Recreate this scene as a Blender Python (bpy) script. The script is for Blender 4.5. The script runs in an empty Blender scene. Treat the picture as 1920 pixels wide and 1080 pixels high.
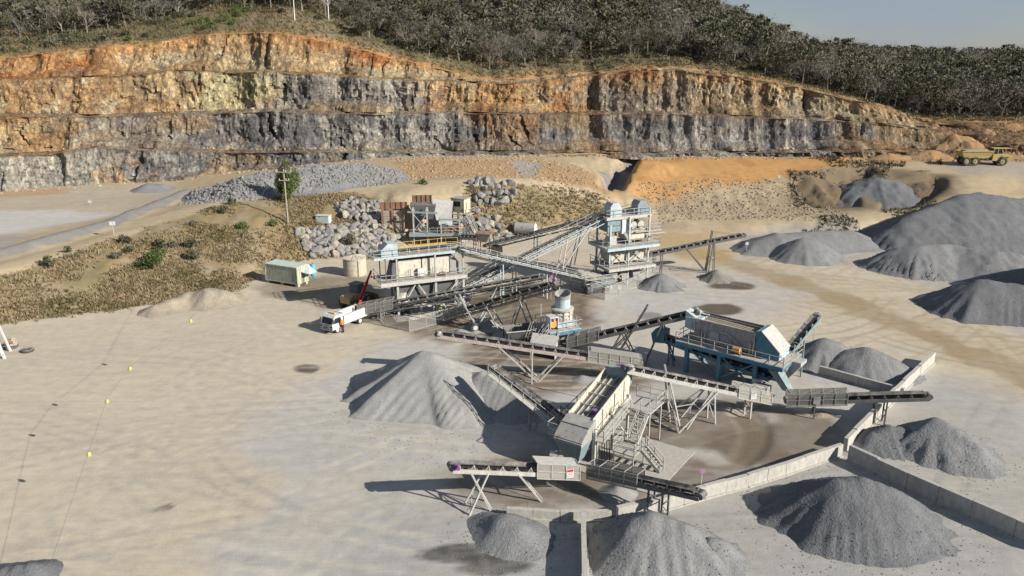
import bpy, math, random
import numpy as np
from mathutils import Vector, Matrix

# ------------------------------------------------------------ camera, light
SC = bpy.context.scene
COL = SC.collection
PITCH, CAM_H, FPX = math.radians(17.2), 34.6, 1493.0
cam_d = bpy.data.cameras.new('camera'); cam = bpy.data.objects.new('camera', cam_d); COL.objects.link(cam)
cam.location = (0, 0, CAM_H); cam.rotation_euler = (math.pi/2 - PITCH, 0, 0)
cam_d.sensor_width = 36.0; cam_d.lens = 36.0*FPX/1920.0; cam_d.clip_end = 4000.0; cam_d.clip_start = 0.5
SC.camera = cam
SUN_EL = math.radians(27.0); SUN_DIR = Vector((0.88, -0.475, 0)).normalized()      # ground direction towards the sun
world = bpy.data.worlds.new('World'); SC.world = world; world.use_nodes = True
wn, wl = world.node_tree.nodes, world.node_tree.links
wn.clear()
w_out = wn.new('ShaderNodeOutputWorld'); w_bg = wn.new('ShaderNodeBackground'); w_sky = wn.new('ShaderNodeTexSky')
w_sky.sky_type = 'NISHITA'; w_sky.sun_disc = False; w_sky.sun_elevation = SUN_EL
w_sky.sun_rotation = math.atan2(SUN_DIR.x, SUN_DIR.y); w_sky.air_density = 0.75; w_sky.dust_density = 0.2; w_sky.altitude = 200
# thin even cloud cover over the whole sky
w_tc = wn.new('ShaderNodeTexCoord'); w_map = wn.new('ShaderNodeMapping'); w_map.inputs['Scale'].default_value = (1.0, 1.0, 3.2)
w_n = wn.new('ShaderNodeTexNoise'); w_n.inputs['Scale'].default_value = 3.2; w_n.inputs['Detail'].default_value = 8; w_n.inputs['Roughness'].default_value = 0.6
w_r = wn.new('ShaderNodeValToRGB'); w_r.color_ramp.elements[0].position = 0.40; w_r.color_ramp.elements[1].position = 0.62
w_r.color_ramp.elements[0].color = (0.25, 0.25, 0.25, 1); w_r.color_ramp.elements[1].color = (0.72, 0.72, 0.72, 1)
w_mix = wn.new('ShaderNodeMixRGB'); w_mix.inputs[2].default_value = (4.5, 5.2, 6.6, 1)
wl.new(w_tc.outputs['Generated'], w_map.inputs['Vector']); wl.new(w_map.outputs[0], w_n.inputs['Vector']); wl.new(w_n.outputs[0], w_r.inputs[0])
wl.new(w_r.outputs[0], w_mix.inputs[0]); wl.new(w_sky.outputs[0], w_mix.inputs[1]); wl.new(w_mix.outputs[0], w_bg.inputs['Color'])
w_bg.inputs['Strength'].default_value = 0.05
wl.new(w_bg.outputs[0], w_out.inputs[0])
sun_d = bpy.data.lights.new('sun', 'SUN'); sun = bpy.data.objects.new('sun', sun_d); COL.objects.link(sun)
sun_d.energy = 5.0; sun_d.angle = math.radians(0.55); sun_d.color = (1.0, 0.945, 0.86)
to_sun = Vector((SUN_DIR.x*math.cos(SUN_EL), SUN_DIR.y*math.cos(SUN_EL), math.sin(SUN_EL)))
sun.rotation_euler = to_sun.to_track_quat('Z', 'Y').to_euler(); sun.location = (120, -60, 120)
vs = SC.view_settings; vs.view_transform = 'Standard'; vs.look = 'None'; vs.gamma = 1.0; vs.exposure = 0.50; vs.use_curve_mapping = False
SC.cycles.max_bounces = 5; SC.cycles.diffuse_bounces = 1; SC.cycles.transparent_max_bounces = 8

# ------------------------------------------------------------ helpers
rng = np.random.default_rng(7); random.seed(7)
CP, SP = math.cos(PITCH), math.sin(PITCH)
def at(px, py, z=0.0):
    """place on the level z that the photograph shows at (px, py)"""
    cx = (px-960)/FPX; cy = (540-py)/FPX
    t = (z-CAM_H)/(-SP+cy*CP)
    return Vector((cx*t, (CP+cy*SP)*t, z))
def z_at(py, Y):
    cy = (540-np.asarray(py, float))/FPX
    return CAM_H + Y*(-SP+cy*CP)/(CP+cy*SP)

def _h(ix, iy, iz, s):
    n = (ix.astype(np.int64)*374761393 + iy.astype(np.int64)*668265263 + iz.astype(np.int64)*1274126177 + s*974634777) & 0xffffffff
    n = ((n ^ (n >> 13))*1274126177) & 0xffffffff
    n = ((n ^ (n >> 15))*2246822519) & 0xffffffff
    return ((n ^ (n >> 16)) & 0xffffff)/float(0xffffff)
def vn(x, y, z=0.0, s=0):
    x, y, z = np.broadcast_arrays(np.asarray(x, float), np.asarray(y, float), np.asarray(z, float))
    fx, fy, fz = np.floor(x), np.floor(y), np.floor(z)
    tx, ty, tz = x-fx, y-fy, z-fz
    tx = tx*tx*(3-2*tx); ty = ty*ty*(3-2*ty); tz = tz*tz*(3-2*tz)
    ix, iy, iz = fx.astype(np.int64), fy.astype(np.int64), fz.astype(np.int64)
    r = 0
    for dx in (0, 1):
        for dy in (0, 1):
            for dz in (0, 1):
                w = (tx if dx else 1-tx)*(ty if dy else 1-ty)*(tz if dz else 1-tz)
                r = r + w*_h(ix+dx, iy+dy, iz+dz, s)
    return r
def fbm(x, y, z=0.0, s=0, o=4, g=0.5):
    a, r, tot = 1.0, 0, 0
    for i in range(o):
        r = r + a*vn(np.asarray(x)*2**i, np.asarray(y)*2**i, np.asarray(z)*2**i, s+i*17); tot += a; a *= g
    return r/tot
def sstep(a, b, x):
    t = np.clip((np.asarray(x, float)-a)/(b-a), 0, 1); return t*t*(3-2*t)

def tag(o, label=None, cat=None, group=None, kind=None):
    if label: o['label'] = label
    if cat: o['category'] = cat
    if group: o['group'] = group
    if kind: o['kind'] = kind
    return o
def thing(name, label, cat, loc=(0, 0, 0), rz=0.0, group=None):
    o = bpy.data.objects.new(name, None); COL.objects.link(o); o.empty_display_size = 0.3
    o.location = loc; o.rotation_euler = (0, 0, rz)
    return tag(o, label, cat, group)
def link(name, me, parent=None, loc=(0, 0, 0), rot=None, sc=None):
    o = bpy.data.objects.new(name, me); COL.objects.link(o); o.location = loc
    if rot is not None: o.rotation_euler = rot
    if sc is not None: o.scale = sc if hasattr(sc, '__len__') else (sc, sc, sc)
    if parent is not None: o.parent = parent
    return o
def np_mesh(name, V, Fq=None, Ft=None, m=None, smooth=False, col=None):
    """mesh from numpy arrays: quads Fq and/or triangles Ft"""
    me = bpy.data.meshes.new(name)
    V = np.asarray(V, np.float32); me.vertices.add(len(V)); me.vertices.foreach_set('co', V.ravel())
    parts, tot = [], []
    if Fq is not None and len(Fq): parts.append(np.asarray(Fq, np.int32).ravel()); tot.append(np.full(len(Fq), 4, np.int32))
    if Ft is not None and len(Ft): parts.append(np.asarray(Ft, np.int32).ravel()); tot.append(np.full(len(Ft), 3, np.int32))
    li = np.concatenate(parts); lt = np.concatenate(tot); ls = np.concatenate(([0], np.cumsum(lt)[:-1])).astype(np.int32)
    me.loops.add(len(li)); me.loops.foreach_set('vertex_index', li)
    me.polygons.add(len(lt)); me.polygons.foreach_set('loop_start', ls); me.polygons.foreach_set('loop_total', lt)
    me.polygons.foreach_set('use_smooth', np.full(len(lt), bool(smooth)))
    if col is not None:
        a = me.color_attributes.new('tint', 'FLOAT_COLOR', 'POINT')
        cc = np.ones((len(V), 4), np.float32); cc[:, :3] = col; a.data.foreach_set('color', cc.ravel())
    me.update(calc_edges=True); me.validate()
    if m: me.materials.append(m)
    return me
def grid_faces(nr, nc):
    i = np.arange(nr-1)[:, None]*nc + np.arange(nc-1)[None, :]
    return np.stack([i, i+1, i+1+nc, i+nc], -1).reshape(-1, 4)

class MB:
    """collects shapes and links them as one mesh object"""
    def __init__(s): s.v = []; s.f = []
    def add(s, vs, fs):
        b = len(s.v); s.v += [tuple(p) for p in vs]; s.f += [tuple(i+b for i in f) for f in fs]; return s
    def hexa(s, p):        # p: bottom 4 then top 4, same winding
        return s.add(p, [(3, 2, 1, 0), (4, 5, 6, 7), (0, 1, 5, 4), (1, 2, 6, 5), (2, 3, 7, 6), (3, 0, 4, 7)])
    def bx(s, x0, x1, y0, y1, z0, z1):
        return s.hexa([(x0, y0, z0), (x1, y0, z0), (x1, y1, z0), (x0, y1, z0), (x0, y0, z1), (x1, y0, z1), (x1, y1, z1), (x0, y1, z1)])
    def prism(s, pts, y0, y1):      # outline in x-z, extruded along y
        n = len(pts)
        return s.add([(a, y0, b) for a, b in pts]+[(a, y1, b) for a, b in pts],
                     [tuple(range(n)), tuple(range(2*n-1, n-1, -1))]+[(i, i+n, (i+1) % n+n, (i+1) % n) for i in range(n)])
    def beam(s, p, q, w, h=None):
        h = h or w; p = Vector(p); q = Vector(q); d = (q-p)
        if d.length < 1e-5: return s
        d.normalize(); u = Vector((0, 0, 1)) if abs(d.z) < 0.95 else Vector((1, 0, 0))
        a = d.cross(u).normalized()*(w/2); b = a.cross(d).normalized()*(h/2)
        return s.hexa([p-a-b, p+a-b, p+a+b, p-a+b, q-a-b, q+a-b, q+a+b, q-a+b])
    def tube(s, p, q, r, r2=None, n=8, cap=True):
        r2 = r if r2 is None else r2; p = Vector(p); q = Vector(q); d = (q-p).normalized()
        u = Vector((0, 0, 1)) if abs(d.z) < 0.95 else Vector((1, 0, 0))
        a = d.cross(u).normalized(); b = a.cross(d).normalized()
        ring = [(a*math.cos(2*math.pi*i/n)+b*math.sin(2*math.pi*i/n)) for i in range(n)]
        vs_ = [p+k*r for k in ring]+[q+k*r2 for k in ring]
        fs = [(i, (i+1) % n, (i+1) % n+n, i+n) for i in range(n)]
        if cap: fs += [tuple(range(n-1, -1, -1)), tuple(range(n, 2*n))]
        return s.add(vs_, fs)
    def path(s, pts, w, h=None):
        for a, b in zip(pts[:-1], pts[1:]): s.beam(a, b, w, h)
        return s
    def lathe(s, prof, c=(0, 0), n=20):
        vs_ = []; fs = []
        for r, z in prof: vs_ += [(c[0]+r*math.cos(2*math.pi*i/n), c[1]+r*math.sin(2*math.pi*i/n), z) for i in range(n)]
        for k in range(len(prof)-1):
            for i in range(n): fs.append((k*n+i, k*n+(i+1) % n, (k+1)*n+(i+1) % n, (k+1)*n+i))
        fs.append(tuple(range(n-1, -1, -1))); fs.append(tuple(range((len(prof)-1)*n, len(prof)*n)))
        return s.add(vs_, fs)
    def mesh(s, name, m, smooth=False):
        me = bpy.data.meshes.new(name); me.from_pydata(s.v, [], s.f); me.materials.append(m)
        if smooth:
            me.polygons.foreach_set('use_smooth', [True]*len(me.polygons)); me.set_sharp_from_angle(angle=math.radians(40))
        me.update(); return me
    def build(s, name, m, parent=None, smooth=False, loc=(0, 0, 0)):
        return link(name, s.mesh(name, m, smooth), parent, loc)

# ------------------------------------------------------------ materials
def nodes(name):
    m = bpy.data.materials.new(name); m.use_nodes = True; t = m.node_tree; t.nodes.clear()
    o = t.nodes.new('ShaderNodeOutputMaterial'); b = t.nodes.new('ShaderNodeBsdfPrincipled'); t.links.new(b.outputs[0], o.inputs[0])
    b.inputs['Specular IOR Level'].default_value = 0.25
    g = t.nodes.new('ShaderNodeNewGeometry')
    return m, t, b, g
def noise(t, g, scale, detail=5, rough=0.6, stretch=None):
    n = t.nodes.new('ShaderNodeTexNoise'); n.inputs['Scale'].default_value = scale; n.inputs['Detail'].default_value = detail; n.inputs['Roughness'].default_value = rough
    if stretch:
        mp = t.nodes.new('ShaderNodeMapping'); mp.inputs['Scale'].default_value = stretch
        t.links.new(g.outputs['Position'], mp.inputs['Vector']); t.links.new(mp.outputs[0], n.inputs['Vector'])
    else: t.links.new(g.outputs['Position'], n.inputs['Vector'])
    return n
def ramp(t, src, p0, p1, c0=(0, 0, 0, 1), c1=(1, 1, 1, 1)):
    r = t.nodes.new('ShaderNodeValToRGB'); r.color_ramp.elements[0].position = p0; r.color_ramp.elements[1].position = p1
    r.color_ramp.elements[0].color = c0; r.color_ramp.elements[1].color = c1; t.links.new(src, r.inputs[0]); return r
def mix(t, fac, a, b, mode='MIX'):
    n = t.nodes.new('ShaderNodeMixRGB'); n.blend_type = mode
    for i, v in ((0, fac), (1, a), (2, b)):
        if hasattr(v, 'links'): t.links.new(v, n.inputs[i])
        elif i == 0: n.inputs[0].default_value = v
        else: n.inputs[i].default_value = (*v, 1) if len(v) == 3 else v
    return n.outputs[0]
def bump(t, b, src, strength, dist):
    n = t.nodes.new('ShaderNodeBump'); n.inputs['Strength'].default_value = strength; n.inputs['Distance'].default_value = dist
    t.links.new(src, n.inputs['Height']); t.links.new(n.outputs[0], b.inputs['Normal']); return n
def k3(c, f): return tuple(min(1, v*f) for v in c)

def paint(name, c, rough=0.6, dust=0.35, rust=0.0, metal=0.0, dust_c=(0.42, 0.39, 0.34)):
    """painted or galvanised steel with settled quarry dust and some rust"""
    m, t, b, g = nodes(name)
    n1 = noise(t, g, 1.3, 6, 0.65); n2 = noise(t, g, 3.0, 7, 0.7, (1, 1, 0.45))
    base = mix(t, ramp(t, n2.outputs[0], 0.3, 0.7).outputs[0], k3(c, 0.68), k3(c, 1.14))
    if rust:
        rn = noise(t, g, 2.3, 8, 0.7, (1, 1, 0.35)); base = mix(t, ramp(t, rn.outputs[0], 0.62-0.2*rust, 0.7-0.1*rust).outputs[0], base, (0.19, 0.085, 0.04))
    sp = t.nodes.new('ShaderNodeSeparateXYZ'); t.links.new(g.outputs['Normal'], sp.inputs[0])
    up = ramp(t, sp.outputs[2], 0.3, 0.95, (0.25, 0.25, 0.25, 1))
    d = t.nodes.new('ShaderNodeMath'); d.operation = 'MULTIPLY'; t.links.new(ramp(t, n1.outputs[0], 0.35, 0.7).outputs[0], d.inputs[0]); t.links.new(up.outputs[0], d.inputs[1])
    d2 = t.nodes.new('ShaderNodeMath'); d2.operation = 'MULTIPLY'; d2.inputs[1].default_value = dust*2.0; d2.use_clamp = True; t.links.new(d.outputs[0], d2.inputs[0])
    t.links.new(mix(t, d2.outputs[0], base, dust_c), b.inputs['Base Color'])
    b.inputs['Roughness'].default_value = rough; b.inputs['Metallic'].default_value = metal
    return m
def gravel(name, c, c2, fine=9.0, bs=0.5, big=0.15):
    m, t, b, g = nodes(name)
    n1 = noise(t, g, big, 4, 0.55); n2 = noise(t, g, fine, 3, 0.7); n3 = noise(t, g, 1.1, 5, 0.6, (1, 1, 0.4))
    a = mix(t, ramp(t, n1.outputs[0], 0.35, 0.65).outputs[0], c, c2)
    a = mix(t, 0.75, a, ramp(t, n2.outputs[0], 0.25, 0.75, (0.72, 0.72, 0.72, 1), (1.2, 1.2, 1.2, 1)).outputs[0], 'MULTIPLY')
    a = mix(t, 0.5, a, ramp(t, n3.outputs[0], 0.3, 0.7, (0.75, 0.75, 0.75, 1), (1.2, 1.2, 1.2, 1)).outputs[0], 'MULTIPLY')
    t.links.new(a, b.inputs['Base Color']); b.inputs['Roughness'].default_value = 0.95; b.inputs['Specular IOR Level'].default_value = 0.1
    bump(t, b, n2.outputs[0], bs, 0.12)
    return m
def tinted(name, fine, bs, bd, streak=None, var=0.5, lo=0.6, hi=1.35, drive=None, frac=None):
    """earth or rock whose own colour zones come with the mesh, broken up by grain"""
    m, t, b, g = nodes(name)
    a = t.nodes.new('ShaderNodeAttribute'); a.attribute_name = 'tint'
    n1 = noise(t, g, fine, 5, 0.7); c = mix(t, var, a.outputs['Color'], ramp(t, n1.outputs[0], 0.25, 0.75, (lo, lo, lo, 1), (hi, hi, hi, 1)).outputs[0], 'MULTIPLY')
    src = n1.outputs[0]
    if streak:
        n2 = noise(t, g, streak[0], 6, 0.65, streak[1]); c = mix(t, streak[2], c, ramp(t, n2.outputs[0], 0.3, 0.7, (0.55, 0.54, 0.53, 1), (1.4, 1.38, 1.33, 1)).outputs[0], 'MULTIPLY')
        ad = t.nodes.new('ShaderNodeMath'); ad.operation = 'ADD'; t.links.new(n1.outputs[0], ad.inputs[0]); t.links.new(n2.outputs[0], ad.inputs[1]); src = ad.outputs[0]
    if frac:                                  # broken blocks with dark joints
        for sc_, k_ in frac:
            mp = t.nodes.new('ShaderNodeMapping'); mp.inputs['Scale'].default_value = (sc_, sc_, sc_*0.55); mp.inputs['Rotation'].default_value = (0, 0.35, 0.2)
            nz = noise(t, g, 1.4, 3, 0.6); wp_ = t.nodes.new('ShaderNodeMixRGB'); wp_.blend_type = 'ADD'; wp_.inputs[0].default_value = 0.55; t.links.new(g.outputs['Position'], wp_.inputs[1]); t.links.new(nz.outputs['Color'], wp_.inputs[2]); t.links.new(wp_.outputs[0], mp.inputs['Vector'])
            v1 = t.nodes.new('ShaderNodeTexVoronoi'); v1.inputs['Scale'].default_value = 1.0; t.links.new(mp.outputs[0], v1.inputs['Vector'])
            v2 = t.nodes.new('ShaderNodeTexVoronoi'); v2.feature = 'DISTANCE_TO_EDGE'; v2.inputs['Scale'].default_value = 1.0; t.links.new(mp.outputs[0], v2.inputs['Vector'])
            sx_ = t.nodes.new('ShaderNodeSeparateXYZ'); t.links.new(v1.outputs['Color'], sx_.inputs[0])
            c = mix(t, k_, c, ramp(t, sx_.outputs[0], 0.05, 0.95, (0.52, 0.52, 0.54, 1), (1.5, 1.47, 1.4, 1)).outputs[0], 'MULTIPLY')
            c = mix(t, k_*0.8, c, ramp(t, v2.outputs[0], 0.0, 0.10, (0.4, 0.39, 0.38, 1), (1, 1, 1, 1)).outputs[0], 'MULTIPLY')
            ad2 = t.nodes.new('ShaderNodeMath'); ad2.operation = 'MULTIPLY_ADD'; t.links.new(sx_.outputs[0], ad2.inputs[0]); ad2.inputs[1].default_value = 0.7; t.links.new(src, ad2.inputs[2]); src = ad2.outputs[0]
    for ang, st, k in (drive or ()):          # smeared lines left by wheels
        mp = t.nodes.new('ShaderNodeMapping'); mp.inputs['Rotation'].default_value = (0, 0, math.radians(ang)); mp.inputs['Scale'].default_value = st
        wv = t.nodes.new('ShaderNodeTexNoise'); wv.inputs['Scale'].default_value = 1.0; wv.inputs['Detail'].default_value = 7; wv.inputs['Roughness'].default_value = 0.68; wv.inputs['Distortion'].default_value = 1.6
        t.links.new(g.outputs['Position'], mp.inputs['Vector']); t.links.new(mp.outputs[0], wv.inputs['Vector'])
        c = mix(t, k, c, ramp(t, wv.outputs[0], 0.34, 0.66, (0.78, 0.78, 0.79, 1), (1.18, 1.17, 1.15, 1)).outputs[0], 'MULTIPLY')
    t.links.new(c, b.inputs['Base Color']); b.inputs['Roughness'].default_value = 0.95; b.inputs['Specular IOR Level'].default_value = 0.08
    bump(t, b, src, bs, bd)
    return m
def leafy(name, c1, c2):
    m, t, b, g = nodes(name)
    oi = t.nodes.new('ShaderNodeObjectInfo'); n = noise(t, g, 0.5, 3, 0.6)
    a = mix(t, ramp(t, n.outputs[0], 0.35, 0.65).outputs[0], c1, c2)
    a = mix(t, 0.7, a, ramp(t, oi.outputs['Random'], 0, 1, (0.7, 0.72, 0.75, 1), (1.25, 1.2, 1.1, 1)).outputs[0], 'MULTIPLY')
    t.links.new(a, b.inputs['Base Color']); b.inputs['Roughness'].default_value = 0.7
    return m
def wire_mesh(name, c, open_=0.5):
    m, t, b, g = nodes(name)
    b.inputs['Base Color'].default_value = (*c, 1); b.inputs['Roughness'].default_value = 0.6
    tr = t.nodes.new('ShaderNodeBsdfTransparent'); mx = t.nodes.new('ShaderNodeMixShader'); mx.inputs[0].default_value = open_
    out = [n for n in t.nodes if n.type == 'OUTPUT_MATERIAL'][0]
    t.links.new(b.outputs[0], mx.inputs[1]); t.links.new(tr.outputs[0], mx.inputs[2]); t.links.new(mx.outputs[0], out.inputs[0])
    return m
M = dict(
    galv=paint('galvanised_steel', (0.44, 0.44, 0.42), 0.5, 0.5, 0.1),
    steel=paint('dusty_grey_steel', (0.33, 0.33, 0.32), 0.6, 0.5, 0.25),
    dark=paint('dark_grimy_steel', (0.11, 0.115, 0.12), 0.6, 0.35, 0.2),
    pale=paint('pale_dusty_paint', (0.50, 0.49, 0.45), 0.6, 0.4, 0.1),
    pink=paint('faded_pink_paint', (0.52, 0.43, 0.38), 0.65, 0.4, 0.15),
    cream=paint('cream_paint', (0.60, 0.57, 0.47), 0.5, 0.25, 0.25),
    hut=paint('pale_yellow_panel', (0.74, 0.68, 0.45), 0.55, 0.15),
    straw_yellow=paint('faded_yellow_paint', (0.60, 0.46, 0.16), 0.6, 0.3),
    ltblue=paint('pale_blue_paint', (0.46, 0.55, 0.58), 0.55, 0.4, 0.1),
    blue=paint('teal_blue_paint', (0.075, 0.215, 0.31), 0.5, 0.3, 0.1),
    slate=paint('slate_blue_paint', (0.22, 0.30, 0.33), 0.55, 0.35, 0.1),
    yellow=paint('safety_yellow_paint', (0.62, 0.38, 0.05), 0.5, 0.25),
    haul=paint('machine_yellow_paint', (0.46, 0.34, 0.11), 0.6, 0.5),
    orange=paint('guard_orange_paint', (0.75, 0.38, 0.08), 0.5, 0.2),
    red=paint('crane_red_paint', (0.50, 0.035, 0.03), 0.4, 0.1),
    white=paint('white_paint', (0.66, 0.66, 0.65), 0.35, 0.12),
    rust=paint('rusty_sheet_pile', (0.25, 0.13, 0.075), 0.8, 0.3, 0.5),
    rubber=paint('black_rubber', (0.03, 0.03, 0.032), 0.75, 0.3),
    belt=paint('worn_conveyor_belt', (0.055, 0.055, 0.058), 0.7, 0.35),
    tyre=paint('dusty_tyre', (0.045, 0.043, 0.042), 0.8, 0.4),
    cont=paint('pale_green_container', (0.52, 0.56, 0.42), 0.6, 0.3, 0.3),
    mint=paint('pale_mint_paint', (0.55, 0.66, 0.62), 0.55, 0.2),
    cyan=paint('cyan_paint', (0.10, 0.42, 0.52), 0.5, 0.15),
    tank=paint('beige_water_tank', (0.56, 0.50, 0.38), 0.6, 0.3),
    conc=paint('concrete_panel', (0.47, 0.455, 0.41), 0.9, 0.35, 0, 0, (0.45, 0.41, 0.34)),
    concd=paint('old_grey_concrete', (0.42, 0.41, 0.38), 0.9, 0.35, 0),
    slab=paint('dusty_slab', (0.45, 0.42, 0.37), 0.9, 0.3, 0),
    wood=paint('weathered_timber', (0.36, 0.31, 0.25), 0.85, 0.2),
    purple=paint('purple_paint', (0.20, 0.07, 0.26), 0.5, 0.15),
    magenta=paint('faded_magenta_paint', (0.50, 0.22, 0.42), 0.5, 0.15),
    lilac=paint('weathered_screen_plate', (0.36, 0.34, 0.36), 0.6, 0.35, 0.4),
    deckm=paint('screen_mesh_deck', (0.20, 0.165, 0.13), 0.8, 0.4, 0.2),
    glass=paint('dark_glass', (0.02, 0.03, 0.035), 0.08, 0.03),
    chrome=paint('bare_metal', (0.5, 0.5, 0.5), 0.3, 0.1, 0, 0.9),
    hiviso=paint('high_visibility_orange', (0.85, 0.20, 0.03), 0.7, 0.05),
    hivisg=paint('high_visibility_lime', (0.45, 0.80, 0.06), 0.7, 0.05),
    cloth=paint('dark_work_clothes', (0.03, 0.035, 0.06), 0.85, 0.05),
    skin=paint('skin', (0.45, 0.26, 0.18), 0.6, 0.0),
    guard=wire_mesh('guard_wire_mesh', (0.26, 0.25, 0.225), 0.5),
    guardl=wire_mesh('pale_guard_wire_mesh', (0.50, 0.48, 0.42), 0.58),
    fence=wire_mesh('fence_wire_mesh', (0.50, 0.50, 0.47), 0.84),
)
# ------------------------------------------------------------ the lie of the land
def kn(tab): return np.array(sorted(tab), float)
Y0T = kn([(-420, 140), (-150, 158), (0, 167), (240, 177), (480, 185), (950, 191), (1200, 196), (1500, 193), (1700, 188), (1900, 186), (2400, 186)])
XK = (Y0T[:, 0]-960)/FPX*((Y0T[:, 1]+8)*CP+(CAM_H-20)*SP)
def px_of_x(x): return np.interp(x, XK, Y0T[:, 0])
def Y0(x): return np.interp(x, XK, Y0T[:, 1])
BASEZ = kn([(-420, 4), (0, 4.4), (350, 5.0), (700, 8.4), (1100, 8.4), (1200, 7.7), (1600, 8.0), (1900, 8.3), (2400, 8.3)])
F1T = kn([(-420, 300), (0, 296), (100, 291), (200, 279), (300, 283), (400, 287), (1000, 287), (1100, 288), (1200, 289), (1600, 285), (1760, 284), (1900, 270), (2400, 268)])
F2T = kn([(-420, 225), (0, 219), (200, 219), (400, 213), (500, 209), (600, 212), (700, 215), (850, 213), (1000, 216), (1200, 213), (1400, 220), (1600, 230), (1700, 238), (1760, 246), (1900, 256), (2400, 255)])
F3T = kn([(-420, 152), (0, 148), (200, 144), (300, 134), (400, 136), (500, 136), (600, 140), (700, 149), (800, 152), (950, 158), (1000, 156), (1100, 143), (1200, 136), (1280, 132), (1400, 148), (1500, 162), (1600, 185), (1700, 207), (1760, 230), (1900, 240), (2400, 238)])
F4T = kn([(-420, 125), (0, 106), (100, 94), (200, 88), (300, 72), (400, 62), (500, 62), (600, 80), (700, 105), (800, 127), (900, 149), (950, 155), (1000, 153), (1100, 140), (1200, 133), (1280, 129), (1400, 145), (1500, 159), (1600, 182), (1700, 203), (1760, 222), (1900, 232), (2400, 230)])
def tz(tab, x, Y): return z_at(np.interp(px_of_x(x), tab[:, 0], tab[:, 1]), Y)

# control lines of the ground: photo place and level
CTL = []
def ln(*pts):
    """a crest, toe or edge line of the land, sampled every 2.5 m"""
    W = [at(*p) for p in pts]
    for p, q in zip(W[:-1], W[1:]):
        n = max(1, int((q-p).length/2.8))
        for k in range(n): CTL.append(p.lerp(q, k/n)[:])
    CTL.append(W[-1][:])
def sp(z, *pts):
    for a in pts: CTL.append(at(a[0], a[1], z)[:])
for xx in range(-60, 71, 12):                       # the level yard
    for yy in (28, 40, 52, 64, 76, 88): CTL.append((xx, yy, 0.0))
for xx in (-34, -22, -12, 0, 12, 24, 36, 48, 60, 75): CTL.append((xx, 100, 0))
for xx in (-24, -12, 0, 12, 24, 36, 48, 62, 80): CTL.append((xx, 112, 0))
for xx in (-16, -6, 6, 16, 26, 38, 50, 64, 85): CTL.append((xx, 124, 0))
for xx in (-14, -4, 8, 18): CTL.append((xx, 134, 0))
for g in ((-150, 40), (-110, 60), (-85, 75), (90, 60), (110, 80), (150, 60), (-90, 30), (100, 30), (100, 100), (120, 120)): CTL.append((g[0], g[1], 0.0))
ln(*[(a, b, 0) for a, b in [(-150, 622), (0, 612), (100, 602), (200, 588), (300, 574), (400, 560), (440, 548), (480, 532), (540, 496), (590, 487), (640, 488), (700, 489), (740, 478), (760, 462), (820, 452), (900, 446), (960, 444), (1040, 435), (1110, 428), (1180, 424)]])
def lny(*pts): ln(*[(a, b, float(z_at(b, Y))) for a, b, Y in pts])     # the same with the distance given instead of the level
lny((-150, 535, 99), (0, 512, 104), (120, 478, 112), (260, 430, 125), (400, 390, 136), (455, 378, 140), (540, 364, 147), (640, 360, 150), (700, 366, 148), (735, 373, 145), (760, 377, 144), (800, 368, 147), (850, 361, 150), (900, 358, 151), (960, 350, 154), (1000, 345, 156), (1050, 353, 158), (1110, 374, 157), (1180, 398, 156), (1240, 416, 152))
lny((470, 434, 129), (540, 425, 133), (600, 415, 137), (660, 408, 139))
lny((-150, 520, 104), (0, 492, 110), (110, 462, 118), (255, 412, 133), (385, 376, 144), (540, 352, 154), (640, 350, 155), (720, 343, 159), (820, 333, 165), (910, 330, 166), (1000, 334, 164), (1080, 346, 162), (1150, 366, 160), (1215, 390, 157.5), (1290, 410, 152))
sp(4.4, (-100, 440), (0, 455), (0, 420), (0, 390), (120, 430), (120, 395), (120, 365), (240, 400), (240, 370), (-100, 400), (320, 360))     # pit floor on the left
lny((740, 306, 180), (850, 303, 179), (960, 302, 179), (1060, 306, 178), (1110, 318, 174), (1135, 332, 169))
lny((760, 330, 168), (900, 327, 169), (1000, 330, 168), (1080, 342, 165), (1130, 356, 162), (1165, 376, 160))
lny((1140, 346, 170), (1160, 325, 182), (1185, 300, 195)); lny((1178, 354, 164), (1192, 325, 174), (1207, 298, 186))
lny((1230, 305, 189), (1320, 300, 190), (1450, 298, 190), (1600, 296, 188)); lny((1250, 330, 175), (1350, 325, 177), (1450, 320, 178)); lny((1215, 356, 166), (1300, 349, 168), (1400, 343, 170), (1470, 336, 172))
lny((1190, 388, 158), (1230, 398, 157), (1300, 400, 157), (1400, 401, 157), (1500, 400, 157), (1560, 397, 157.5)); lny((1230, 369, 163), (1300, 367, 163), (1400, 363, 164), (1480, 367, 163))
lny((1500, 352, 171), (1540, 372, 164), (1600, 376, 163), (1660, 380, 162), (1700, 368, 165)); lny((1490, 331, 174), (1540, 319, 178), (1610, 307, 181), (1680, 319, 177), (1740, 329, 172), (1790, 323, 174))
lny((1580, 391, 158.5), (1640, 392, 158), (1720, 385, 159.5))
lny((1560, 403, 154), (1480, 407, 153), (1400, 411, 151), (1300, 422, 148)); lny((1390, 431, 145), (1480, 419, 149), (1600, 408, 151), (1700, 401, 153), (1800, 388, 156), (1920, 388, 156), (2100, 388, 156))
ln((1400, 448, 0), (1500, 441, 0), (1600, 438, 0), (1700, 434, 0), (1850, 430, 0), (2050, 430, 0)); sp(0.0, (1300, 440), (1200, 440), (1400, 470))
lny((1790, 312, 178), (1850, 313, 177), (1920, 313, 177), (2100, 313, 177)); lny((1790, 300, 186), (1920, 300, 186), (2100, 300, 186)); lny((1800, 337, 168), (1900, 337, 168), (2050, 337, 168)); lny((1780, 361, 163), (1850, 359, 163.5), (1950, 361, 163), (2100, 361, 163))
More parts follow.
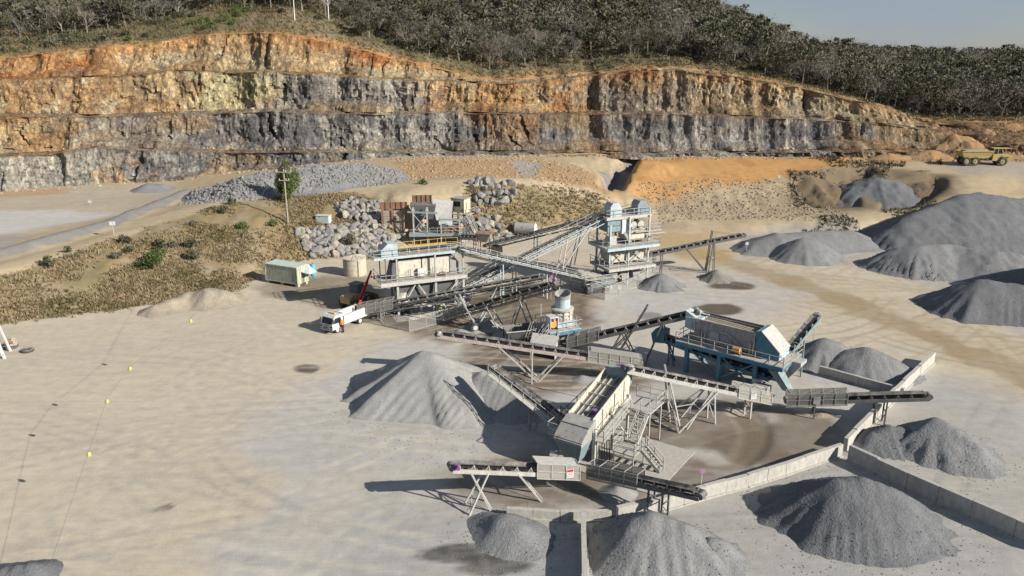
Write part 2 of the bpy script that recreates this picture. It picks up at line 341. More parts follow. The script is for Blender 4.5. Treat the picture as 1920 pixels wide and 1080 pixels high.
for xx in range(-160, 241, 12): CTL.append((xx, float(Y0(xx))+1.0, float(np.interp(px_of_x(xx), BASEZ[:, 0], BASEZ[:, 1])))); CTL.append((xx, float(Y0(xx))+12.0, float(np.interp(px_of_x(xx), BASEZ[:, 0], BASEZ[:, 1]))))
for xx in (140, 170, 200): CTL.append((xx, 150, 6.0))
CTL = np.array(CTL)
_d = np.hypot(CTL[:, None, 0]-CTL[None, :, 0], CTL[:, None, 1]-CTL[None, :, 1])
_W = np.linalg.solve(np.sqrt(_d*_d+0.6) + np.eye(len(CTL))*-0.6, CTL[:, 2])
def land(x, y):
    x = np.asarray(x, float); y = np.asarray(y, float); sh = np.broadcast(x, y).shape
    xf = np.broadcast_to(x, sh).ravel(); yf = np.broadcast_to(y, sh).ravel(); r = np.empty(len(xf))
    for i in range(0, len(xf), 20000):
        r[i:i+20000] = np.sqrt((xf[i:i+20000, None]-CTL[None, :, 0])**2+(yf[i:i+20000, None]-CTL[None, :, 1])**2+0.6) @ _W
    r = r.reshape(sh)
    # keep the yard level, let everything above it stand
    yard = 1-sstep(0.35, 1.2, r)
    return r*(1-yard) + yard*np.clip(r, -0.15, 0.25)*0.25
def zg(x, y): return float(land(np.array([x]), np.array([y]))[0])
def on(px, py, z0=0.0):
    """ground point seen at a photo place"""
    z = z0
    for _ in range(12):
        p = at(px, py, z); z = 0.5*z+0.5*zg(p.x, p.y)
    return Vector((p.x, p.y, zg(p.x, p.y)))

def poly_world(pts, z=0.0): return np.array([at(a, b, z)[:2] for a, b in pts])
def poly_on(pts, z0=5.0): return np.array([on(a, b, z0)[:2] for a, b in pts])
def in_poly(x, y, P):
    r = np.zeros(x.shape, bool); n = len(P)
    for i in range(n):
        x1, y1 = P[i]; x2, y2 = P[(i+1) % n]
        c = ((y1 > y) != (y2 > y)) & (x < (x2-x1)*(y-y1)/(y2-y1+1e-12)+x1); r ^= c
    return r
def seg_dist(x, y, P):
    d = np.full(x.shape, 1e9)
    for (x1, y1), (x2, y2) in zip(P[:-1], P[1:]):
        L2 = (x2-x1)**2+(y2-y1)**2; t = np.clip(((x-x1)*(x2-x1)+(y-y1)*(y2-y1))/L2, 0, 1)
        d = np.minimum(d, np.hypot(x-x1-t*(x2-x1), y-y1-t*(y2-y1)))
    return d
def area(x, y, P, soft):
    """1 inside the outline, fading over +-soft metres"""
    d = seg_dist(x, y, np.vstack([P, P[:1]])); return sstep(-soft, soft, np.where(in_poly(x, y, P), d, -d))

# ---- ground sheet
def axis(a, b, core0, core1, s0, g):
    out = list(np.arange(core0, core1+1e-6, s0)); s = s0; v = core1
    while v < b: s = min(s*g, 1.2); v += s; out.append(v)
    s = s0; v = core0
    while v > a: s = min(s*g, 1.2); v -= s; out.insert(0, v)
    return np.array(out)
gx = axis(-170, 230, -44, 54, 0.33, 1.02); gy = axis(20, 214, 44, 102, 0.33, 1.02)
GX, GY = np.meshgrid(gx, gy); GZ = land(GX, GY)
up = sstep(0.5, 2.5, GZ)
# slope of the land, used to tell banks from flats
sl = np.hypot(np.gradient(GZ, gx, axis=1), np.gradient(GZ, gy, axis=0)); steep = sstep(0.10, 0.28, sl)
GZ = GZ + (fbm(GX*0.6, GY*0.6, 0, 3, 4)-0.5)*(0.025+(0.12+0.55*steep)*up) + (fbm(GX*1.5, GY*1.5, 0, 4, 2)-0.5)*0.03 + (fbm(GX*0.12, GY*0.12, 0, 9, 3)-0.5)*(0.05+(0.25+0.65*steep)*up)
wx = GX+(fbm(GX*0.09, GY*0.09, 0, 21, 4)-0.5)*16; wy = GY+(fbm(GX*0.09, GY*0.09, 0, 22, 4)-0.5)*16
wx2 = GX+(fbm(GX*0.35, GY*0.35, 0, 23, 4)-0.5)*4; wy2 = GY+(fbm(GX*0.35, GY*0.35, 0, 24, 4)-0.5)*4
COLR = np.zeros(GX.shape+(3,)); COLR[:] = (0.50, 0.44, 0.345)
def lay(mask, c, k=1.0):
    mk = (np.clip(mask, 0, 1)*k)[..., None]; COLR[:] = COLR*(1-mk)+np.array(c)*mk
n_big = fbm(GX*0.05, GY*0.05, 0, 31, 4); n_mid = fbm(GX*0.2, GY*0.2, 0, 32, 4); n_str = fbm(GX*0.05+GY*0.03, GY*0.22-GX*0.10, 0, 33, 5)
lay(sstep(0.5, 0.7, n_big), (0.50, 0.43, 0.32), 0.7); lay(sstep(0.52, 0.68, n_str), (0.43, 0.39, 0.325), 0.35); lay(sstep(0.56, 0.72, n_mid), (0.52, 0.46, 0.36), 0.4)
# grey stone dust over the working floor
GREY = poly_world([(470, 800), (640, 700), (800, 640), (1000, 640), (1100, 555), (1230, 500), (1480, 500), (1480, 560), (1400, 600), (1560, 680), (1760, 690), (1990, 800), (2150, 1150), (520, 1250), (430, 1000)])
lay(area(wx, wy, GREY, 3.5)*(0.55+0.45*sstep(0.3, 0.6, n_mid)), (0.425, 0.42, 0.40), 0.9)
lay(area(wx2, wy2, poly_world([(1120, 1000), (1240, 960), (1560, 860), (1920, 1040), (1920, 1200), (1100, 1200)]), 1.5), (0.33, 0.325, 0.31), 0.7)
lay(area(wx2, wy2, poly_world([(1600, 830), (1760, 700), (1900, 720), (2000, 960), (1900, 990)]), 2.0), (0.34, 0.33, 0.31), 0.55)
lay(area(wx2, wy2, poly_world([(640, 960), (900, 925), (960, 965), (1090, 975), (1090, 1200), (640, 1200)]), 1.5), (0.34, 0.34, 0.335), 0.6)
lay(area(wx2, wy2, poly_world([(560, 820), (700, 740), (900, 820), (880, 870), (760, 890), (560, 900)]), 2.5), (0.42, 0.41, 0.385), 0.8)
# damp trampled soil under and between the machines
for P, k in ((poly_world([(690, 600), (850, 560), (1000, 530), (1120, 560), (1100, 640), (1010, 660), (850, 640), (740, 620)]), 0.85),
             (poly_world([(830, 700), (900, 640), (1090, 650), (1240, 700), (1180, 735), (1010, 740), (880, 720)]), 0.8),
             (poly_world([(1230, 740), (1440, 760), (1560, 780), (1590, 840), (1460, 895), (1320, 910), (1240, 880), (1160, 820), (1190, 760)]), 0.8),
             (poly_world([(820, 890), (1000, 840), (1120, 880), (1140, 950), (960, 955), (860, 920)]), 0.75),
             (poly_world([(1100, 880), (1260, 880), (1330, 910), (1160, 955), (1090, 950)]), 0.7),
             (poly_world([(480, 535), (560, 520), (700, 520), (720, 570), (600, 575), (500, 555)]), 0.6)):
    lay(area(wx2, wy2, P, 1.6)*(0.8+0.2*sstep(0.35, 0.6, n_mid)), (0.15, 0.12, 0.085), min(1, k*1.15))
for c, r, col, k in (((1335, 862), 2.0, (0.44, 0.42, 0.375), 0.85), ((1440, 785), 1.5, (0.42, 0.39, 0.34), 0.7), ((1120, 722), 2.2, (0.42, 0.40, 0.36), 0.75), ((960, 690), 1.8, (0.41, 0.39, 0.35), 0.6)):
    p = at(*c); lay(1-sstep(r*0.4, r*1.1, np.hypot(wx2-p.x, wy2-p.y)), col, k)
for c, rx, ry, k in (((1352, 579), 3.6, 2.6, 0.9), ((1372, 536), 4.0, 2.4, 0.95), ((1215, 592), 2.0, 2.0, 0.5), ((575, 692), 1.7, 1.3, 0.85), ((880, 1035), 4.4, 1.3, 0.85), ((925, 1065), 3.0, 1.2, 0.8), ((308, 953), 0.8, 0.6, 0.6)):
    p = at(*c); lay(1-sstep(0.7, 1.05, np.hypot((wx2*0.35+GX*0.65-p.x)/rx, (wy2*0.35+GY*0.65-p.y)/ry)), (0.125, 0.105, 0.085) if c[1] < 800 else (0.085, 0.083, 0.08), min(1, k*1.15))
lay(area(wx2, wy2, poly_world([(1390, 482), (1540, 492), (1640, 505), (1760, 545), (1720, 575), (1800, 590), (1960, 640), (1990, 560), (1950, 440), (1400, 445)]), 2.0), (0.37, 0.36, 0.34), 0.75)
# haul road across the yard
for pts, w, c, k in (([(1290, 462), (1420, 500), (1560, 548), (1700, 605), (1850, 665), (2050, 760)], 3.4, (0.255, 0.195, 0.125), 1.0), ([(1300, 450), (1500, 520), (1720, 600), (1960, 700)], 9.0, (0.44, 0.35, 0.23), 0.45), ([(1060, 345), (1160, 380), (1270, 425), (1330, 455)], 6, (0.42, 0.30, 0.16), 0.7), ([(1560, 402), (1400, 408), (1280, 425)], 5, (0.44, 0.33, 0.19), 0.7)):
    P = poly_world(pts, 0.5 if pts[0][1] > 440 else 2.5); d = seg_dist(wx2, wy2, P); lay((1-sstep(w*0.5, w, d))*(0.65+0.35*sstep(0.4, 0.6, n_str)), c, k)
# banks, terrace and pit floor
hi = sstep(0.7, 1.8, GZ); n_g = fbm(GX*0.3, GY*0.3, 0, 41, 4)
GR1 = poly_on([(-150, 540), (0, 516), (120, 481), (260, 434), (400, 389), (540, 367), (640, 362), (720, 372), (748, 382), (756, 458), (700, 484), (590, 484), (540, 492), (470, 528), (440, 543), (300, 570), (0, 606), (-150, 616)]); GR2 = poly_on([(880, 352), (960, 344), (1040, 353), (1120, 380), (1176, 402), (1110, 424), (960, 438), (890, 442), (875, 385)])
grassy = np.clip(area(wx2*0.5+GX*0.5, wy2*0.5+GY*0.5, GR1, 0.8)+area(wx2*0.5+GX*0.5, wy2*0.5+GY*0.5, GR2, 0.8), 0, 1)
lay(hi, (0.40, 0.325, 0.215)); lay(grassy, (0.26, 0.20, 0.115)); lay(grassy*sstep(0.5, 0.62, n_g), (0.30, 0.255, 0.185), 0.6); lay(grassy*sstep(0.55, 0.68, fbm(GX*0.25, GY*0.25, 0, 42, 4)), (0.19, 0.17, 0.085), 0.6)
lay(area(wx2, wy2, poly_world([(-200, 470), (0, 458), (340, 372), (330, 345), (0, 352), (-200, 360)], 4.4), 1.5), (0.41, 0.36, 0.285), 0.9)
lay(area(wx2, wy2, poly_world([(-200, 435), (0, 435), (190, 405), (250, 400), (100, 392), (-200, 395)], 4.6), 1.5), (0.47, 0.46, 0.45), 0.8)
lay(area(wx2, wy2, poly_world([(-200, 470), (0, 470), (60, 440), (-200, 440)], 4.6), 1.5), (0.30, 0.28, 0.26), 0.8)
lay(area(wx2, wy2, poly_world([(0, 370), (130, 360), (140, 352), (0, 352)], 4.6), 1.2), (0.40, 0.25, 0.14), 0.7)
BERM = poly_on([(-160, 512), (0, 481), (100, 455), (200, 427), (300, 388), (350, 368)]); bd = seg_dist(GX, GY, BERM)
GZ += np.exp(-(bd/1.7)**2)*1.3*(0.8+0.4*n_mid); lay(1-sstep(1.9, 2.9, seg_dist(wx2*0.5+GX*0.5, wy2*0.5+GY*0.5, BERM)), (0.20, 0.196, 0.19), 0.95)
ROADP = poly_on([(-160, 540), (0, 502), (100, 475), (200, 447), (300, 406), (400, 380), (500, 362), (640, 353), (760, 345), (850, 339), (930, 337), (1000, 341), (1080, 354), (1150, 376), (1220, 402), (1290, 425)])
lay(1-sstep(2.2, 3.2, seg_dist(wx2*0.25+GX*0.75, wy2*0.25+GY*0.75, ROADP)), (0.47, 0.38, 0.255), 0.97)
ORG = poly_on([(1195, 300), (1640, 293), (1600, 306), (1500, 322), (1430, 345), (1300, 352), (1280, 380), (1200, 385), (1170, 350)])
lay(area(wx2, wy2, ORG, 1.5), (0.50, 0.285, 0.115), 0.97); lay(area(wx2, wy2, ORG, 1.5)*sstep(0.5, 0.65, n_mid), (0.38, 0.20, 0.08), 0.6)
TAL = poly_on([(740, 305), (960, 300), (1080, 312), (1175, 352), (1160, 378), (1060, 345), (960, 330), (760, 335)])
lay(area(wx2, wy2, TAL, 1.5), (0.36, 0.25, 0.14), 0.9); lay(area(wx2, wy2, poly_on([(960, 302), (1010, 305), (1010, 333), (975, 332)]), 1.0), (0.33, 0.32, 0.31), 0.9)
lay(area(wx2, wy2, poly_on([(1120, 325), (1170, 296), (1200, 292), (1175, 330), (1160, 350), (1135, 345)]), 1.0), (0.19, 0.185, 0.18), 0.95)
lay(area(wx2, wy2, poly_on([(1180, 372), (1480, 366), (1560, 385), (1480, 402), (1240, 400)]), 1.5)*(0.5+0.5*sstep(0.4, 0.6, n_g)), (0.30, 0.235, 0.165), 0.9)
lay(area(wx2, wy2, poly_on([(1470, 325), (1620, 306), (1800, 330), (1800, 370), (1600, 395), (1480, 388)]), 2.5), (0.15, 0.115, 0.08), 0.85)  # dark soil; shade of the berm's bank is put into this colour too
lay(area(wx2, wy2, poly_on([(1770, 302), (2200, 302), (2200, 330), (1800, 330)]), 2.0), (0.35, 0.315, 0.265), 0.9)
lay(area(wx2, wy2, poly_on([(1390, 430), (1600, 405), (1600, 440), (1400, 480)]), 1.5), (0.26, 0.25, 0.235), 0.8)
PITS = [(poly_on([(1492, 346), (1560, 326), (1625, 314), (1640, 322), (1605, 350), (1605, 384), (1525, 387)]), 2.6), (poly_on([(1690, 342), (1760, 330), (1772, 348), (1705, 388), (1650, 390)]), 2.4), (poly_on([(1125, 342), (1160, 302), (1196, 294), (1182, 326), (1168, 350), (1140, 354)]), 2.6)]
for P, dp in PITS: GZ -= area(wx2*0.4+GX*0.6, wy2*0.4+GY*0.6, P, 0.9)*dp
# wheel tracks
def track(pts, c, k, w=0.10, gauge=1.9, rut=0.035):
    P = np.array(pts, float); t = np.linspace(0, 1, 60)
    n = len(P)-1; out = np.zeros((60, 2))
    for i in range(n+1): out += (math.comb(n, i)*t**i*(1-t)**(n-i))[:, None]*P[i]
    L = np.concatenate(([0], np.cumsum(np.hypot(*np.diff(out, axis=0).T)))); s = np.arange(0, L[-1], 0.16)
    q = np.stack([np.interp(s, L, out[:, 0]), np.interp(s, L, out[:, 1])], 1); d = np.gradient(q, axis=0); d /= np.hypot(d[:, 0], d[:, 1])[:, None]
    for sd in (-gauge/2, gauge/2):
        for o in (-w*0.5, 0, w*0.5):
            x = q[:, 0]-d[:, 1]*(sd+o); y = q[:, 1]+d[:, 0]*(sd+o)
            i = np.clip(np.searchsorted(gx, x), 1, len(gx)-2); j = np.clip(np.searchsorted(gy, y), 1, len(gy)-2)
            TRK[j, i] = np.maximum(TRK[j, i], k*(0.4+0.6*vn(s*0.22, 0, 0, int(abs(sd)*10+len(s)))))
for c, N, regs in (((0.38, 0.35, 0.30), 44, [(-42, 48, -6, 90)]), ((0.55, 0.49, 0.395), 30, [(-42, 48, -6, 90)]), ((0.30, 0.285, 0.26), 16, [(-15, 44, 36, 60)]), ((0.33, 0.27, 0.19), 20, [(18, 92, 62, 124)]), ((0.30, 0.235, 0.16), 8, [(40, 86, 62, 108)])):
    TRK = np.zeros(GX.shape)
    for _ in range(N):
        x0, y0, x1, y1 = regs[0]; a = random.uniform(0, 6.28); p = np.array([random.uniform(x0, x1), random.uniform(y0, y1)]); pts = [p]
        for _k in range(3): a += random.uniform(-0.7, 0.7); p = p+np.array([math.cos(a), math.sin(a)*0.6])*random.uniform(8, 16); pts.append(p)
        track(pts, c, random.uniform(0.35, 0.9))
    TRK = np.clip(TRK*0.75+(np.roll(TRK, 1, 0)+np.roll(TRK, 1, 1))*0.2, 0, 1)
    lay(TRK*(GZ < 0.8), c, 0.75); GZ -= TRK*(GZ < 0.8)*0.02
TRK = np.zeros(GX.shape)                            # the deep curved ruts by the bay wall
for k in range(4):
    o = k*0.9; P = [at(1330+o*14, 765)[:2], at(1420+o*13, 780)[:2], at(1400+o*13, 850)[:2], at(1370+o*6, 870)[:2]]; track(P, None, 1.0, 0.3, 0.5)
TRK = (TRK+np.roll(TRK, 1, 0)+np.roll(TRK, 1, 1))/2.2; GZ -= np.clip(TRK, 0, 1)*0.16; lay(TRK, (0.16, 0.125, 0.085), 0.5)
M['ground'] = tinted('quarry_earth', 9.0, 0.5, 0.05, (0.8, (1, 1, 1), 0.22), 0.5, 0.68, 1.3, [(18, (0.06, 0.34, 1), 0.12), (-38, (0.05, 0.8, 1), 0.16), (64, (0.06, 0.5, 1), 0.15), (-20, (0.12, 2.6, 1), 0.16)])
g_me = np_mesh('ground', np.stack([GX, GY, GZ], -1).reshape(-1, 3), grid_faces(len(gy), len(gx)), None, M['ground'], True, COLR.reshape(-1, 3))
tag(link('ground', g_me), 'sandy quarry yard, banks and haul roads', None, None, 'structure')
def gz_at(x, y):
    """height of the finished ground sheet"""
    x = np.asarray(x, float); y = np.asarray(y, float)
    i = np.clip(np.searchsorted(gx, x)-1, 0, len(gx)-2); j = np.clip(np.searchsorted(gy, y)-1, 0, len(gy)-2)
    u = np.clip((x-gx[i])/(gx[i+1]-gx[i]), 0, 1); v = np.clip((y-gy[j])/(gy[j+1]-gy[j]), 0, 1)
    return (GZ[j, i]*(1-u)+GZ[j, i+1]*u)*(1-v)+(GZ[j+1, i]*(1-u)+GZ[j+1, i+1]*u)*v
def gp(px, py, z0=0.0):
    p = on(px, py, z0); return Vector((p.x, p.y, float(gz_at(p.x, p.y))))

# ---- the benched quarry face
wxs = np.arange(-172, 262, 0.42); WN = len(wxs); pxs = px_of_x(wxs)
def wob(f, a, s): return (fbm(wxs*f, 0, 0, s, 4)-0.5)*2*a
yb = Y0(wxs)+wob(0.03, 3.0, 51)+wob(0.16, 1.6, 52)
run = [1.6, 4.5, 2.2, 5.0, 2.2, 4.5, 4.2]
yl = [yb]
for i, r in enumerate(run): yl.append(yl[-1]+r*(1+wob(0.10, 0.35, 60+i))+(wob(0.25, 0.7, 70+i) if i % 2 else 0))
z0l = np.interp(pxs, BASEZ[:, 0], BASEZ[:, 1])-0.6
zl = [z0l, np.maximum(tz(F1T, wxs, yl[1]), z0l+0.8)]; zl.append(zl[1]+0.35)
zl.append(np.maximum(tz(F2T, wxs, yl[3]), zl[2]+1.0)); zl.append(zl[3]+0.35)
zl.append(np.maximum(tz(F3T, wxs, yl[5]), zl[4]+0.6)); zl.append(zl[5]+0.3); zl.append(np.maximum(tz(F4T, wxs, yl[7]), zl[6]+0.25))
for i in (1, 3, 5, 7): zl[i] = zl[i]+wob(0.3, 0.35, 80+i)
rows_y, rows_z, rows_k, rows_t = [], [], [], []
NR = [20, 4, 26, 5, 26, 5, 24]
for i in range(7):
    for k in range(NR[i]):
        t = k/NR[i]; rows_y.append(yl[i]*(1-t)+yl[i+1]*t); rows_z.append(zl[i]*(1-t)+zl[i+1]*t); rows_k.append(i); rows_t.append(t)
rows_y.append(yl[7]); rows_z.append(zl[7]); rows_k.append(6); rows_t.append(1.0)
QY = np.array(rows_y); QZ = np.array(rows_z); QX = np.broadcast_to(wxs, QY.shape).copy(); QK = np.array(rows_k)[:, None]; QT = np.array(rows_t)[:, None]
face = (QK % 2 == 0); amt = np.where(face, np.sin(np.clip(QT, 0, 1)*math.pi)**0.5*0.85+0.15, 0.25)
soft = np.clip((QK >= 5)*0.45, 0, 1) + np.clip(sstep(1690, 1780, pxs), 0, 1)[None, :]*0.3
lean = QX+QZ*0.28*np.sin(QX*0.02+QK)
r0 = fbm(lean*0.11, QZ*0.04+QK*9, 0, 90, 3); r1 = fbm(lean*0.3, QZ*0.09+QK*9, 0, 91, 4); r2 = np.abs(fbm(lean*0.75, QZ*0.2, 0, 92, 3)-0.5)*2
wq = lean+fbm(QX*.25, QZ*.25, 0, 5, 3)*5; wz = QZ+fbm(QX*.3, QZ*.3, 0, 6, 3)*4
r3 = vn(np.floor(wq*0.45), np.floor(wz*0.3), 0, 93)*0.6+vn(np.floor(wq*1.1), np.floor(wz*0.8), 0, 98)*0.4; r4 = fbm(QX*1.1, QZ*1.1, 0, 94, 3)
crack = sstep(0.80, 0.9, vn(np.floor(wq*0.33), np.floor(QZ*0.08)+QK*3, 0, 99))*np.where(np.mod(wq*0.33, 1) < 0.35, 1, 0)
r5 = np.abs(fbm(lean*1.6, QZ*0.22, 0, 88, 3)-0.5)*2
disp = ((r0-0.5)*2.8 + (r1-0.5)*1.2 + (r2-0.3)*0.6 + (r3-0.5)*1.0 - crack*1.4 - (r5-0.3)*0.6)*amt*(1-0.5*soft) + (r4-0.5)*1.1*np.where(face, 1, 0.45)
cut = sstep(0.62, 0.72, fbm(QX*0.11, QK*7.0, 0, 95, 2))*np.where(face, 1, 0); disp -= cut*1.2*amt
flat = np.where(QK == 2, 1-0.55*sstep(950, 1080, pxs)[None, :], np.where(QK == 4, 1-0.25*sstep(950, 1080, pxs)[None, :], 1.0))*np.where(QK <= 2, 0.85, 1.0); disp = disp*flat
QY -= disp; QX += (r4-0.5)*0.5
# talus at the foot of each face
tal = np.where(face, np.clip(1-QT*3.2, 0, 1)*sstep(0.38, 0.7, fbm(QX*0.09, QK*5.0, 0, 96, 3)), 0); QY -= tal*2.6; QZ += tal*0.7*np.where(QT > 0, 1, 0)+np.where(face, 0, (fbm(QX*0.4, QY*0.4, 0, 97, 3)-0.4)*1.3*np.sin(QT*math.pi))
P_ = np.broadcast_to(pxs, QX.shape); NZ = lambda f, g, s, o=4: fbm(QX*f, QZ*g, 0, s, o)
def C3(*c): return np.array(c)[None, None, :]
def blend(A, m, c): return A*(1-m[..., None])+C3(*c)*m[..., None]
a1 = NZ(0.06, 0.12, 101); a2 = NZ(0.16, 0.10, 102, 5); a3 = NZ(0.5, 0.12, 103, 4); a4 = NZ(0.25, 0.3, 104)
QC = np.zeros(QX.shape+(3,)); QC[:] = (0.20, 0.195, 0.195)
rock = C3(0.19, 0.185, 0.185)+0*QC
rock = blend(rock, sstep(0.45, 0.65, a2), (0.30, 0.29, 0.275)); rock = blend(rock, sstep(0.52, 0.66, a3)*0.7, (0.115, 0.115, 0.125)); rock = blend(rock, sstep(0.60, 0.72, a4)*0.7, (0.42, 0.39, 0.34)); rock = blend(rock, sstep(0.56, 0.7, a1)*0.7, (0.32, 0.235, 0.14))
tan = C3(0.43, 0.32, 0.19)+0*QC
tan = blend(tan, sstep(0.45, 0.62, a2), (0.47, 0.385, 0.245)); tan = blend(tan, sstep(0.5, 0.66, a1)*0.8, (0.38, 0.235, 0.125)); tan = blend(tan, sstep(0.56, 0.68, a3)*0.6, (0.23, 0.17, 0.115)); tan = blend(tan, sstep(0.6, 0.7, a4)*0.6, (0.50, 0.45, 0.33))
org = C3(0.43, 0.245, 0.115)+0*QC
org = blend(org, sstep(0.5, 0.65, a2)*0.8, (0.47, 0.33, 0.18)); org = blend(org, sstep(0.55, 0.68, a1), (0.39, 0.165, 0.065)); org = blend(org, sstep(0.58, 0.7, a3)*0.5, (0.24, 0.14, 0.08))
wp = P_+(a4-0.5)*180+(a2-0.5)*80
def win(a, b, s=45): return sstep(a-s, a+s, wp)*(1-sstep(b-s, b+s, wp))
t4 = (QK >= 6)*1.0; t3 = (QK == 4)*1.0; t2 = (QK == 2)*1.0; t1 = (QK == 0)*1.0; bn = (~face)*1.0
mixm = lambda A, B, m: A*(1-m[..., None])+B*m[..., None]
f4 = mixm(tan, org, np.clip(sstep(0.35, 0.95, QT+(a2-0.5)*0.9)+win(-300, 190)*0.75, 0, 1)); f4 = mixm(f4, tan, sstep(930, 1010, P_)*0.8*np.ones_like(QT))
f3 = tan.copy(); f3 = mixm(f3, rock, win(500, 830)*0.88); f3 = mixm(f3, rock, win(1040, 1290)*0.62); f3 = mixm(f3, org, np.clip(win(830, 1050)*0.75+sstep(0.7, 1.0, QT)*sstep(900, 1000, P_)*0.7, 0, 1)); f3 = mixm(f3, rock, win(1290, 1700)*0.35*(1-QT))
f3 = mixm(f3, C3(0.46, 0.43, 0.26)+0*QC, win(380, 500, 25)*0.7)
f2 = mixm(rock, tan, np.clip((1-sstep(120, 200, wp))+win(200, 360)*0.3, 0, 1)); f2 = mixm(f2, org*0.75, win(905, 1000, 20)*0.6); f2 = mixm(f2, tan*0.8, win(1000, 2000)*0.45*sstep(0.72, 1.0, QT)+sstep(1570, 1640, wp)*0.8)
f1 = mixm(rock, C3(0.36, 0.34, 0.30)+0*QC, (1-sstep(200, 260, wp))); f1 = mixm(f1, org, win(215, 275, 12)*(1-QT)*0.8)
bc = mixm(tan*0.72, rock*0.95, np.where(QK < 4, 0.6, 0.0)*np.ones_like(a1)); bc = mixm(bc, org*0.7, np.where(QK >= 5, 0.4, 0.15)*np.ones_like(a1))
for mk, c in ((t4, f4), (t3, f3), (t2, f2), (t1, f1), (bn, bc)): QC = QC*(1-(mk+0*a1)[..., None])+c*(mk+0*a1)[..., None]
QC = mixm(QC, bc, np.clip(tal*1.3, 0, 1)*0.8)
QC = mixm(QC, C3(0.24, 0.155, 0.09)+0*QC, sstep(1700, 1790, P_)*0.85*np.ones_like(QT)); QC *= (0.9+0.25*(r4-0.5))[..., None]
M['rock'] = tinted('quarry_rock', 1.6, 0.9, 0.5, (1.5, (1.0, 1.0, 0.2), 0.6), 0.5, 0.5, 1.4, None, [(0.55, 0.42), (1.6, 0.55)])
tag(link('quarry_face', np_mesh('quarry_face', np.stack([QX, QY, QZ], -1).reshape(-1, 3), grid_faces(QX.shape[0], WN), None, M['rock'], False, QC.reshape(-1, 3))), 'orange and grey benched rock face of the quarry', None, None, 'structure')

# ---- the wooded hill above
RISE = kn([(-420, 0.26), (0, 0.30), (300, 0.40), (600, 0.46), (900, 0.48), (1150, 0.40), (1300, 0.31), (1450, 0.25), (1600, 0.205), (1750, 0.155), (1920, 0.125), (2400, 0.09)])
rise = np.interp(pxs, RISE[:, 0], RISE[:, 1]); rise = np.convolve(np.pad(rise, 20, 'edge'), np.ones(41)/41, 'valid')
cy_, cz_ = QY[-1], QZ[-1]
zls = np.convolve(np.pad(zl[7], 12, 'edge'), np.ones(25)/25, 'valid')
def hill_z(x, d):
    """height of the hill d metres behind the crest of the face"""
    c = np.interp(x, wxs, zls); r = np.interp(x, wxs, rise)
    return c + r*np.where(d < 90, d-0.0012*d*d, 90-0.0012*8100+(d-90)*0.45-0.0006*(d-90)**2) + (fbm(np.asarray(x)*0.05, d*0.05, 0, 111, 3)-0.5)*2.5*sstep(0, 15, d)
def hill_y(x, d): return np.interp(x, wxs, cy_)*np.exp(-d/25.0)+np.interp(x, wxs, Y0(wxs)+sum(run))*(1-np.exp(-d/25.0))+d
hd = np.concatenate([np.linspace(0, 12, 13), np.linspace(14, 120, 45), np.linspace(130, 420, 12)])
hxs = wxs[::2]; HX, HD = np.meshgrid(hxs, hd); HY = hill_y(HX, HD); HZ = hill_z(HX, HD)
HZ[0] = np.interp(hxs, wxs, cz_)
hc = np.zeros(HX.shape+(3,)); hc[:] = (0.19, 0.15, 0.095); hn = fbm(HX*0.12, HD*0.12, 0, 121, 4)
hc = hc*(1-sstep(0.45, 0.65, hn)[..., None])+np.array((0.13, 0.115, 0.065))*sstep(0.45, 0.65, hn)[..., None]
e = ((1-sstep(0.5, 4, HD+(hn-0.5)*6))[..., None]); hc = hc*(1-e)+np.array((0.33, 0.19, 0.09))*e
M['hill'] = tinted('dry_hill_grass', 2.2, 0.6, 0.25, None, 0.6, 0.55, 1.4)
tag(link('hill', np_mesh('hill', np.stack([HX, HY, HZ], -1).reshape(-1, 3), grid_faces(len(hd), len(hxs)), None, M['hill'], True, hc.reshape(-1, 3))), 'dry grassy hill rising above the quarry face', None, None, 'structure')
# ------------------------------------------------------------ stockpiles
M['p_light'] = gravel('pale_stone_dust', (0.325, 0.32, 0.305), (0.29, 0.287, 0.275), 7, 0.35)
M['p_mid'] = gravel('grey_crushed_stone', (0.235, 0.236, 0.234), (0.205, 0.206, 0.207), 5, 0.8)
M['p_dark'] = gravel('dark_crushed_stone', (0.168, 0.172, 0.177), (0.142, 0.146, 0.152), 4.5, 0.9)
M['p_tan'] = gravel('sandy_spoil', (0.37, 0.315, 0.235), (0.30, 0.27, 0.22), 4, 0.8)
M['p_orange'] = gravel('orange_spoil', (0.36, 0.215, 0.105), (0.28, 0.19, 0.11), 3, 0.9)
M['p_brown'] = gravel('dark_brown_spoil', (0.15, 0.115, 0.08), (0.21, 0.155, 0.10), 2.5, 0.9)
M['p_wet'] = gravel('damp_gravel', (0.20, 0.19, 0.17), (0.27, 0.255, 0.23), 4, 0.9)
def apex(px, py, toe, slope=0.74, gz=None):
    """crest point of a heap from its top and its near foot in the photograph"""
    t = gp(px, toe, gz or 0.0); lo, hi_ = 0.05, 25.0
    for _ in range(40):
        h = 0.5*(lo+hi_); Y = t.y+h/slope
        if float(z_at(py, Y)) > t.z+h: lo = h
        else: hi_ = h
    Y = t.y+h/slope; z = t.z+h
    return np.array(((px-960)/FPX*(Y*CP+(CAM_H-z)*SP), Y, z))
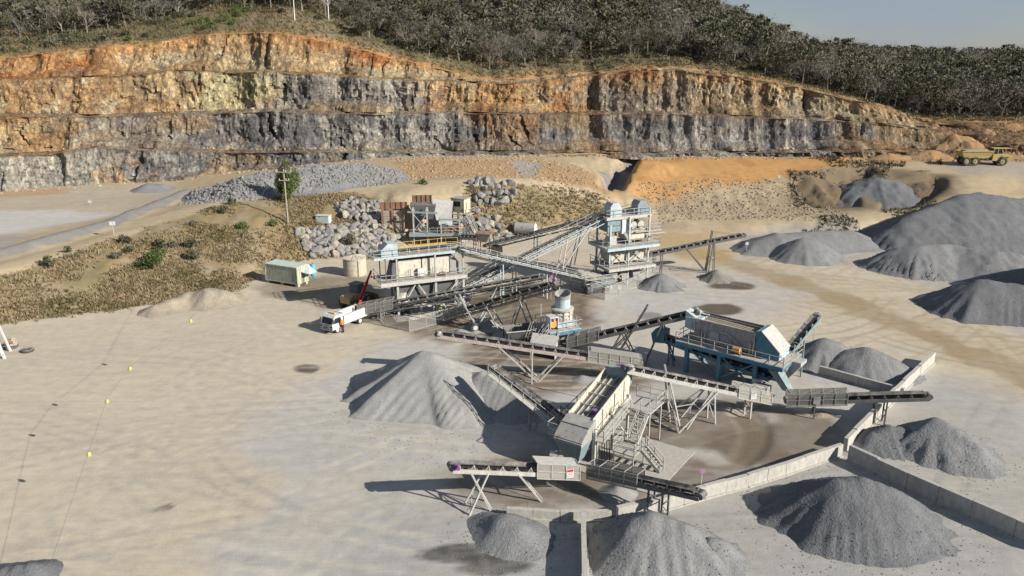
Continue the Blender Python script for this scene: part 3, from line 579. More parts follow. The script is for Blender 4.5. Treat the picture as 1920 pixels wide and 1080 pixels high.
def pile(name, label, crest, m, slope=0.74, flute=0.10, res=0.3, seed=1, group=None, rnd=0.5, cat='stockpile', rough=0.12, lf=1.0):
    P = []
    for a, b in zip(crest[:-1], crest[1:]):
        n = max(2, int(np.hypot(*(b-a)[:2])/0.8)); P += [a+(b-a)*k/n for k in range(n)]
    P.append(crest[-1]); P = np.array(P); R = ((P[:, 2]-gz_at(P[:, 0], P[:, 1])).clip(0.2)+(6.0 if cat == 'spoil heap' else 0))/slope*1.25+1.0
    x0, x1 = (P[:, 0]-R).min(), (P[:, 0]+R).max(); y0, y1 = (P[:, 1]-R).min(), (P[:, 1]+R).max()
    xs = np.arange(x0, x1+res, res); ys = np.arange(y0, y1+res, res); X, Y = np.meshgrid(xs, ys)
    X = X+(vn(X*1.7, Y*1.7, 0, seed)-0.5)*res*0.5; Y = Y+(vn(X*1.7, Y*1.7, 5, seed)-0.5)*res*0.5
    Z = np.full(X.shape, -99.0); D = np.full(X.shape, 99.0)
    for i, p in enumerate(P):
        dx, dy = X-p[0], Y-p[1]; d = np.hypot(dx, dy); th = np.arctan2(dy, dx)
        q = fbm(np.cos(th)*2.2*lf+seed, np.sin(th)*2.2*lf, i*0.03, seed, 3); k = 1+flute*(1.7*(np.abs(q-0.5)*4-0.6)*np.clip(d/2.5, 0, 1)+0.8*(vn(np.cos(th)*1.2+seed, np.sin(th)*1.2, 0, seed+9)-0.5))
        z = p[2]-slope*(np.sqrt(d*d+rnd*rnd)-rnd)*k; Z = np.maximum(Z, z); D = np.minimum(D, d)
    G = gz_at(X, Y)
    Z += (fbm(X*0.5, Y*0.5, 0, seed+3, 4)-0.5)*rough*3*sstep(0, 1.5, Z-G) + (fbm(X*2, Y*2, 0, seed+5, 2)-0.5)*rough*0.6
    hgt = Z-G; Z = np.where(hgt < 0.9, G+hgt*0.55+0.45*np.sign(hgt)*hgt*hgt/0.9*0.9, Z)      # softened foot
    keep = Z > G-0.12; F = grid_faces(*X.shape); kf = keep.ravel()[F].any(1); F = F[kf]
    Z = np.maximum(Z, G-0.35); V = np.stack([X, Y, Z], -1).reshape(-1, 3)
    used = np.unique(F); mp = np.full(len(V), -1); mp[used] = np.arange(len(used)); V = V[used]; F = mp[F]
    o = np.array([P[:, 0].mean(), P[:, 1].mean(), 0.0]); o[2] = float(gz_at(o[0], o[1]))
    ob = link(name, np_mesh(name, V-o, F, None, m, True), None, o); return tag(ob, label, cat, group)
def A(px, py, toe, s=0.74, gz=None): return apex(px, py, toe, s, gz)
def sub(a, dx, dy, dz): return a+np.array((dx, dy, dz))
G1 = 'graded stone stockpiles'
a = A(800, 657, 800, 0.62)
pile('stockpile', 'tall pale stone dust stockpile under the long pinkish conveyor, left of centre', [sub(a, -0.3, 0, 0), sub(a, 0.6, -0.4, -0.1), sub(a, 3.0, -3.4, -2.0), sub(a, 4.5, -5.0, -3.0)], M['p_light'], 0.64, 0.14, 0.26, 11, G1, 0.25, rough=0.10)
a = A(905, 697, 772)
pile('stockpile', 'pale ridge of stone dust below the head of the diagonal conveyor', [sub(a, -1.6, 1.0, -0.5), a, sub(a, 2.0, -1.6, -0.3), sub(a, 3.6, -3.6, -0.9)], M['p_light'], 0.68, 0.15, 0.26, 12, G1, 0.25)
a = A(1600, 897, 1052)
pile('stockpile', 'large dark grey stockpile in the bay between the concrete walls at lower right', [sub(a, -0.8, 0.2, -0.25), sub(a, 0.8, 0.1, 0), sub(a, 2.4, -0.5, -0.5)], M['p_dark'], 0.74, 0.12, 0.24, 13, G1, 0.6)
a = A(1222, 964, 1095)
pile('stockpile', 'grey stockpile below the short black conveyor at the bottom edge', [sub(a, -0.8, 0, -0.3), a, sub(a, 2.0, -0.6, -0.5), sub(a, 3.4, -1.6, -1.5)], M['p_mid'], 0.74, 0.14, 0.24, 14, G1, 0.5)
a = A(1333, 1013, 1078)
pile('stockpile', 'small grey cone of crushed stone beside the larger heap at the bottom edge', [a, sub(a, 0.5, 0, -0.05)], M['p_mid'], 0.74, 0.12, 0.2, 15, G1, 0.4)
a = A(948, 972, 1028, 0.6)
pile('stockpile', 'rounded grey heap below the left end of the pale conveyor at bottom', [sub(a, -1.2, 1.0, -0.5), a, sub(a, 0.9, -0.7, -0.1), sub(a, 1.8, -2.2, -0.8)], M['p_mid'], 0.58, 0.10, 0.24, 16, G1, 0.8)
a = A(1757, 783, 880)
pile('stockpile', 'peaked grey stockpile behind the grey bay wall at right', [a, sub(a, 0.5, -0.4, -0.1), sub(a, 2.2, -2.6, -1.2)], M['p_mid'], 0.74, 0.16, 0.25, 17, G1, 0.25)
a = A(1668, 795, 858)
pile('stockpile', 'low dark grey heap in the corner of the bay walls', [sub(a, -1.4, -0.4, -0.5), a, sub(a, 1.6, -0.3, -0.2)], M['p_dark'], 0.74, 0.16, 0.25, 18, G1, 0.3)
a = A(1552, 634, 700)
pile('stockpile', 'grey heap under the short steep conveyor of the blue plant', [sub(a, -0.3, 0, 0), sub(a, 1.0, -0.3, -0.3)], M['p_mid'], 0.74, 0.10, 0.28, 19, G1, 0.5)
a = A(1625, 652, 716)
pile('stockpile', 'rounded grey heap beside the low concrete wall behind the blue plant', [sub(a, -1.2, 0.4, -0.4), a, sub(a, 1.8, -1.0, -0.7)], M['p_mid'], 0.6, 0.10, 0.28, 20, G1, 0.8)
a = A(1852, 361, 468); b = A(1700, 408, 470)
pile('stockpile', 'huge grey stockpile towering at the right edge of the yard', [b, sub(a, -5, -1, -0.2), sub(a, -1, 0, 0), sub(a, 4, -0.5, -1.0), sub(a, 20, 4, -1.5)], M['p_dark'], 0.62, 0.12, 0.5, 21, G1, 0.8, lf=1.6, rough=0.2)
a = A(1508, 447, 492)
pile('stockpile', 'small grey cone with a rounded top beyond the haul road', [a, sub(a, 0.9, 0, -0.1)], M['p_mid'], 0.6, 0.10, 0.35, 22, G1, 1.2)
a = A(1725, 460, 520); b = A(1868, 470, 530)
pile('stockpile', 'long grey fluted bank of crushed stone below the huge stockpile', [sub(a, -2.5, 1, -0.6), a, sub(a, 5, 0.5, 0), b, sub(b, 3, 0, -0.3)], M['p_mid'], 0.64, 0.16, 0.4, 23, G1, 0.6, lf=2.2, rough=0.2)
a = A(1838, 524, 602)
pile('stockpile', 'broad dark grey heap at the right edge beside the haul road', [sub(a, -2.0, 0.5, -1.2), a, sub(a, 2.5, -0.6, -0.1), sub(a, 7, -2.0, -0.5)], M['p_dark'], 0.62, 0.12, 0.35, 24, G1, 0.6)
a = A(1460, 438, 476); b = A(1590, 432, 464)
pile('stockpile', 'low grey spread of crushed stone behind the far stacker conveyor', [sub(a, -3, -1, -0.8), a, b], M['p_mid'], 0.45, 0.10, 0.45, 25, G1, 1.2)
pile('stockpile', 'tall grey stockpile just beyond the right edge, shading the heaps beside it', [np.array((84.5, 104.0, 11.0)), np.array((85.5, 97.0, 12.0)), np.array((90.0, 90.0, 9.0))], M['p_dark'], 0.74, 0.12, 0.45, 31, G1, 0.6)
a = A(1343, 506, 530)
pile('stockpile', 'little damp gravel heap under the far stacker conveyor', [a], M['p_wet'], 0.62, 0.15, 0.25, 26, None, 0.3)
a = A(55, 1058, 1105)
pile('stockpile', 'dark grey heap cut off by the lower left corner', [sub(a, -4, -0.4, -0.2), a], M['p_dark'], 0.64, 0.1, 0.25, 27, None, 0.4)
a = A(385, 541, 576); b = A(290, 572, 590)
pile('spoil_heap', 'sandy spoil heap at the foot of the grassy bank', [b, sub(a, -2.0, 0, -0.4), a, sub(a, 1.8, 0.2, -0.3)], M['p_tan'], 0.55, 0.12, 0.3, 28, None, 0.8, 'spoil heap', 0.25)
a = A(280, 343, 360, 0.55, 4.4)
pile('stockpile', 'small grey gravel heap on the far pit floor at left', [a, sub(a, 2.5, 0, -0.3)], M['p_mid'], 0.5, 0.1, 0.4, 29, None, 1.0)
c = [A(375, 356, 372, 0.55, 6.5), A(470, 330, 371, 0.55, 6.8), A(590, 309, 358, 0.55, 7.2), A(690, 308, 345, 0.55, 7.4), A(738, 322, 338, 0.55, 7.4)]
pile('rock_bank', 'long grey bank of blasted rock above the haul road', c, M['p_mid'], 0.55, 0.10, 0.5, 30, None, 1.4, 'rock bank', 0.5)
bank_crest = c
for i, (px, py, toe, m, lab) in enumerate([(905, 594, 622, 'p_light', 'pale heap of fines under the dark conveyor near the cone crusher'), (958, 612, 640, 'p_light', 'pale heap of fines beside the steel bin near the cone crusher'), (862, 615, 632, 'p_light', 'flat pale spill left of the steel bin'),
        (1367, 757, 776, 'p_tan', 'little sandy spill heap below the caged conveyor tail'), (1398, 752, 766, 'p_tan', 'tiny sandy spill heap right of the caged conveyor tail'), (1158, 908, 936, 'p_light', 'small pale spill heap under the short black conveyor'), (1092, 702, 716, 'p_light', 'low pale spill between the two screens'),
        (1240, 512, 545, 'p_mid', 'grey gravel drift at the foot of the screening tower'), (1540, 768, 782, 'p_tan', 'low brown spill under the black conveyor at right')]):
    a = A(px, py, toe); pile('spill_heap', lab, [a, sub(a, 0.5, -0.2, -0.15)], M[m], 0.6, 0.16, 0.22, 40+i, 'small spills under the machines', 0.2, 'spill heap')
a = A(1645, 331, 372, 0.5, 4.0)
pile('spoil_heap', 'slate grey heap in the hollow in front of the yellow dump truck', [sub(a, -3, 0.5, -0.8), a, sub(a, 3, -1, -0.7)], M['p_dark'], 0.5, 0.12, 0.45, 60, None, 1.0, 'spoil heap', 0.3)
for i, (px, py, toe, w, lab) in enumerate([(1668, 287, 304, 4, 'orange spoil heap below the right end of the quarry face'), (1745, 283, 302, 5, 'brown spoil heap left of the yellow dump truck'), (1505, 326, 338, 4, 'dark spoil berm at the lip of the hollow'), (1590, 304, 324, 6, 'dark brown berm on the edge of the orange pad'), (1730, 318, 356, 5, 'brown grassy berm below the yellow dump truck')]):
    a = A(px, py, toe, 0.55, 7.5); pile('spoil_heap', lab, [sub(a, -w, -0.5, -0.8), a, sub(a, w, 0.5, -0.6)], M['p_orange'] if i < 2 else M['p_brown'], 0.6, 0.25, 0.45, 70+i, 'spoil heaps along the upper pad', 0.6, 'spoil heap', 0.4)
for i, (px, py, toe, w, lab) in enumerate([(1790, 250, 298, 5, 'steep orange spoil heap behind the yellow dump truck bed'), (1850, 243, 296, 6, 'high brown spoil heap behind the yellow dump truck cab'), (1905, 232, 292, 6, 'brown spoil heap at the right edge behind the dump truck')]):
    a = A(px, py, toe, 0.75, 8.2); pile('spoil_heap', lab, [sub(a, -w, 1.5, -1.5), a, sub(a, w*0.6, -1.5, -0.8)], M['p_orange'], 0.72, 0.3, 0.5, 80+i, 'spoil heaps behind the dump truck', 0.6, 'spoil heap', 0.6, 1.8)

# ------------------------------------------------------------ concrete bay walls
def bay_wall(label, pts, h, m, th=0.36, plen=2.5, group='concrete bay walls'):
    base = Vector((*pts[0], 0)); t = thing('concrete_wall', label, 'wall', base, 0, group); k = 0
    for p, q in zip(pts[:-1], pts[1:]):
        p = Vector((*p, 0)); q = Vector((*q, 0)); L = (q-p).length; n = max(1, round(L/plen)); d = (q-p)/L; rz = math.atan2(d.y, d.x); pl = L/n
        b = MB().bx(0.012, pl-0.012, -th/2, th/2, -0.5, h); b.bx(0.012, pl-0.012, -th/2-0.16, th/2+0.16, -0.5, 0.12)
        me = b.mesh('wall_panel', m)
        for i in range(n):
            link('wall_panel', me, t, p+d*(pl*i)-base+Vector((0, 0, random.uniform(-0.05, 0.05))), (random.uniform(-0.02, 0.02), 0, rz+random.uniform(-0.008, 0.008))); k += 1
    return t
W = lambda x, y: tuple(at(x, y)[:2])
bay_wall('pale concrete bay wall running back from the corner towards the blue plant', [W(1584, 846), W(1660, 765), W(1748, 680)], 1.3, M['conc'])
bay_wall('sunlit concrete bay wall curving from the corner to the short black conveyor', [W(1576, 853), W(1470, 890), W(1400, 912), W(1318, 934), W(1240, 956), W(1156, 976)], 1.15, M['conc'])
bay_wall('low pale concrete wall below the legs of the left conveyor', [W(1146, 974), W(1050, 975), W(950, 968)], 0.8, M['conc'])
bay_wall('narrow concrete wall running to the bottom edge between two heaps', [W(1094, 984), W(1094, 1030), W(1096, 1150)], 1.35, M['conc'])
bay_wall('long shaded grey bay wall running to the right edge', [W(1590, 864), W(1700, 916), W(1820, 970), W(1990, 1046)], 1.5, M['concd'])
bay_wall('low grey wall beside the heaps behind the blue plant', [W(1536, 702), W(1610, 722), W(1694, 745)], 1.0, M['concd'])

# ------------------------------------------------------------ rocks
def rock_mesh(name, seed, m, flat=0.8, sub_=2):
    import bmesh
    bm = bmesh.new(); bmesh.ops.create_icosphere(bm, subdivisions=sub_, radius=0.5); r = random.Random(seed)
    pl = [(Vector((r.gauss(0, 1), r.gauss(0, 1), r.gauss(0, 1))).normalized(), r.uniform(0.24, 0.40)) for _ in range(9)]
    sx, sy = r.uniform(0.9, 1.35), r.uniform(0.8, 1.1)
    for v in bm.verts:
        for n, d in pl:
            e = v.co.dot(n)-d
            if e > 0: v.co -= n*e*0.985
        v.co = Vector((v.co.x*sx, v.co.y*sy, v.co.z*flat))*(1+r.uniform(-0.015, 0.015))
    me = bpy.data.meshes.new(name); bm.to_mesh(me); bm.free(); me.materials.append(m); return me
def rock_mat(name, c, c2):
    m, t, b, g = nodes(name); oi = t.nodes.new('ShaderNodeObjectInfo'); n = noise(t, g, 2.2, 6, 0.65)
    a_ = mix(t, ramp(t, oi.outputs['Random'], 0.45, 0.95).outputs[0], c, c2)
    a_ = mix(t, 0.8, a_, ramp(t, n.outputs[0], 0.3, 0.7, (0.6, 0.6, 0.6, 1), (1.3, 1.28, 1.22, 1)).outputs[0], 'MULTIPLY'); t.links.new(a_, b.inputs['Base Color']); b.inputs['Roughness'].default_value = 0.9; bump(t, b, n.outputs[0], 0.6, 0.1); return m
M['boulder'] = rock_mat('boulder_stone', (0.235, 0.23, 0.222), (0.34, 0.31, 0.26)); M['rubble'] = rock_mat('rubble_stone', (0.23, 0.225, 0.22), (0.23, 0.225, 0.22)); M['rubble_d'] = rock_mat('dark_rubble_stone', (0.15, 0.15, 0.153), (0.15, 0.15, 0.153)); M['rubble_b'] = rock_mat('brown_rubble_stone', (0.31, 0.255, 0.19), (0.31, 0.255, 0.19)); M['rubble_o'] = rock_mat('ochre_rubble_stone', (0.40, 0.28, 0.17), (0.40, 0.28, 0.17))
BLD = [rock_mesh('boulder', 200+i, M['boulder'], 0.85) for i in range(7)]
def boulder_wall(label, poly, size, n, seed):
    """boulders stacked over a steep part of the bank: poly are photo places on it"""
    r = random.Random(seed); xs = [p[0] for p in poly]; ys = [p[1] for p in poly]; P = np.array(poly, float); got = []
    tries = 0
    while len(got) < n and tries < 6000:
        tries += 1; a, b = r.uniform(min(xs), max(xs)), r.uniform(min(ys), max(ys))
        if not in_poly(np.array([a]), np.array([b]), P)[0]: continue
        s = size*r.choice((0.75, 0.9, 1.0, 1.0, 1.15, 1.25))
        if any(math.hypot(a-q[0], (b-q[1])*1.15) < (s+q[2])*0.275*11.0 for q in got): continue
        got.append((a, b, s))
    w = [(gp(a, b, 4.0), s) for a, b, s in got]; base = min((p for p, s in w), key=lambda p: p.z)
    t = thing('boulder_wall', label, 'rock wall', base)
    for p, s in w:
        link('boulder', r.choice(BLD), t, p-base+Vector((0, -0.1, s*0.12)), (r.uniform(0, 6), r.uniform(-0.5, 0.5), r.uniform(0, 6)), (s*1.42, s*1.35, s*1.35))
boulder_wall('lower tier of grey boulders stacked left of the primary crusher', [(556, 432), (600, 428), (700, 418), (748, 420), (758, 455), (700, 482), (620, 482), (575, 470)], 1.35, 300, 1)
boulder_wall('upper tier of grey boulders below the haul road, left of the rusty sheet wall', [(632, 382), (660, 376), (716, 378), (725, 408), (690, 412), (640, 405)], 1.2, 120, 2)
boulder_wall('stacked grey boulders right of the pale control hut', [(884, 366), (905, 360), (930, 370), (955, 388), (966, 402), (955, 418), (915, 424), (888, 420)], 1.45, 130, 3)
def scatter(name, label, pts, sizes, meshes, m, cat=None, parent=None):
    """many small stones as one mesh"""
    Vs, Fs, nb = [], [], 0; src = []
    for me in meshes:
        v = np.empty(len(me.vertices)*3); me.vertices.foreach_get('co', v); me.calc_loop_triangles(); f = np.empty(len(me.loop_triangles)*3, np.int32); me.loop_triangles.foreach_get('vertices', f); src.append((v.reshape(-1, 3), f.reshape(-1, 3)))
    for (x, y, z), s in zip(pts, sizes):
        v, f = src[rng.integers(len(src))]; th = rng.uniform(0, 6.28); c, s_ = math.cos(th), math.sin(th); tl = rng.uniform(-0.6, 0.6); ct, st = math.cos(tl), math.sin(tl)
        w = np.stack([v[:, 0]*c-v[:, 1]*s_, v[:, 0]*s_+v[:, 1]*c, v[:, 2]], 1); w = np.stack([w[:, 0], w[:, 1]*ct-w[:, 2]*st, w[:, 1]*st+w[:, 2]*ct], 1)
        Vs.append(w*s+(x, y, z)); Fs.append(f+nb); nb += len(v)
    o = link(name, np_mesh(name, np.concatenate(Vs), None, np.concatenate(Fs), m), parent); return tag(o, label, cat, None, 'stuff')
SMALL = [rock_mesh('stone', 300+i, M['rubble'], 0.8, 1) for i in range(5)]
# stones on the grey bank
dg = bpy.context.evaluated_depsgraph_get()
def drop(objs, xy):
    bpy.context.view_layer.update(); out = []
    for x, y in xy:
        z = float(gz_at(x, y))
        for o in objs:
            ok, loc, _, _ = o.ray_cast(Vector((x, y, 60))-o.location, Vector((0, 0, -1)))
            if ok: z = max(z, loc.z+o.location.z)
        out.append((x, y, z))
    return out
bank = [o for o in bpy.data.objects if o.name.startswith('rock_bank')][0]
xy = []
for a, b in zip(bank_crest[:-1], bank_crest[1:]):
    for _ in range(650):
        t_ = random.random(); p = a+(b-a)*t_; xy.append((p[0]+random.gauss(0, 1.2), p[1]+random.uniform(-9, 3)))
pts = drop([bank], xy); scatter('loose_rocks', 'grey blasted rocks lying on the long bank', pts, rng.uniform(0.3, 0.85, len(pts))**1.3+0.12, SMALL, M['rubble'])
def region(poly, z, n):
    P = poly_world(poly, z); out = []
    while len(out) < n:
        x = rng.uniform(P[:, 0].min(), P[:, 0].max(), n*3); y = rng.uniform(P[:, 1].min(), P[:, 1].max(), n*3); k = in_poly(x, y, P); out += list(zip(x[k], y[k]))
    return out[:n]
xy = region([(745, 304), (960, 300), (1080, 310), (1175, 352), (1165, 378), (1060, 345), (960, 331), (760, 335)], 7.8, 1500); z = gz_at(*np.array(xy).T)
scatter('loose_rocks', 'ochre rubble on the slope below the centre of the face', [(x, y, q) for (x, y), q in zip(xy, z)], rng.uniform(0.15, 0.75, len(xy))**1.5+0.12, SMALL, M['rubble_o'])
xy = region([(1180, 370), (1330, 362), (1480, 366), (1560, 384), (1500, 402), (1240, 400)], 2.8, 1500)+region([(1480, 350), (1560, 340), (1600, 392), (1480, 392)], 4.0, 400); z = gz_at(*np.array(xy).T)
scatter('loose_rocks', 'grey and brown rubble beside the far haul road', [(x, y, q) for (x, y), q in zip(xy, z)], rng.uniform(0.15, 0.7, len(xy))**1.4+0.12, SMALL, M['rubble_b'])
xy = []
for li, n in ((0, 700), (2, 900), (4, 900)):
    for _ in range(n): x = random.uniform(-150, 200); xy.append((x, float(np.interp(x, wxs, yl[li]))-random.uniform(0.3, 3.4) + (2.2 if li else 0), li))
pts = [(x, y, float(np.interp(x, wxs, zl[li]))+ (0.15 if li else float(gz_at(x, y))-float(np.interp(x, wxs, zl[0])))) for x, y, li in xy]
scatter('loose_rocks', 'fallen rocks lying along the benches of the face', pts, rng.uniform(0.2, 0.9, len(pts))**1.5+0.15, SMALL, M['rubble_o'])

# ------------------------------------------------------------ vegetation
M['leaf1'] = leafy('olive_gum_leaves', (0.070, 0.074, 0.043), (0.112, 0.110, 0.068)); M['leaf2'] = leafy('grey_green_leaves', (0.118, 0.113, 0.084), (0.165, 0.152, 0.118))
M['leaf3'] = leafy('fresh_green_leaves', (0.060, 0.095, 0.025), (0.13, 0.145, 0.04)); M['twig'] = leafy('bare_grey_twigs', (0.17, 0.15, 0.125), (0.26, 0.235, 0.205)); M['bark'] = leafy('pale_gum_bark', (0.13, 0.115, 0.095), (0.24, 0.215, 0.18)); M['deadwood'] = leafy('bleached_dead_wood', (0.5, 0.48, 0.44), (0.6, 0.58, 0.54))
def leaves(c, r, n, size, R, thin=1.0):
    """n leaf sprays in an ellipsoid at c; returns verts and triangles"""
    u = R.normal(size=(n, 3)); u /= np.linalg.norm(u, axis=1)[:, None]; rad = R.uniform(0.35, 1, n)**0.6; p = np.asarray(c)+u*rad[:, None]*np.asarray(r)
    a = R.normal(size=(n, 3)); a /= np.linalg.norm(a, axis=1)[:, None]; b = np.cross(a, R.normal(size=(n, 3))); b /= np.linalg.norm(b, axis=1)[:, None]; s = size*R.uniform(0.6, 1.4, n)[:, None]
    V = np.stack([p-a*s*0.5-b*s*0.28*thin, p-a*s*0.5+b*s*0.28*thin, p+a*s*0.6+b*s*0.1*thin], 1).reshape(-1, 3); return V, np.arange(n*3).reshape(-1, 3)
def limb_tri(p, q, r0, r1):
    """three-sided tapering limb"""
    p, q = np.asarray(p, float), np.asarray(q, float); d = q-p; d /= np.linalg.norm(d)+1e-9; u = np.cross(d, (0.3, 0.9, 0.2)); u /= np.linalg.norm(u); w = np.cross(d, u)
    k = [u, -0.5*u+0.866*w, -0.5*u-0.866*w]; V = np.array([p+x*r0 for x in k]+[q+x*r1 for x in k]); F = []
    for i in range(3): j = (i+1) % 3; F += [(i, j, j+3), (i, j+3, i+3)]
    return V, np.array(F)
def cat(parts):
    Vs, Fs, n = [], [], 0
    for V, F in parts: Vs.append(V); Fs.append(F+n); n += len(V)
    return np.concatenate(Vs), np.concatenate(Fs)
def tree_parts(seed, kind, lod=1.0):
    """unit-free gum tree about 9 m high: (wood, crown)"""
    R = np.random.default_rng(seed); H = R.uniform(7.5, 10.0); wood, crown = [], []; lean = R.normal(size=2)*0.5
    top = np.array((lean[0], lean[1], H*0.5)); wood.append(limb_tri((0, 0, -0.5), top*0.5, 0.17, 0.13)); wood.append(limb_tri(top*0.5, top, 0.13, 0.09))
    nb = int(R.integers(6, 9)) if kind != 'bare' else 9
    for i in range(nb):
        th = 2*math.pi*i/nb+R.uniform(-0.5, 0.5); st = top*R.uniform(0.3, 1.0); L = R.uniform(1.4, 2.6); e = st+np.array((math.cos(th)*L, math.sin(th)*L, R.uniform(1.2, 3.6))); e[2] = min(e[2], H)
        wood.append(limb_tri(st, e, 0.075, 0.03))
        if kind == 'bare':
            for _ in range(max(3, int(7*lod))):
                s2 = st+(e-st)*R.uniform(0.3, 1); d = R.normal(size=3)*(0.8, 0.8, 0.4)+(0, 0, 0.9); e2 = s2+d*R.uniform(0.5, 1.2); wood.append(limb_tri(s2, e2, 0.035, 0.012))
            crown.append(leaves(e, (1.5, 1.5, 1.2), int(70*lod), 0.5, R, 0.22))
        else:
            rr = R.uniform(0.9, 1.5); n = int((95 if kind == 'leafy' else 55)*lod)
            crown.append(leaves(e, (rr, rr, rr*0.7), n, 0.46/lod**0.4, R)); crown.append(leaves(e+R.normal(size=3)*(1.0, 1.0, 0.5), (rr*0.7, rr*0.7, rr*0.5), n//2, 0.42/lod**0.4, R))
    return cat(wood), cat(crown)
KINDS = [('leafy', 'leaf1'), ('leafy', 'leaf1'), ('leafy', 'leaf2'), ('sparse', 'leaf2'), ('sparse', 'leaf1'), ('bare', 'twig'), ('bare', 'twig')]
def mesh_of(VF, name, m): return np_mesh(name, VF[0], None, VF[1], m)
TREES = []
for i, (k, lm) in enumerate(KINDS):
    w, c = tree_parts(500+i, k); TREES.append((mesh_of(w, 'trunk', M['bark'] if k != 'bare' else M['twig']), mesh_of(c, 'crown', M[lm]), k))
FAR = [tree_parts(600+i, k, 0.32) for i, (k, lm) in enumerate(KINDS)]
# tree spots on the hill
spots = []; cell = {}
def try_spot(x, d, gap):
    y = float(hill_y(x, d)); i, j = int(x/gap), int(y/gap)
    for a in (-1, 0, 1):
        for b in (-1, 0, 1):
            for q in cell.get((gap, i+a, j+b), ()):
                if math.hypot(q[0]-x, q[1]-y) < gap: return
    cell.setdefault((gap, i, j), []).append((x, y)); spots.append((x, y, float(hill_z(x, d)), d))
for _ in range(11000):
    x = random.uniform(-150, 215); d = random.uniform(4, 48); p = float(px_of_x(x))
    edge = np.interp(p, [0, 220, 270, 560, 640, 900, 1000, 1150, 1300, 1500, 1900], [13, 13, 15, 12, 5, 2.5, 4, 6, 6, 4, 3])+random.uniform(0, 3)
    if d < edge: continue
    if d < edge+4 and random.random() < 0.3: continue
    try_spot(x, d, 2.55)
for _ in range(9000):
    x = random.uniform(-165, 250); try_spot(x, random.uniform(48, 150), 3.7)
spots.sort(key=lambda s: s[1]-0.0*s[3]); near = sorted(spots, key=lambda s: s[3])[:300]; nset = set(id(s) for s in near)
near.sort(key=lambda s: s[0])
LOOK = {'leafy': 'dense gum tree', 'sparse': 'thin gum tree', 'bare': 'bare twiggy tree'}
def zone(p):
    for e, tx in ((60, 'at the far left above the face'), (150, 'above the left end of the orange face'), (250, 'above the scrub at upper left'), (350, 'on the brow left of the white dead tree'), (500, 'near the white dead tree'), (620, 'right of the white dead tree'), (740, 'where the rim starts to fall'), (860, 'above the falling orange rim'), (960, 'above the lowest dip of the rim'), (1070, 'just right of the dip in the rim'), (1200, 'above the grey ribbed rock'), (1330, 'above the highest part of the right face'), (1450, 'where the right rim starts to fall'), (1560, 'above the falling right rim'), (1660, 'above the right end of the face'), (1760, 'where the face runs out'), (1850, 'behind the dump truck spoil heaps')):
        if p < e: return tx
    return 'at the far right edge'
for n, s in enumerate(near):
    ti = random.choices(range(7), (2, 2, 2, 2.4, 2, 3, 3))[0]; tm, cm, k = TREES[ti]; sc = random.uniform(0.75, 1.25)
    lab = LOOK[k]+' '+('in the front row ' if s[3] < 9 else 'in the back rows ')+zone(float(px_of_x(s[0])))
    t = thing('gum_tree', lab, 'tree', s[:3], random.uniform(0, 6.28), lab); t.scale = (sc, sc, sc*random.uniform(0.9, 1.1)); link('trunk', tm, t); link('crown', cm, t)
far = [s for s in spots if id(s) not in nset]
acc = {'bark': [], 'twig': [], 'leaf1': [], 'leaf2': []}
for s in far:
    ti = random.choices(range(7), (2, 2, 2, 2.4, 2, 3, 3))[0]; w, c = FAR[ti]; sc = random.uniform(0.8, 1.3); th = random.uniform(0, 6.28); cs, sn = math.cos(th)*sc, math.sin(th)*sc
    f = lambda V: np.stack([V[:, 0]*cs-V[:, 1]*sn+s[0], V[:, 0]*sn+V[:, 1]*cs+s[1], V[:, 2]*sc+s[2]], 1)
    acc[KINDS[ti][1]].append((f(c[0]), c[1])); acc['twig' if KINDS[ti][0] == 'bare' else 'bark'].append((f(w[0]), w[1]))
for k, nm, lb in (('leaf1', 'woodland', 'mass of olive gum crowns covering the hill behind'), ('leaf2', 'woodland', 'mass of grey-green gum crowns covering the hill behind'), ('twig', 'woodland', 'mass of bare grey branches among the hill trees'), ('bark', 'woodland', 'mass of pale trunks standing on the hill behind')):
    tag(link(nm, mesh_of(cat(acc[k]), nm, M[k])), lb, None, None, 'stuff')
# low undergrowth between the trunks
ux = rng.uniform(-150, 215, 2600); ud = rng.uniform(4, 60, 2600); keep_ = ud > np.interp(px_of_x(ux), [0, 220, 300, 560, 640, 1900], [4, 6, 15, 12, 5, 4]); ux, ud = ux[keep_], ud[keep_]; uy, uz = hill_y(ux, ud), hill_z(ux, ud)
for k, lb in (('leaf1', 'dark olive undergrowth between the hill trees'), ('leaf2', 'grey-green undergrowth between the hill trees')):
    sel = rng.random(len(ux)) < 0.5; tag(link('undergrowth', mesh_of(cat([leaves((x, y, z+0.7), (1.3, 1.3, 0.9), 34, 0.5, rng) for x, y, z in zip(ux[sel], uy[sel], uz[sel])]), 'undergrowth', M[k])), lb, None, None, 'stuff')
# the tall bleached dead tree on the brow
def wood_tree(name, label, base, h, seed, m, cat_='tree'):
    R = np.random.default_rng(seed); parts = [limb_tri((0, 0, -0.4), (0.1, 0, h*0.5), 0.24, 0.17), limb_tri((0.1, 0, h*0.5), (0, 0.1, h), 0.17, 0.06)]; br = []
    for i in range(9):
        z = h*R.uniform(0.42, 0.95); th = R.uniform(0, 6.28); L = R.uniform(1.2, 2.8); e = np.array((math.cos(th)*L, math.sin(th)*L*0.6, z+R.uniform(0.8, 2.2))); br.append(limb_tri((0.05, 0, z), e, 0.09, 0.03))
        for _ in range(3): s2 = np.array((0.05, 0, z))+(e-(0.05, 0, z))*R.uniform(0.4, 0.9); br.append(limb_tri(s2, s2+R.normal(size=3)*0.5+(0, 0, 0.7), 0.035, 0.012))
    t = thing(name, label, cat_, base); link('trunk', mesh_of(cat(parts), 'trunk', m), t); link('branches', mesh_of(cat(br), 'branches', m), t)
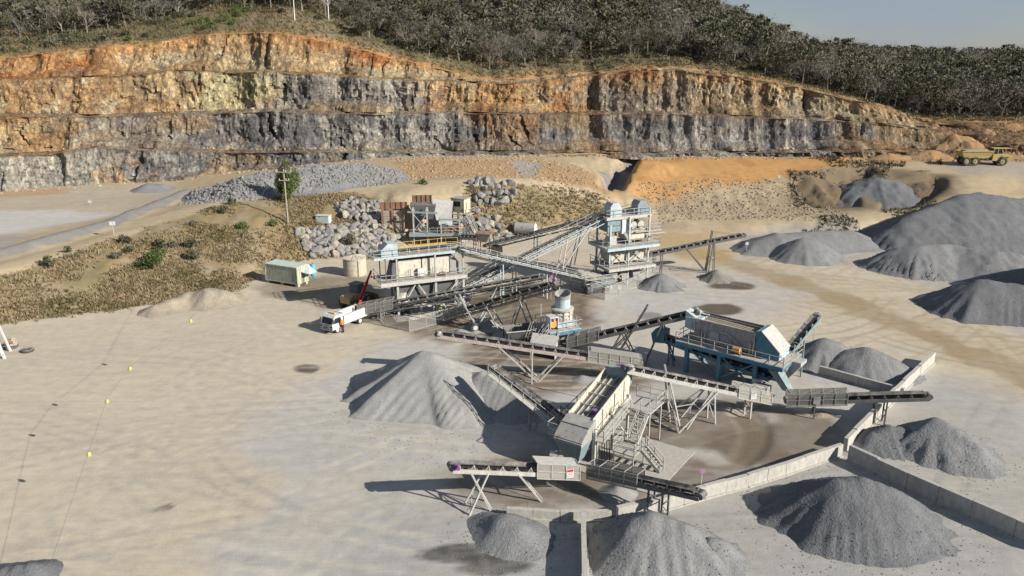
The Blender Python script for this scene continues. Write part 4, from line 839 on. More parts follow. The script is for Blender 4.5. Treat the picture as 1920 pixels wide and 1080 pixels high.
def brow(px, d): x = float(np.interp(px, Y0T[:, 0], XK))*1.035; return (x, float(hill_y(x, d)), float(hill_z(x, d)))
wood_tree('dead_tree', 'tall bleached white dead tree on the brow of the hill', brow(533, 8), 9.5, 3, M['deadwood'])
wood_tree('dead_tree', 'thin bleached dead tree at the wood edge right of the white one', brow(592, 11), 7.5, 5, M['deadwood'])
# bushes
def bush(name, label, base, r, h, m, n, seed, stem=0.3, group=None):
    R = np.random.default_rng(seed); cr = []
    for _ in range(9): c = R.normal(size=3)*(r*0.42, r*0.42, h*0.17)+(0, 0, h*0.5); cr.append(leaves(c, (r*0.5, r*0.5, h*0.34), n//9, 0.30, R))
    t = thing(name, label, 'bush' if h < 4 else 'tree', base, 0, group); w = [limb_tri((0, 0, -0.3), (R.normal()*0.2, R.normal()*0.2, h*0.6), 0.05+0.02*h, 0.03) for _ in range(3)]
    link('foliage' if h < 4 else 'crown', mesh_of(cat(cr), 'foliage', m), t); link('stem' if h < 4 else 'trunk', mesh_of(cat(w), 'stem', M['bark']), t)
GB = 'green bushes on the grassy bank'
for i, (px, py, r, h, n, m, lab) in enumerate([(288, 503, 2.1, 2.6, 1300, 'leaf3', 'largest round green bush on the grassy bank'), (359, 484, 1.0, 1.9, 420, 'leaf1', 'dark green bush right of the largest bush'), (357, 464, 0.9, 1.6, 380, 'leaf1', 'dark bush just above the one right of the largest bush'), (300, 468, 0.9, 1.7, 380, 'leaf1', 'dark olive bush directly above the largest bush'),
        (235, 458, 0.9, 1.3, 320, 'leaf1', 'dark green bush below the white road sign'), (244, 475, 0.8, 1.1, 300, 'leaf1', 'low green bush left above the largest bush'), (220, 490, 0.8, 1.2, 300, 'leaf2', 'pale grey-green bush left of the largest bush'), (327, 464, 0.8, 1.4, 260, 'leaf2', 'pale bush between two dark bushes on the bank'), (90, 498, 0.9, 1.6, 320, 'leaf1', 'dark bush at the road edge on the far left'), (127, 472, 0.5, 0.9, 160, 'leaf1', 'little bush on the left road edge'),
        (418, 397, 0.7, 1.4, 220, 'leaf1', 'small bush on the slope below the road bend'), (435, 383, 0.7, 1.3, 220, 'leaf1', 'small bush at the road edge above the bank'), (457, 428, 1.1, 1.2, 300, 'leaf3', 'spreading green bush left of the power pole'), (512, 424, 0.9, 1.1, 240, 'leaf3', 'green bush near the foot of the power pole'), (362, 422, 0.7, 0.9, 160, 'leaf2', 'small pale bush in the middle of the bank'), (661, 466, 1.5, 3.0, 700, 'leaf2', 'grey-green shrub growing in front of the boulder wall'), (791, 345, 0.8, 1.1, 260, 'leaf3', 'small round bush beside the road above the crusher')]):
    bush('bush', lab, gp(px, py, 3.5), r, h, M[m], n, 700+i, group=GB)
bush('roadside_tree', 'green conical tree beside the wooden power pole', gp(540, 378, 7.0), 1.75, 6.6, M['leaf3'], 5200, 740)
R_ = random.Random(5)
for i in range(46):          # green scrub at upper left, along the rim
    x = R_.uniform(-125, -68) if i < 36 else R_.uniform(-66, 40); d = R_.uniform(3, 15) if i < 36 else R_.uniform(5, 12); r = R_.uniform(0.9, 2.0); p = float(px_of_x(x))
    bush('scrub_bush', ('yellow-green' if i % 2 else 'dark green')+(' large' if r > 1.5 else ' small')+' scrub bush '+('at the far left edge' if p < 60 else 'above the left face' if p < 150 else 'left of the dead tree')+(' by the rim' if d < 8 else ' up the slope') if i < 36 else 'low scrub bush on the dry grass above the face', (x, float(hill_y(x, d)), float(hill_z(x, d))), r, r*1.2, M['leaf3' if i % 2 else 'leaf1'], 330, 800+i, group='scrub above the left end of the face' if i < 36 else 'scrub above the face')
# dry grass
def tufts(name, label, P, hmin, hmax, m, blades=5):
    P = np.asarray(P, float); n = len(P); V = []; 
    for k in range(blades):
        th = rng.uniform(0, 6.28, n); h = rng.uniform(hmin, hmax, n); sp_ = rng.uniform(0.2, 1.2, n)*h; w = rng.uniform(0.05, 0.16, n); o = rng.normal(size=(n, 2))*0.16
        b = P+np.stack([o[:, 0], o[:, 1], 0*h-0.05], 1); sd = np.stack([-np.sin(th)*w, np.cos(th)*w, 0*h], 1); tp = b+np.stack([np.cos(th)*sp_, np.sin(th)*sp_, h], 1); V.append(np.stack([b-sd, b+sd, tp], 1))
    V = np.concatenate(V).reshape(-1, 3); tag(link(name, np_mesh(name, V, None, np.arange(len(V)).reshape(-1, 3), m)), label, None, None, 'stuff')
M['straw'] = leafy('dry_straw_grass', (0.25, 0.19, 0.105), (0.34, 0.27, 0.16)); M['straw2'] = leafy('dull_green_grass', (0.13, 0.115, 0.055), (0.22, 0.175, 0.09))
ii = rng.integers(0, GX.size, 900000); gm = grassy.ravel()[ii]*(fbm(GX.ravel()[ii]*0.22, GY.ravel()[ii]*0.22, 0, 130, 3) > 0.36+0.14*rng.random(len(ii))); ii = ii[(gm > 0.4) & (GY.ravel()[ii] > 90) & (GX.ravel()[ii] > -95)]
jit = rng.uniform(-0.9, 0.9, (len(ii), 2)); gxx = GX.ravel()[ii]+jit[:, 0]; gyy = GY.ravel()[ii]+jit[:, 1]; PT = np.stack([gxx, gyy, gz_at(gxx, gyy)], 1); PT = PT[:46000]; hlf = vn(PT[:, 0]*0.15, PT[:, 1]*0.15, 0, 131) > 0.62
tufts('dry_grass', 'dry straw-coloured grass covering the bank', PT[~hlf], 0.12, 0.48, M['straw']); tufts('dry_grass', 'dull green grass patches on the bank', PT[hlf], 0.12, 0.45, M['straw2'])
hx = rng.uniform(-150, 190, 16000); hd_ = rng.uniform(0.5, 24, 16000); tufts('hill_grass', 'dry grass along the brow above the face', np.stack([hx, hill_y(hx, hd_), hill_z(hx, hd_)], 1), 0.3, 0.8, M['straw2'], 4)

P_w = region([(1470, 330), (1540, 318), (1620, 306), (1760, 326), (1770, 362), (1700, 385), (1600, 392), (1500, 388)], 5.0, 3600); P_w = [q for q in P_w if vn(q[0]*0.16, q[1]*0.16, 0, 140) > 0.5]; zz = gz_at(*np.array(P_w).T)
M['weed'] = leafy('shade_weeds', (0.05, 0.048, 0.026), (0.11, 0.095, 0.05)); tufts('shade_weeds', 'dark weeds added over the broken hollow at right to deepen its shade', [(x, y, q) for (x, y), q in zip(P_w, zz)], 0.25, 0.8, M['weed'], 4)  # weeds added over the hollow, toned dark to stand for its shade
# stones rolled to the foot of the nearer heaps
for nm, px, py, r0, r1, n, mm in (('large dark heap', 1605, 985, 3, 9, 700, 'rubble'), ('grey heap at the bottom edge', 1230, 1040, 2, 6, 400, 'rubble'), ('rounded heap at bottom left', 950, 1010, 2, 5, 300, 'rubble'), ('tall pale heap', 810, 770, 5, 11, 500, 'rubble'), ('peaked heap in the right bay', 1757, 850, 2, 7, 400, 'rubble')):
    c = at(px, py); th = rng.uniform(0, 6.28, n); r = rng.uniform(r0, r1, n); P3 = [(c.x+math.cos(a_)*q, c.y+math.sin(a_)*q) for a_, q in zip(th, r)]
    pts = drop([o for o in bpy.data.objects if o.name.startswith('stockpile') and (o.location.xy-c.xy).length < 14], P3); scatter('rolled_stones', 'loose stones around the foot of the '+nm, pts, rng.uniform(0.05, 0.17, n), SMALL, M['rubble_d'])
# ------------------------------------------------------------ plant builders
def rail(parent, pts, m, h=1.05, name='handrail', step=1.5):
    """handrail with posts, top and knee rail along a run of points"""
    b = MB()
    for p, q in zip(pts[:-1], pts[1:]):
        p = Vector(p); q = Vector(q); n = max(1, round((q-p).length/step))
        for i in range(n+1): c = p.lerp(q, i/n); b.beam(c, c+Vector((0, 0, h)), 0.06)
        for f in (1.0, 0.5): b.beam(p+Vector((0, 0, h*f)), q+Vector((0, 0, h*f)), 0.055)
    return b.build(name, m, parent)
def stairs(parent, p, q, w, m, side):
    """flight of steps from p up to q; side: unit vector across the flight"""
    p = Vector(p); q = Vector(q); s = Vector(side)*(w/2); n = max(3, int((q.z-p.z)/0.22))
    for sg in (-1, 1): MB().beam(p+s*sg, q+s*sg, 0.07, 0.24).build('stringer', m, parent)
    d = (q-p); d.z = 0; d.normalize(); k = d*0.12
    b = MB(); b.hexa([-s-k, s-k, s+k, -s+k, -s-k+Vector((0, 0, .05)), s-k+Vector((0, 0, .05)), s+k+Vector((0, 0, .05)), -s+k+Vector((0, 0, .05))]); me = b.mesh('tread', m)
    for i in range(n): link('tread', me, parent, p.lerp(q, (i+0.6)/n))
    for sg in (-1, 1): rail(parent, [p+s*sg, q+s*sg], m)
IDLER = {}
def idler_mesh(w, m):
    k = (round(w, 2), m.name)
    if k not in IDLER:
        b = MB()
        for sg in (-1, 1):
            b.beam((-0.16, sg*(w/2+0.02), 0.02), (0, sg*(w/2+0.05), 0.36), 0.06); b.beam((0.16, sg*(w/2+0.02), 0.02), (0, sg*(w/2+0.05), 0.36), 0.06)
            b.tube((0, sg*w*0.2, 0.13), (0, sg*(w/2+0.04), 0.33), 0.06, n=6)
        b.tube((0, -w*0.2, 0.13), (0, w*0.2, 0.13), 0.06, n=6); b.beam((0, -w/2, 0.03), (0, w/2, 0.03), 0.07, 0.06)
        IDLER[k] = b.mesh('idler', m)
    return IDLER[k]
def conveyor(label, tail, head, w=0.8, fm='steel', depth=0.32, step=1.15, guard=0, gm='guard', legs=(), walk=0, truss=False, motor=None, head_box=None, idm=None, group='belt conveyors', loaded=0.0, name='belt_conveyor', lm=None, hood=0):
    tail, head = Vector(tail), Vector(head); g = float(gz_at(tail.x, tail.y)); d = head-tail; L = math.hypot(d.x, d.y); rz = math.atan2(d.y, d.x)
    t = thing(name, label, 'conveyor', (tail.x, tail.y, g), rz, group); F = M[fm]; z0, z1 = tail.z-g, head.z-g; lm = M[lm] if lm else F
    def pt(s, y=0.0, dz=0.0): return Vector((s, y, z0+(z1-z0)*s/L+dz))
    def ground(s, y=0.0): c, sn = math.cos(rz), math.sin(rz); X = tail.x+s*c-y*sn; Y = tail.y+s*sn+y*c; return float(gz_at(X, Y))-g
    hw = w/2+0.1; pitch = math.atan2(z1-z0, L)
    for sg in (-1, 1):
        b = MB()
        if truss:
            b.beam(pt(0, sg*hw, 0), pt(L, sg*hw, 0), 0.09, 0.12); b.beam(pt(0, sg*hw, -0.75), pt(L, sg*hw, -0.75), 0.09, 0.12); n = int(L/1.1)
            for i in range(n): b.beam(pt(L*i/n, sg*hw, -0.75 if i % 2 else 0), pt(L*(i+1)/n, sg*hw, 0 if i % 2 else -0.75), 0.05)
        else: b.beam(pt(0, sg*hw, -depth/2), pt(L, sg*hw, -depth/2), 0.09, depth)
        b.build('side_frame', F, t)
    b = MB(); n = max(2, int(L/0.8))
    prof = [(-w*0.5, 0.40), (-w*0.22, 0.21), (w*0.22, 0.21), (w*0.5, 0.40)]
    V = []; Fs = []
    for i in range(n+1):
        f = min(1, min(i, n-i)/1.5+0.25)
        V += [pt(L*i/n, y, 0.21+(z-0.21)*f) for y, z in prof]+[pt(L*i/n, y, 0.18+(z-0.21)*f) for y, z in prof]
    for i in range(n):
        for k in range(3): a = i*8+k; Fs.append((a, a+8, a+9, a+1)); Fs.append((a+4, a+5, a+13, a+12))
    b.add(V, Fs); b.build('belt', M['belt'], t, True)
    MB().hexa([pt(0, -w*.45, -.30), pt(0, w*.45, -.30), pt(0, w*.45, -.27), pt(0, -w*.45, -.27), pt(L, -w*.45, -.30), pt(L, w*.45, -.30), pt(L, w*.45, -.27), pt(L, -w*.45, -.27)]).build('return_belt', M['belt'], t)
    if loaded:
        b = MB(); V = []; Fs = []; n = int(L*loaded/0.5)
        for i in range(n+1):
            r = random.uniform(0.8, 1.15); s = L*loaded*i/n; V += [pt(s, -w*0.34, 0.31), pt(s, 0, 0.33+0.14*r), pt(s, w*0.34, 0.31)]
        for i in range(n): a = i*3; Fs += [(a, a+3, a+4, a+1), (a+1, a+4, a+5, a+2)]
        b.add(V, Fs); b.build('stone_load', M['p_dark'], t, True)
    im = idler_mesh(w, idm and M[idm] or M['galv']); k = int(L/step)
    for i in range(k): link('idler', im, t, pt((i+0.6)*L/k), (0, -pitch, 0))
    MB().tube(pt(L, -w/2, 0), pt(L, w/2, 0), 0.27, n=14).build('head_drum', M['dark'], t, True); MB().tube(pt(0, -w/2, 0), pt(0, w/2, 0), 0.25, n=14).build('tail_drum', M['dark'], t, True)
    if motor:
        mt = MB().tube(pt(L-0.3, hw+0.1, 0.35), pt(L-0.3, hw+0.6, 0.35), 0.15, n=10).bx(L-0.5, L-0.12, hw, hw+0.16, z1-0.05, z1+0.45).build('drive_motor', M[motor], t)
    if head_box:
        b = MB(); c = pt(L); b.prism([(L-0.9, c.z-0.5), (L+0.5, c.z-0.7), (L+0.75, c.z+0.3), (L+0.2, c.z+1.0), (L-0.9, c.z+0.95)], -hw-0.12, hw+0.12).build('head_box', M[head_box], t)
    if guard:
        n = max(1, round(guard/1.15)); gl = guard/n
        for sg in (-1, 1):
            for i in range(n):
                a, c = pt(i*gl, sg*(hw+0.10), -0.45), pt((i+1)*gl, sg*(hw+0.10), -0.45); u = Vector((0, 0, 1.25)); o = Vector((0, sg*0.012, 0))
                MB().hexa([a-o, c-o, c+o, a+o, a+u-o, c+u-o, c+u+o, a+u+o]).build('guard_panel', M[gm], t)
        b = MB()
        for sg in (-1, 1):
            for i in range(n+1): b.beam(pt(i*gl, sg*(hw+0.13), -0.47), pt(i*gl, sg*(hw+0.13), 0.83), 0.06)
            for z in (-0.47, 0.18, 0.82): b.beam(pt(0, sg*(hw+0.13), z), pt(guard, sg*(hw+0.13), z), 0.05)
        for i in range(n+1): b.beam(pt(i*gl, -hw-0.13, 0.83), pt(i*gl, hw+0.13, 0.83), 0.05)
        b.build('guard_frame', M['steel' if gm == 'guard' else 'pale'], t)
        if hood: MB().hexa([pt(0.2, -hw-.16, .86), pt(0.2, hw+.16, .86), pt(0.2, hw+.16, .90), pt(0.2, -hw-.16, .90), pt(guard*hood, -hw-.16, .86), pt(guard*hood, hw+.16, .86), pt(guard*hood, hw+.16, .90), pt(guard*hood, -hw-.16, .90)]).build('guard_roof', M['steel'] if gm == 'guard' else (M['pale'] if hood == 1.0 else M['guardl']), t)
    for st, sf, spread in legs:
        for sg in (-1, 1):
            f = Vector((sf, sg*(hw+spread), ground(sf, sg*(hw+spread))-0.1)); MB().beam(pt(st, sg*hw, -depth*0.6), f, 0.13).build('leg', lm, t)
        zt = pt(st).z; zf = ground(sf); m_ = 0.5
        a = pt(st, -hw, 0).lerp(Vector((sf, -hw-spread, zf)), m_); c = pt(st, hw, 0).lerp(Vector((sf, hw+spread, zf)), m_)
        bb = MB().beam(a, c, 0.08)
        if zt-zf > 2.5: bb.beam(a, Vector((sf, hw+spread, zf+0.2)), 0.06)
        bb.build('cross_brace', lm, t)
    if walk:
        y0, y1 = sorted((walk*(hw+0.08), walk*(hw+0.75)))
        MB().hexa([pt(1, y0, -.16), pt(1, y1, -.16), pt(L-.5, y1, -.16), pt(L-.5, y0, -.16), pt(1, y0, -.1), pt(1, y1, -.1), pt(L-.5, y1, -.1), pt(L-.5, y0, -.1)]).build('walkway', M['galv'], t)
        rail(t, [pt(1, walk*(hw+0.75), -0.1), pt(L-0.5, walk*(hw+0.75), -0.1)], M['galv'])
    return t, pt, L
def sign_board(parent, p, m, size=(0.42, 0.55), rz=0.0, lines=0):
    s = MB().bx(-size[0]/2, size[0]/2, -0.015, 0.015, -size[1]/2, size[1]/2).build('sign', M['white'], parent, loc=p); s.rotation_euler = (0, 0, rz)
    if lines:
        b = MB().bx(-size[0]*0.42, size[0]*0.42, -0.022, -0.017, size[1]*0.22, size[1]*0.42); b.build('sign_band', M[m], s)
    return s

# ------------------------------------------------------------ the conveyors
conveyor('short pale conveyor with caged right end near the bottom, left of the front screen', at(1082, 884, 1.7), at(846, 874, 4.0), 0.75, 'pale', 0.34, 1.1, 3.6, 'guardl', [(5.1, 3.2, 0.25), (8.9, 7.4, 0.3), (7.5, 9.2, 0.3)], 0, motor='purple', hood=1.0, idm='galv')
conveyor('short black conveyor with caged tail reaching over the bay wall near the bottom', at(1108, 882, 1.5), at(1316, 928, 3.1), 0.75, 'dark', 0.3, 1.0, 4.6, 'guard', [(5.6, 5.6, 0.05), (6.8, 6.8, 0.05)], 0, idm='dark')
conveyor('diagonal conveyor rising up-left from the front screen to the pale heap', (5.9, 63.6, 1.4), (-1.8, 70.8, 4.7), 0.75, 'steel', 0.32, 1.1, 2.6, 'guard', [(5.4, 5.4, 0.05)], 1, idm='galv')
conveyor('long pinkish conveyor stacking onto the tall pale heap, left of centre', at(1202, 682, 2.0), at(820, 625, 5.0), 0.8, 'pink', 0.36, 1.15, 5.6, 'guardl', [(11.5, 11.5, 0.9), (15.2, 10.9, 0.3), (8.2, 10.9, 0.3)], 0, motor='pale', idm='galv', hood=0.95, lm='pale')
conveyor('cream conveyor with caged tail climbing to the top of the front screen', at(1440, 746, 1.5), at(1172, 690, 6.7), 0.8, 'pale', 0.34, 1.1, 3.8, 'guardl', [(2.2, 2.2, 0.0), (6.6, 9.4, 0.35), (11.2, 10.0, 0.5), (6.4, 6.2, 0.2)], 0, motor='pale', idm='pale')
conveyor('black conveyor from the cone crusher up to the blue screening plant', at(1065, 642, 1.4), (20.3, 82.4, 6.3), 0.8, 'dark', 0.36, 1.1, 3.6, 'guard', [(6.2, 4.6, 0.3), (6.2, 8.0, 0.3), (10.6, 9.0, 0.3), (10.6, 12.2, 0.3)], 0, motor='slate', idm='galv')
conveyor('short steep conveyor at the right end of the blue plant', (28.2, 77.4, 3.0), (33.2, 82.0, 6.0), 0.8, 'slate', 0.32, 1.0, 0, 'guard', [(3.6, 3.6, 0.05)], 0, idm='galv')
conveyor('black conveyor with caged tail crossing the bay wall at right', at(1474, 750, 1.5), at(1742, 742, 3.2), 0.8, 'dark', 0.32, 1.1, 5.4, 'guard', [(2.6, 2.6, 0.0), (8.0, 8.0, 0.0), (8.9, 8.9, 0.0)], 0, idm='dark')
conveyor('long pale blue conveyor descending from the left screen house to the tower', (13.6, 110.6, 1.3), (-7.0, 102.9, 8.3), 0.8, 'ltblue', 0.4, 1.1, 4.2, 'guardl', [(9.5, 9.5, 0.2), (16.0, 16.0, 0.2)], 1, truss=True, idm='galv')
conveyor('long pale blue conveyor climbing to the top of the screening tower', (-8.0, 104.5, 1.7), (15.6, 114.2, 11.2), 0.85, 'ltblue', 0.45, 1.1, 0, 'guard', [(9.0, 9.0, 0.3), (20.5, 13.5, 0.5), (17.0, 15.5, 0.5)], 1, idm='galv', lm='pale', truss=True)
conveyor('long dark conveyor from the primary crusher to the tower top', (-4.6, 131.0, 1.6), (20.2, 118.4, 10.9), 0.85, 'slate', 0.4, 1.1, 0, 'guard', [(9.5, 9.5, 0.3), (17.5, 16.0, 0.5), (23, 20, 0.5)], -1, idm='galv', truss=True)
conveyor('dark conveyor with caged tail beside the white service truck', at(672, 582, 1.3), (4.0, 97.4, 6.0), 0.85, 'dark', 0.36, 1.15, 4.6, 'guard', [(3.0, 3.0, 0.0), (12.6, 14.8, 0.3), (18.0, 15.2, 0.3)], 0, idm='galv', lm='steel', truss=True)
conveyor('lower dark conveyor feeding the bowl of the cone crusher', at(836, 592, 1.2), (5.0, 89.6, 7.4), 0.85, 'dark', 0.4, 1.15, 3.0, 'guard', [(6.0, 8.4, 0.3), (10.8, 8.8, 0.3), (10.4, 12.6, 0.3)], 0, motor='magenta', idm='steel', lm='steel', truss=True)
conveyor('far stacker conveyor with mast beyond the screening tower', (20.8, 119.0, 3.1), (36.2, 121.0, 5.8), 0.7, 'dark', 0.32, 1.1, 0, 'guard', [(1.2, 1.2, 0.0), (2.4, 2.4, 0.0), (10.4, 9.9, 0.1), (6.2, 9.8, 0.1)], 0, idm='galv')
conveyor('short dark conveyor under the primary crusher', (-10.5, 138.2, 1.4), (-4.6, 131.6, 2.8), 0.85, 'steel', 0.4, 1.1, 2.5, 'guard', [(3.0, 3.0, 0.1), (6.5, 6.5, 0.1)], 0)
# mast of the far stacker
t = thing('conveyor_mast', 'thin twin mast carrying the far stacker conveyor', 'mast', (31.0, 120.4, 0))
for y in (-0.5, 0.5):
    MB().beam((-0.6, y, -0.1), (0, y*0.7, 6.6), 0.13).build('post', M['dark'], t); MB().beam((0.7, y, -0.1), (0.45, y*0.7, 5.0), 0.11).build('post', M['dark'], t); MB().beam((0, y*0.7, 6.5), (4.6, y*0.7, 5.9), 0.03).build('stay_cable', M['dark'], t)
MB().beam((-0.3, -0.4, 2.2), (0.6, 0.4, 2.2), 0.08).beam((-0.3, 0.4, 2.2), (0.6, -0.4, 2.2), 0.08).build('cross_brace', M['pale'], t)

# ------------------------------------------------------------ front screen
t = thing('vibrating_screen', 'cream sloping vibrating screen with stairs in the foreground', 'screen', (5.9, 61.2, 0), math.radians(56))
dz = lambda x: 3.9+1.75*x/6.4
for sg, nm in ((-1, 'side_plate'), (1, 'side_plate')):
    y = sg*1.18; b = MB().prism([(-0.2, dz(0)-1.5), (6.5, dz(6.5)-1.7), (6.7, dz(6.5)+0.55), (6.1, dz(6.1)+0.6), (-0.2, dz(0)+0.5)], y-0.04, y+0.04); p = b.build(nm, M['cream'], t)
    q = MB()
    for i in range(13):
        for j in range(4): q.bx(0.15+i*0.48, 0.23+i*0.48, y+sg*0.04-0.012, y+sg*0.04+0.03*sg+0.012, dz(i*0.48)-1.25+j*0.48, dz(i*0.48)-1.17+j*0.48)
    q.build('bolts', M['dark'], p)
    for x in (1.4, 3.6, 5.4): MB().beam((x, y+sg*0.09, dz(x)-1.45), (x, y+sg*0.09, dz(x)+0.45), 0.1).build('stiffener', M['pale'], p)
    MB().tube((3.0, y, dz(3)-0.75), (3.0, y+sg*0.30, dz(3)-0.75), 0.36, n=18).build('bearing_housing', M['cream'], p, True)
MB().hexa([(0, -1.1, dz(0)-.08), (0, 1.1, dz(0)-.08), (6.3, 1.1, dz(6.3)-.08), (6.3, -1.1, dz(6.3)-.08), (0, -1.1, dz(0)), (0, 1.1, dz(0)), (6.3, 1.1, dz(6.3)), (6.3, -1.1, dz(6.3))]).build('screen_deck', M['deckm'], t)
for y in (-0.72, -0.24, 0.24, 0.72): MB().beam((0.1, y, dz(0.1)+0.07), (6.2, y, dz(6.2)+0.07), 0.07, 0.1).build('deck_bar', M['pale'], t)
for x in (1.8, 3.3, 4.8): MB().beam((x, -1.1, dz(x)+0.16), (x, 1.1, dz(x)+0.16), 0.08).build('cross_bar', M['galv'], t)
MB().bx(0.8, 1.3, -0.9, -0.5, dz(1)+0.15, dz(1)+0.5).build('sample_box', M['purple'], t)
MB().prism([(6.2, 4.6), (7.2, 5.0), (7.2, 6.3), (6.4, 6.4)], -1.15, 1.15).build('feed_box', M['slate'], t)
h = MB().prism([(0.05, 4.35), (-1.15, 3.95), (-2.3, 3.1), (-2.35, 2.7), (0.05, 2.7)], -1.32, 1.32).build('discharge_hood', M['steel'], t); MB().beam((-1.15, -1.34, 3.97), (-1.15, 1.34, 3.97), 0.07).build('hood_seam', M['dark'], h); MB().beam((-2.36, -1.34, 2.95), (-2.36, 1.34, 2.95), 0.07).build('hood_lip', M['pale'], h)
MB().hexa([(-1.6, -0.7, 0.9), (-0.7, -0.7, 0.9), (-0.7, 0.7, 0.9), (-1.6, 0.7, 0.9), (-2.3, -1.3, 2.7), (0.05, -1.3, 2.7), (0.05, 1.3, 2.7), (-2.3, 1.3, 2.7)]).build('discharge_chute', M['slate'], t)
MB().hexa([(1.2, -0.6, 1.3), (5.2, -0.6, 1.6), (5.2, 0.6, 1.6), (1.2, 0.6, 1.3), (0.2, -1.05, 2.4), (6.2, -1.05, 3.8), (6.2, 1.05, 3.8), (0.2, 1.05, 2.4)]).build('under_hopper', M['steel'], t)
for x in (0.35, 3.2, 6.2):
    for y in (-1.35, 1.35): MB().beam((x, y, 0.05), (x, y, dz(x)-1.3), 0.2).build('column', M['pale'], t)
for y in (-1.35, 1.35): MB().beam((0.2, y, dz(0)-1.45), (6.5, y, dz(6.5)-1.7), 0.16, 0.24).beam((0.35, y, 0.3), (3.2, y, dz(3.2)-1.5), 0.1).beam((6.2, y, 0.3), (3.2, y, dz(3.2)-1.5), 0.1).build('support_beam', M['pale'], t)
MB().beam((-0.35, -1.45, 0.25), (-0.35, -1.45, 3.3), 0.3, 0.22).build('front_post', M['pale'], t)
MB().hexa([(-0.4, -2.35, 2.55), (-0.4, -1.5, 2.55), (4.6, -1.5, 3.65), (4.6, -2.35, 3.65), (-0.4, -2.35, 2.63), (-0.4, -1.5, 2.63), (4.6, -1.5, 3.73), (4.6, -2.35, 3.73)]).build('side_walkway', M['galv'], t); rail(t, [(-0.4, -1.5, 2.63), (-0.4, -2.35, 2.63), (4.6, -2.35, 3.73)], M['pale'])
MB().bx(4.6, 7.6, -4.2, -1.5, 3.62, 3.74).build('upper_landing', M['galv'], t); rail(t, [(5.9, -4.2, 3.74), (7.6, -4.2, 3.74), (7.6, -1.5, 3.74)], M['pale'])
for p in ((7.4, -4.0), (5.0, -4.0), (7.4, -1.8)): MB().beam((p[0], p[1], 0.05), (p[0], p[1], 3.62), 0.12).build('column', M['pale'], t)
stairs(t, (2.7, -3.6, 1.62), (4.9, -3.6, 3.72), 0.85, M['pale'], (0, 1, 0))
MB().bx(0.6, 2.9, -4.7, -2.7, 1.52, 1.62).build('lower_landing', M['galv'], t); rail(t, [(2.4, -2.7, 1.62), (0.6, -2.7, 1.62), (0.6, -4.7, 1.62), (1.7, -4.7, 1.62)], M['pale']); rail(t, [(2.9, -3.1, 1.62), (2.9, -2.7, 1.62)], M['pale'])
for p in ((0.7, -4.6), (0.7, -2.8), (2.8, -4.6), (2.8, -2.8)): MB().beam((p[0], p[1], 0.05), (p[0], p[1], 1.55), 0.09).build('column', M['pale'], t)
stairs(t, (2.3, -6.5, 0.06), (2.3, -4.75, 1.60), 0.85, M['pale'], (1, 0, 0))
MB().bx(0.2, 0.5, 1.5, 2.5, 2.5, 2.6).bx(-1.4, 0.4, 1.5, 2.5, 2.5, 2.58).build('rear_platform', M['galv'], t); rail(t, [(-1.4, 1.6, 2.6), (-1.4, 2.5, 2.6), (0.4, 2.5, 2.6)], M['pale']); rail(t, [(0.4, 2.5, 2.6), (5.8, 1.9, 4.0)], M['dark'])
for i in range(4): MB().tube((0.6+i*0.12, -1.7-i*0.16, 2.3), (0.9+i*0.1, -1.6-i*0.2, 0.1), 0.05, n=6).build('hose', M['rubber'], t)
MB().bx(-1.5, 7.0, -7.6, 2.0, -0.3, 0.06).build('base_slab', M['slab'], t)
sign_board(t, (-0.3, 0, 0), 'red')

# ------------------------------------------------------------ blue screening plant
t = thing('screening_plant', 'blue screening plant on columns with white sloped hood', 'screening plant', (17.7, 81.0, 0), math.atan2(-0.645, 0.764))
B = M['blue']; D = 3.5
for x in (1.2, 5.0, 9.0):
    for y in (0.7, 4.6): MB().beam((x, y, 0), (x, y, D-0.3), 0.42).build('column', B, t)
for y in (0.7, 4.6):
    MB().beam((1.2, y, D-0.5), (5.0, y, 0.3), 0.16).beam((5.0, y, D-0.5), (9.0, y, 0.3), 0.16).beam((5.0, y, 0.3), (9.0, y, D-0.5), 0.16).build('brace', B, t)
for y in (0.15, 5.25): MB().beam((0, y, D-0.2), (12, y, D-0.2), 0.16, 0.42).build('edge_beam', B, t)
for x in (0.08, 3, 6, 9, 11.92): MB().beam((x, 0.1, D-0.25), (x, 5.3, D-0.25), 0.16, 0.3).build('cross_beam', B, t)
MB().bx(0, 12, 0.24, 1.3, D-0.05, D+0.03).bx(0, 12, 4.1, 5.16, D-0.05, D+0.03).bx(9.8, 12, 1.3, 4.1, D-0.05, D+0.03).bx(0, 1.4, 1.3, 4.1, D-0.05, D+0.03).build('walkway_deck', M['slab'], t)
rail(t, [(0, 5.2, D), (0, 0.2, D), (12, 0.2, D), (12, 2.2, D)], M['pale']); rail(t, [(0, 5.2, D), (12, 5.2, D), (12, 3.6, D)], M['pale'])
s = MB().bx(1.5, 8.3, 1.55, 1.63, D+0.15, D+2.5).build('side_plate', M['lilac'], t); MB().bx(1.5, 8.3, 3.87, 3.95, D+0.15, D+2.5).build('side_plate', M['lilac'], t)
q = MB()
for i in range(15):
    for j in range(3): q.bx(1.7+i*0.45, 1.78+i*0.45, 1.52, 1.56, D+0.6+j*0.7, D+0.68+j*0.7)
q.build('bolts', M['dark'], s); MB().beam((1.5, 1.5, D+2.52), (8.3, 1.5, D+2.52), 0.1).beam((1.5, 1.5, D+0.2), (1.5, 1.5, D+2.5), 0.09).beam((8.3, 1.5, D+0.2), (8.3, 1.5, D+2.5), 0.09).build('edge_angle', M['pale'], s)
MB().path([(3.4, 1.47, D+1.5), (5.2, 1.47, D+1.75), (7.4, 1.40, D+0.35)], 0.09).build('motor_guard_rail', M['pale'], s)
MB().bx(3.3, 4.4, 1.40, 1.54, D+0.7, D+1.5).build('cover_plate', M['galv'], s)
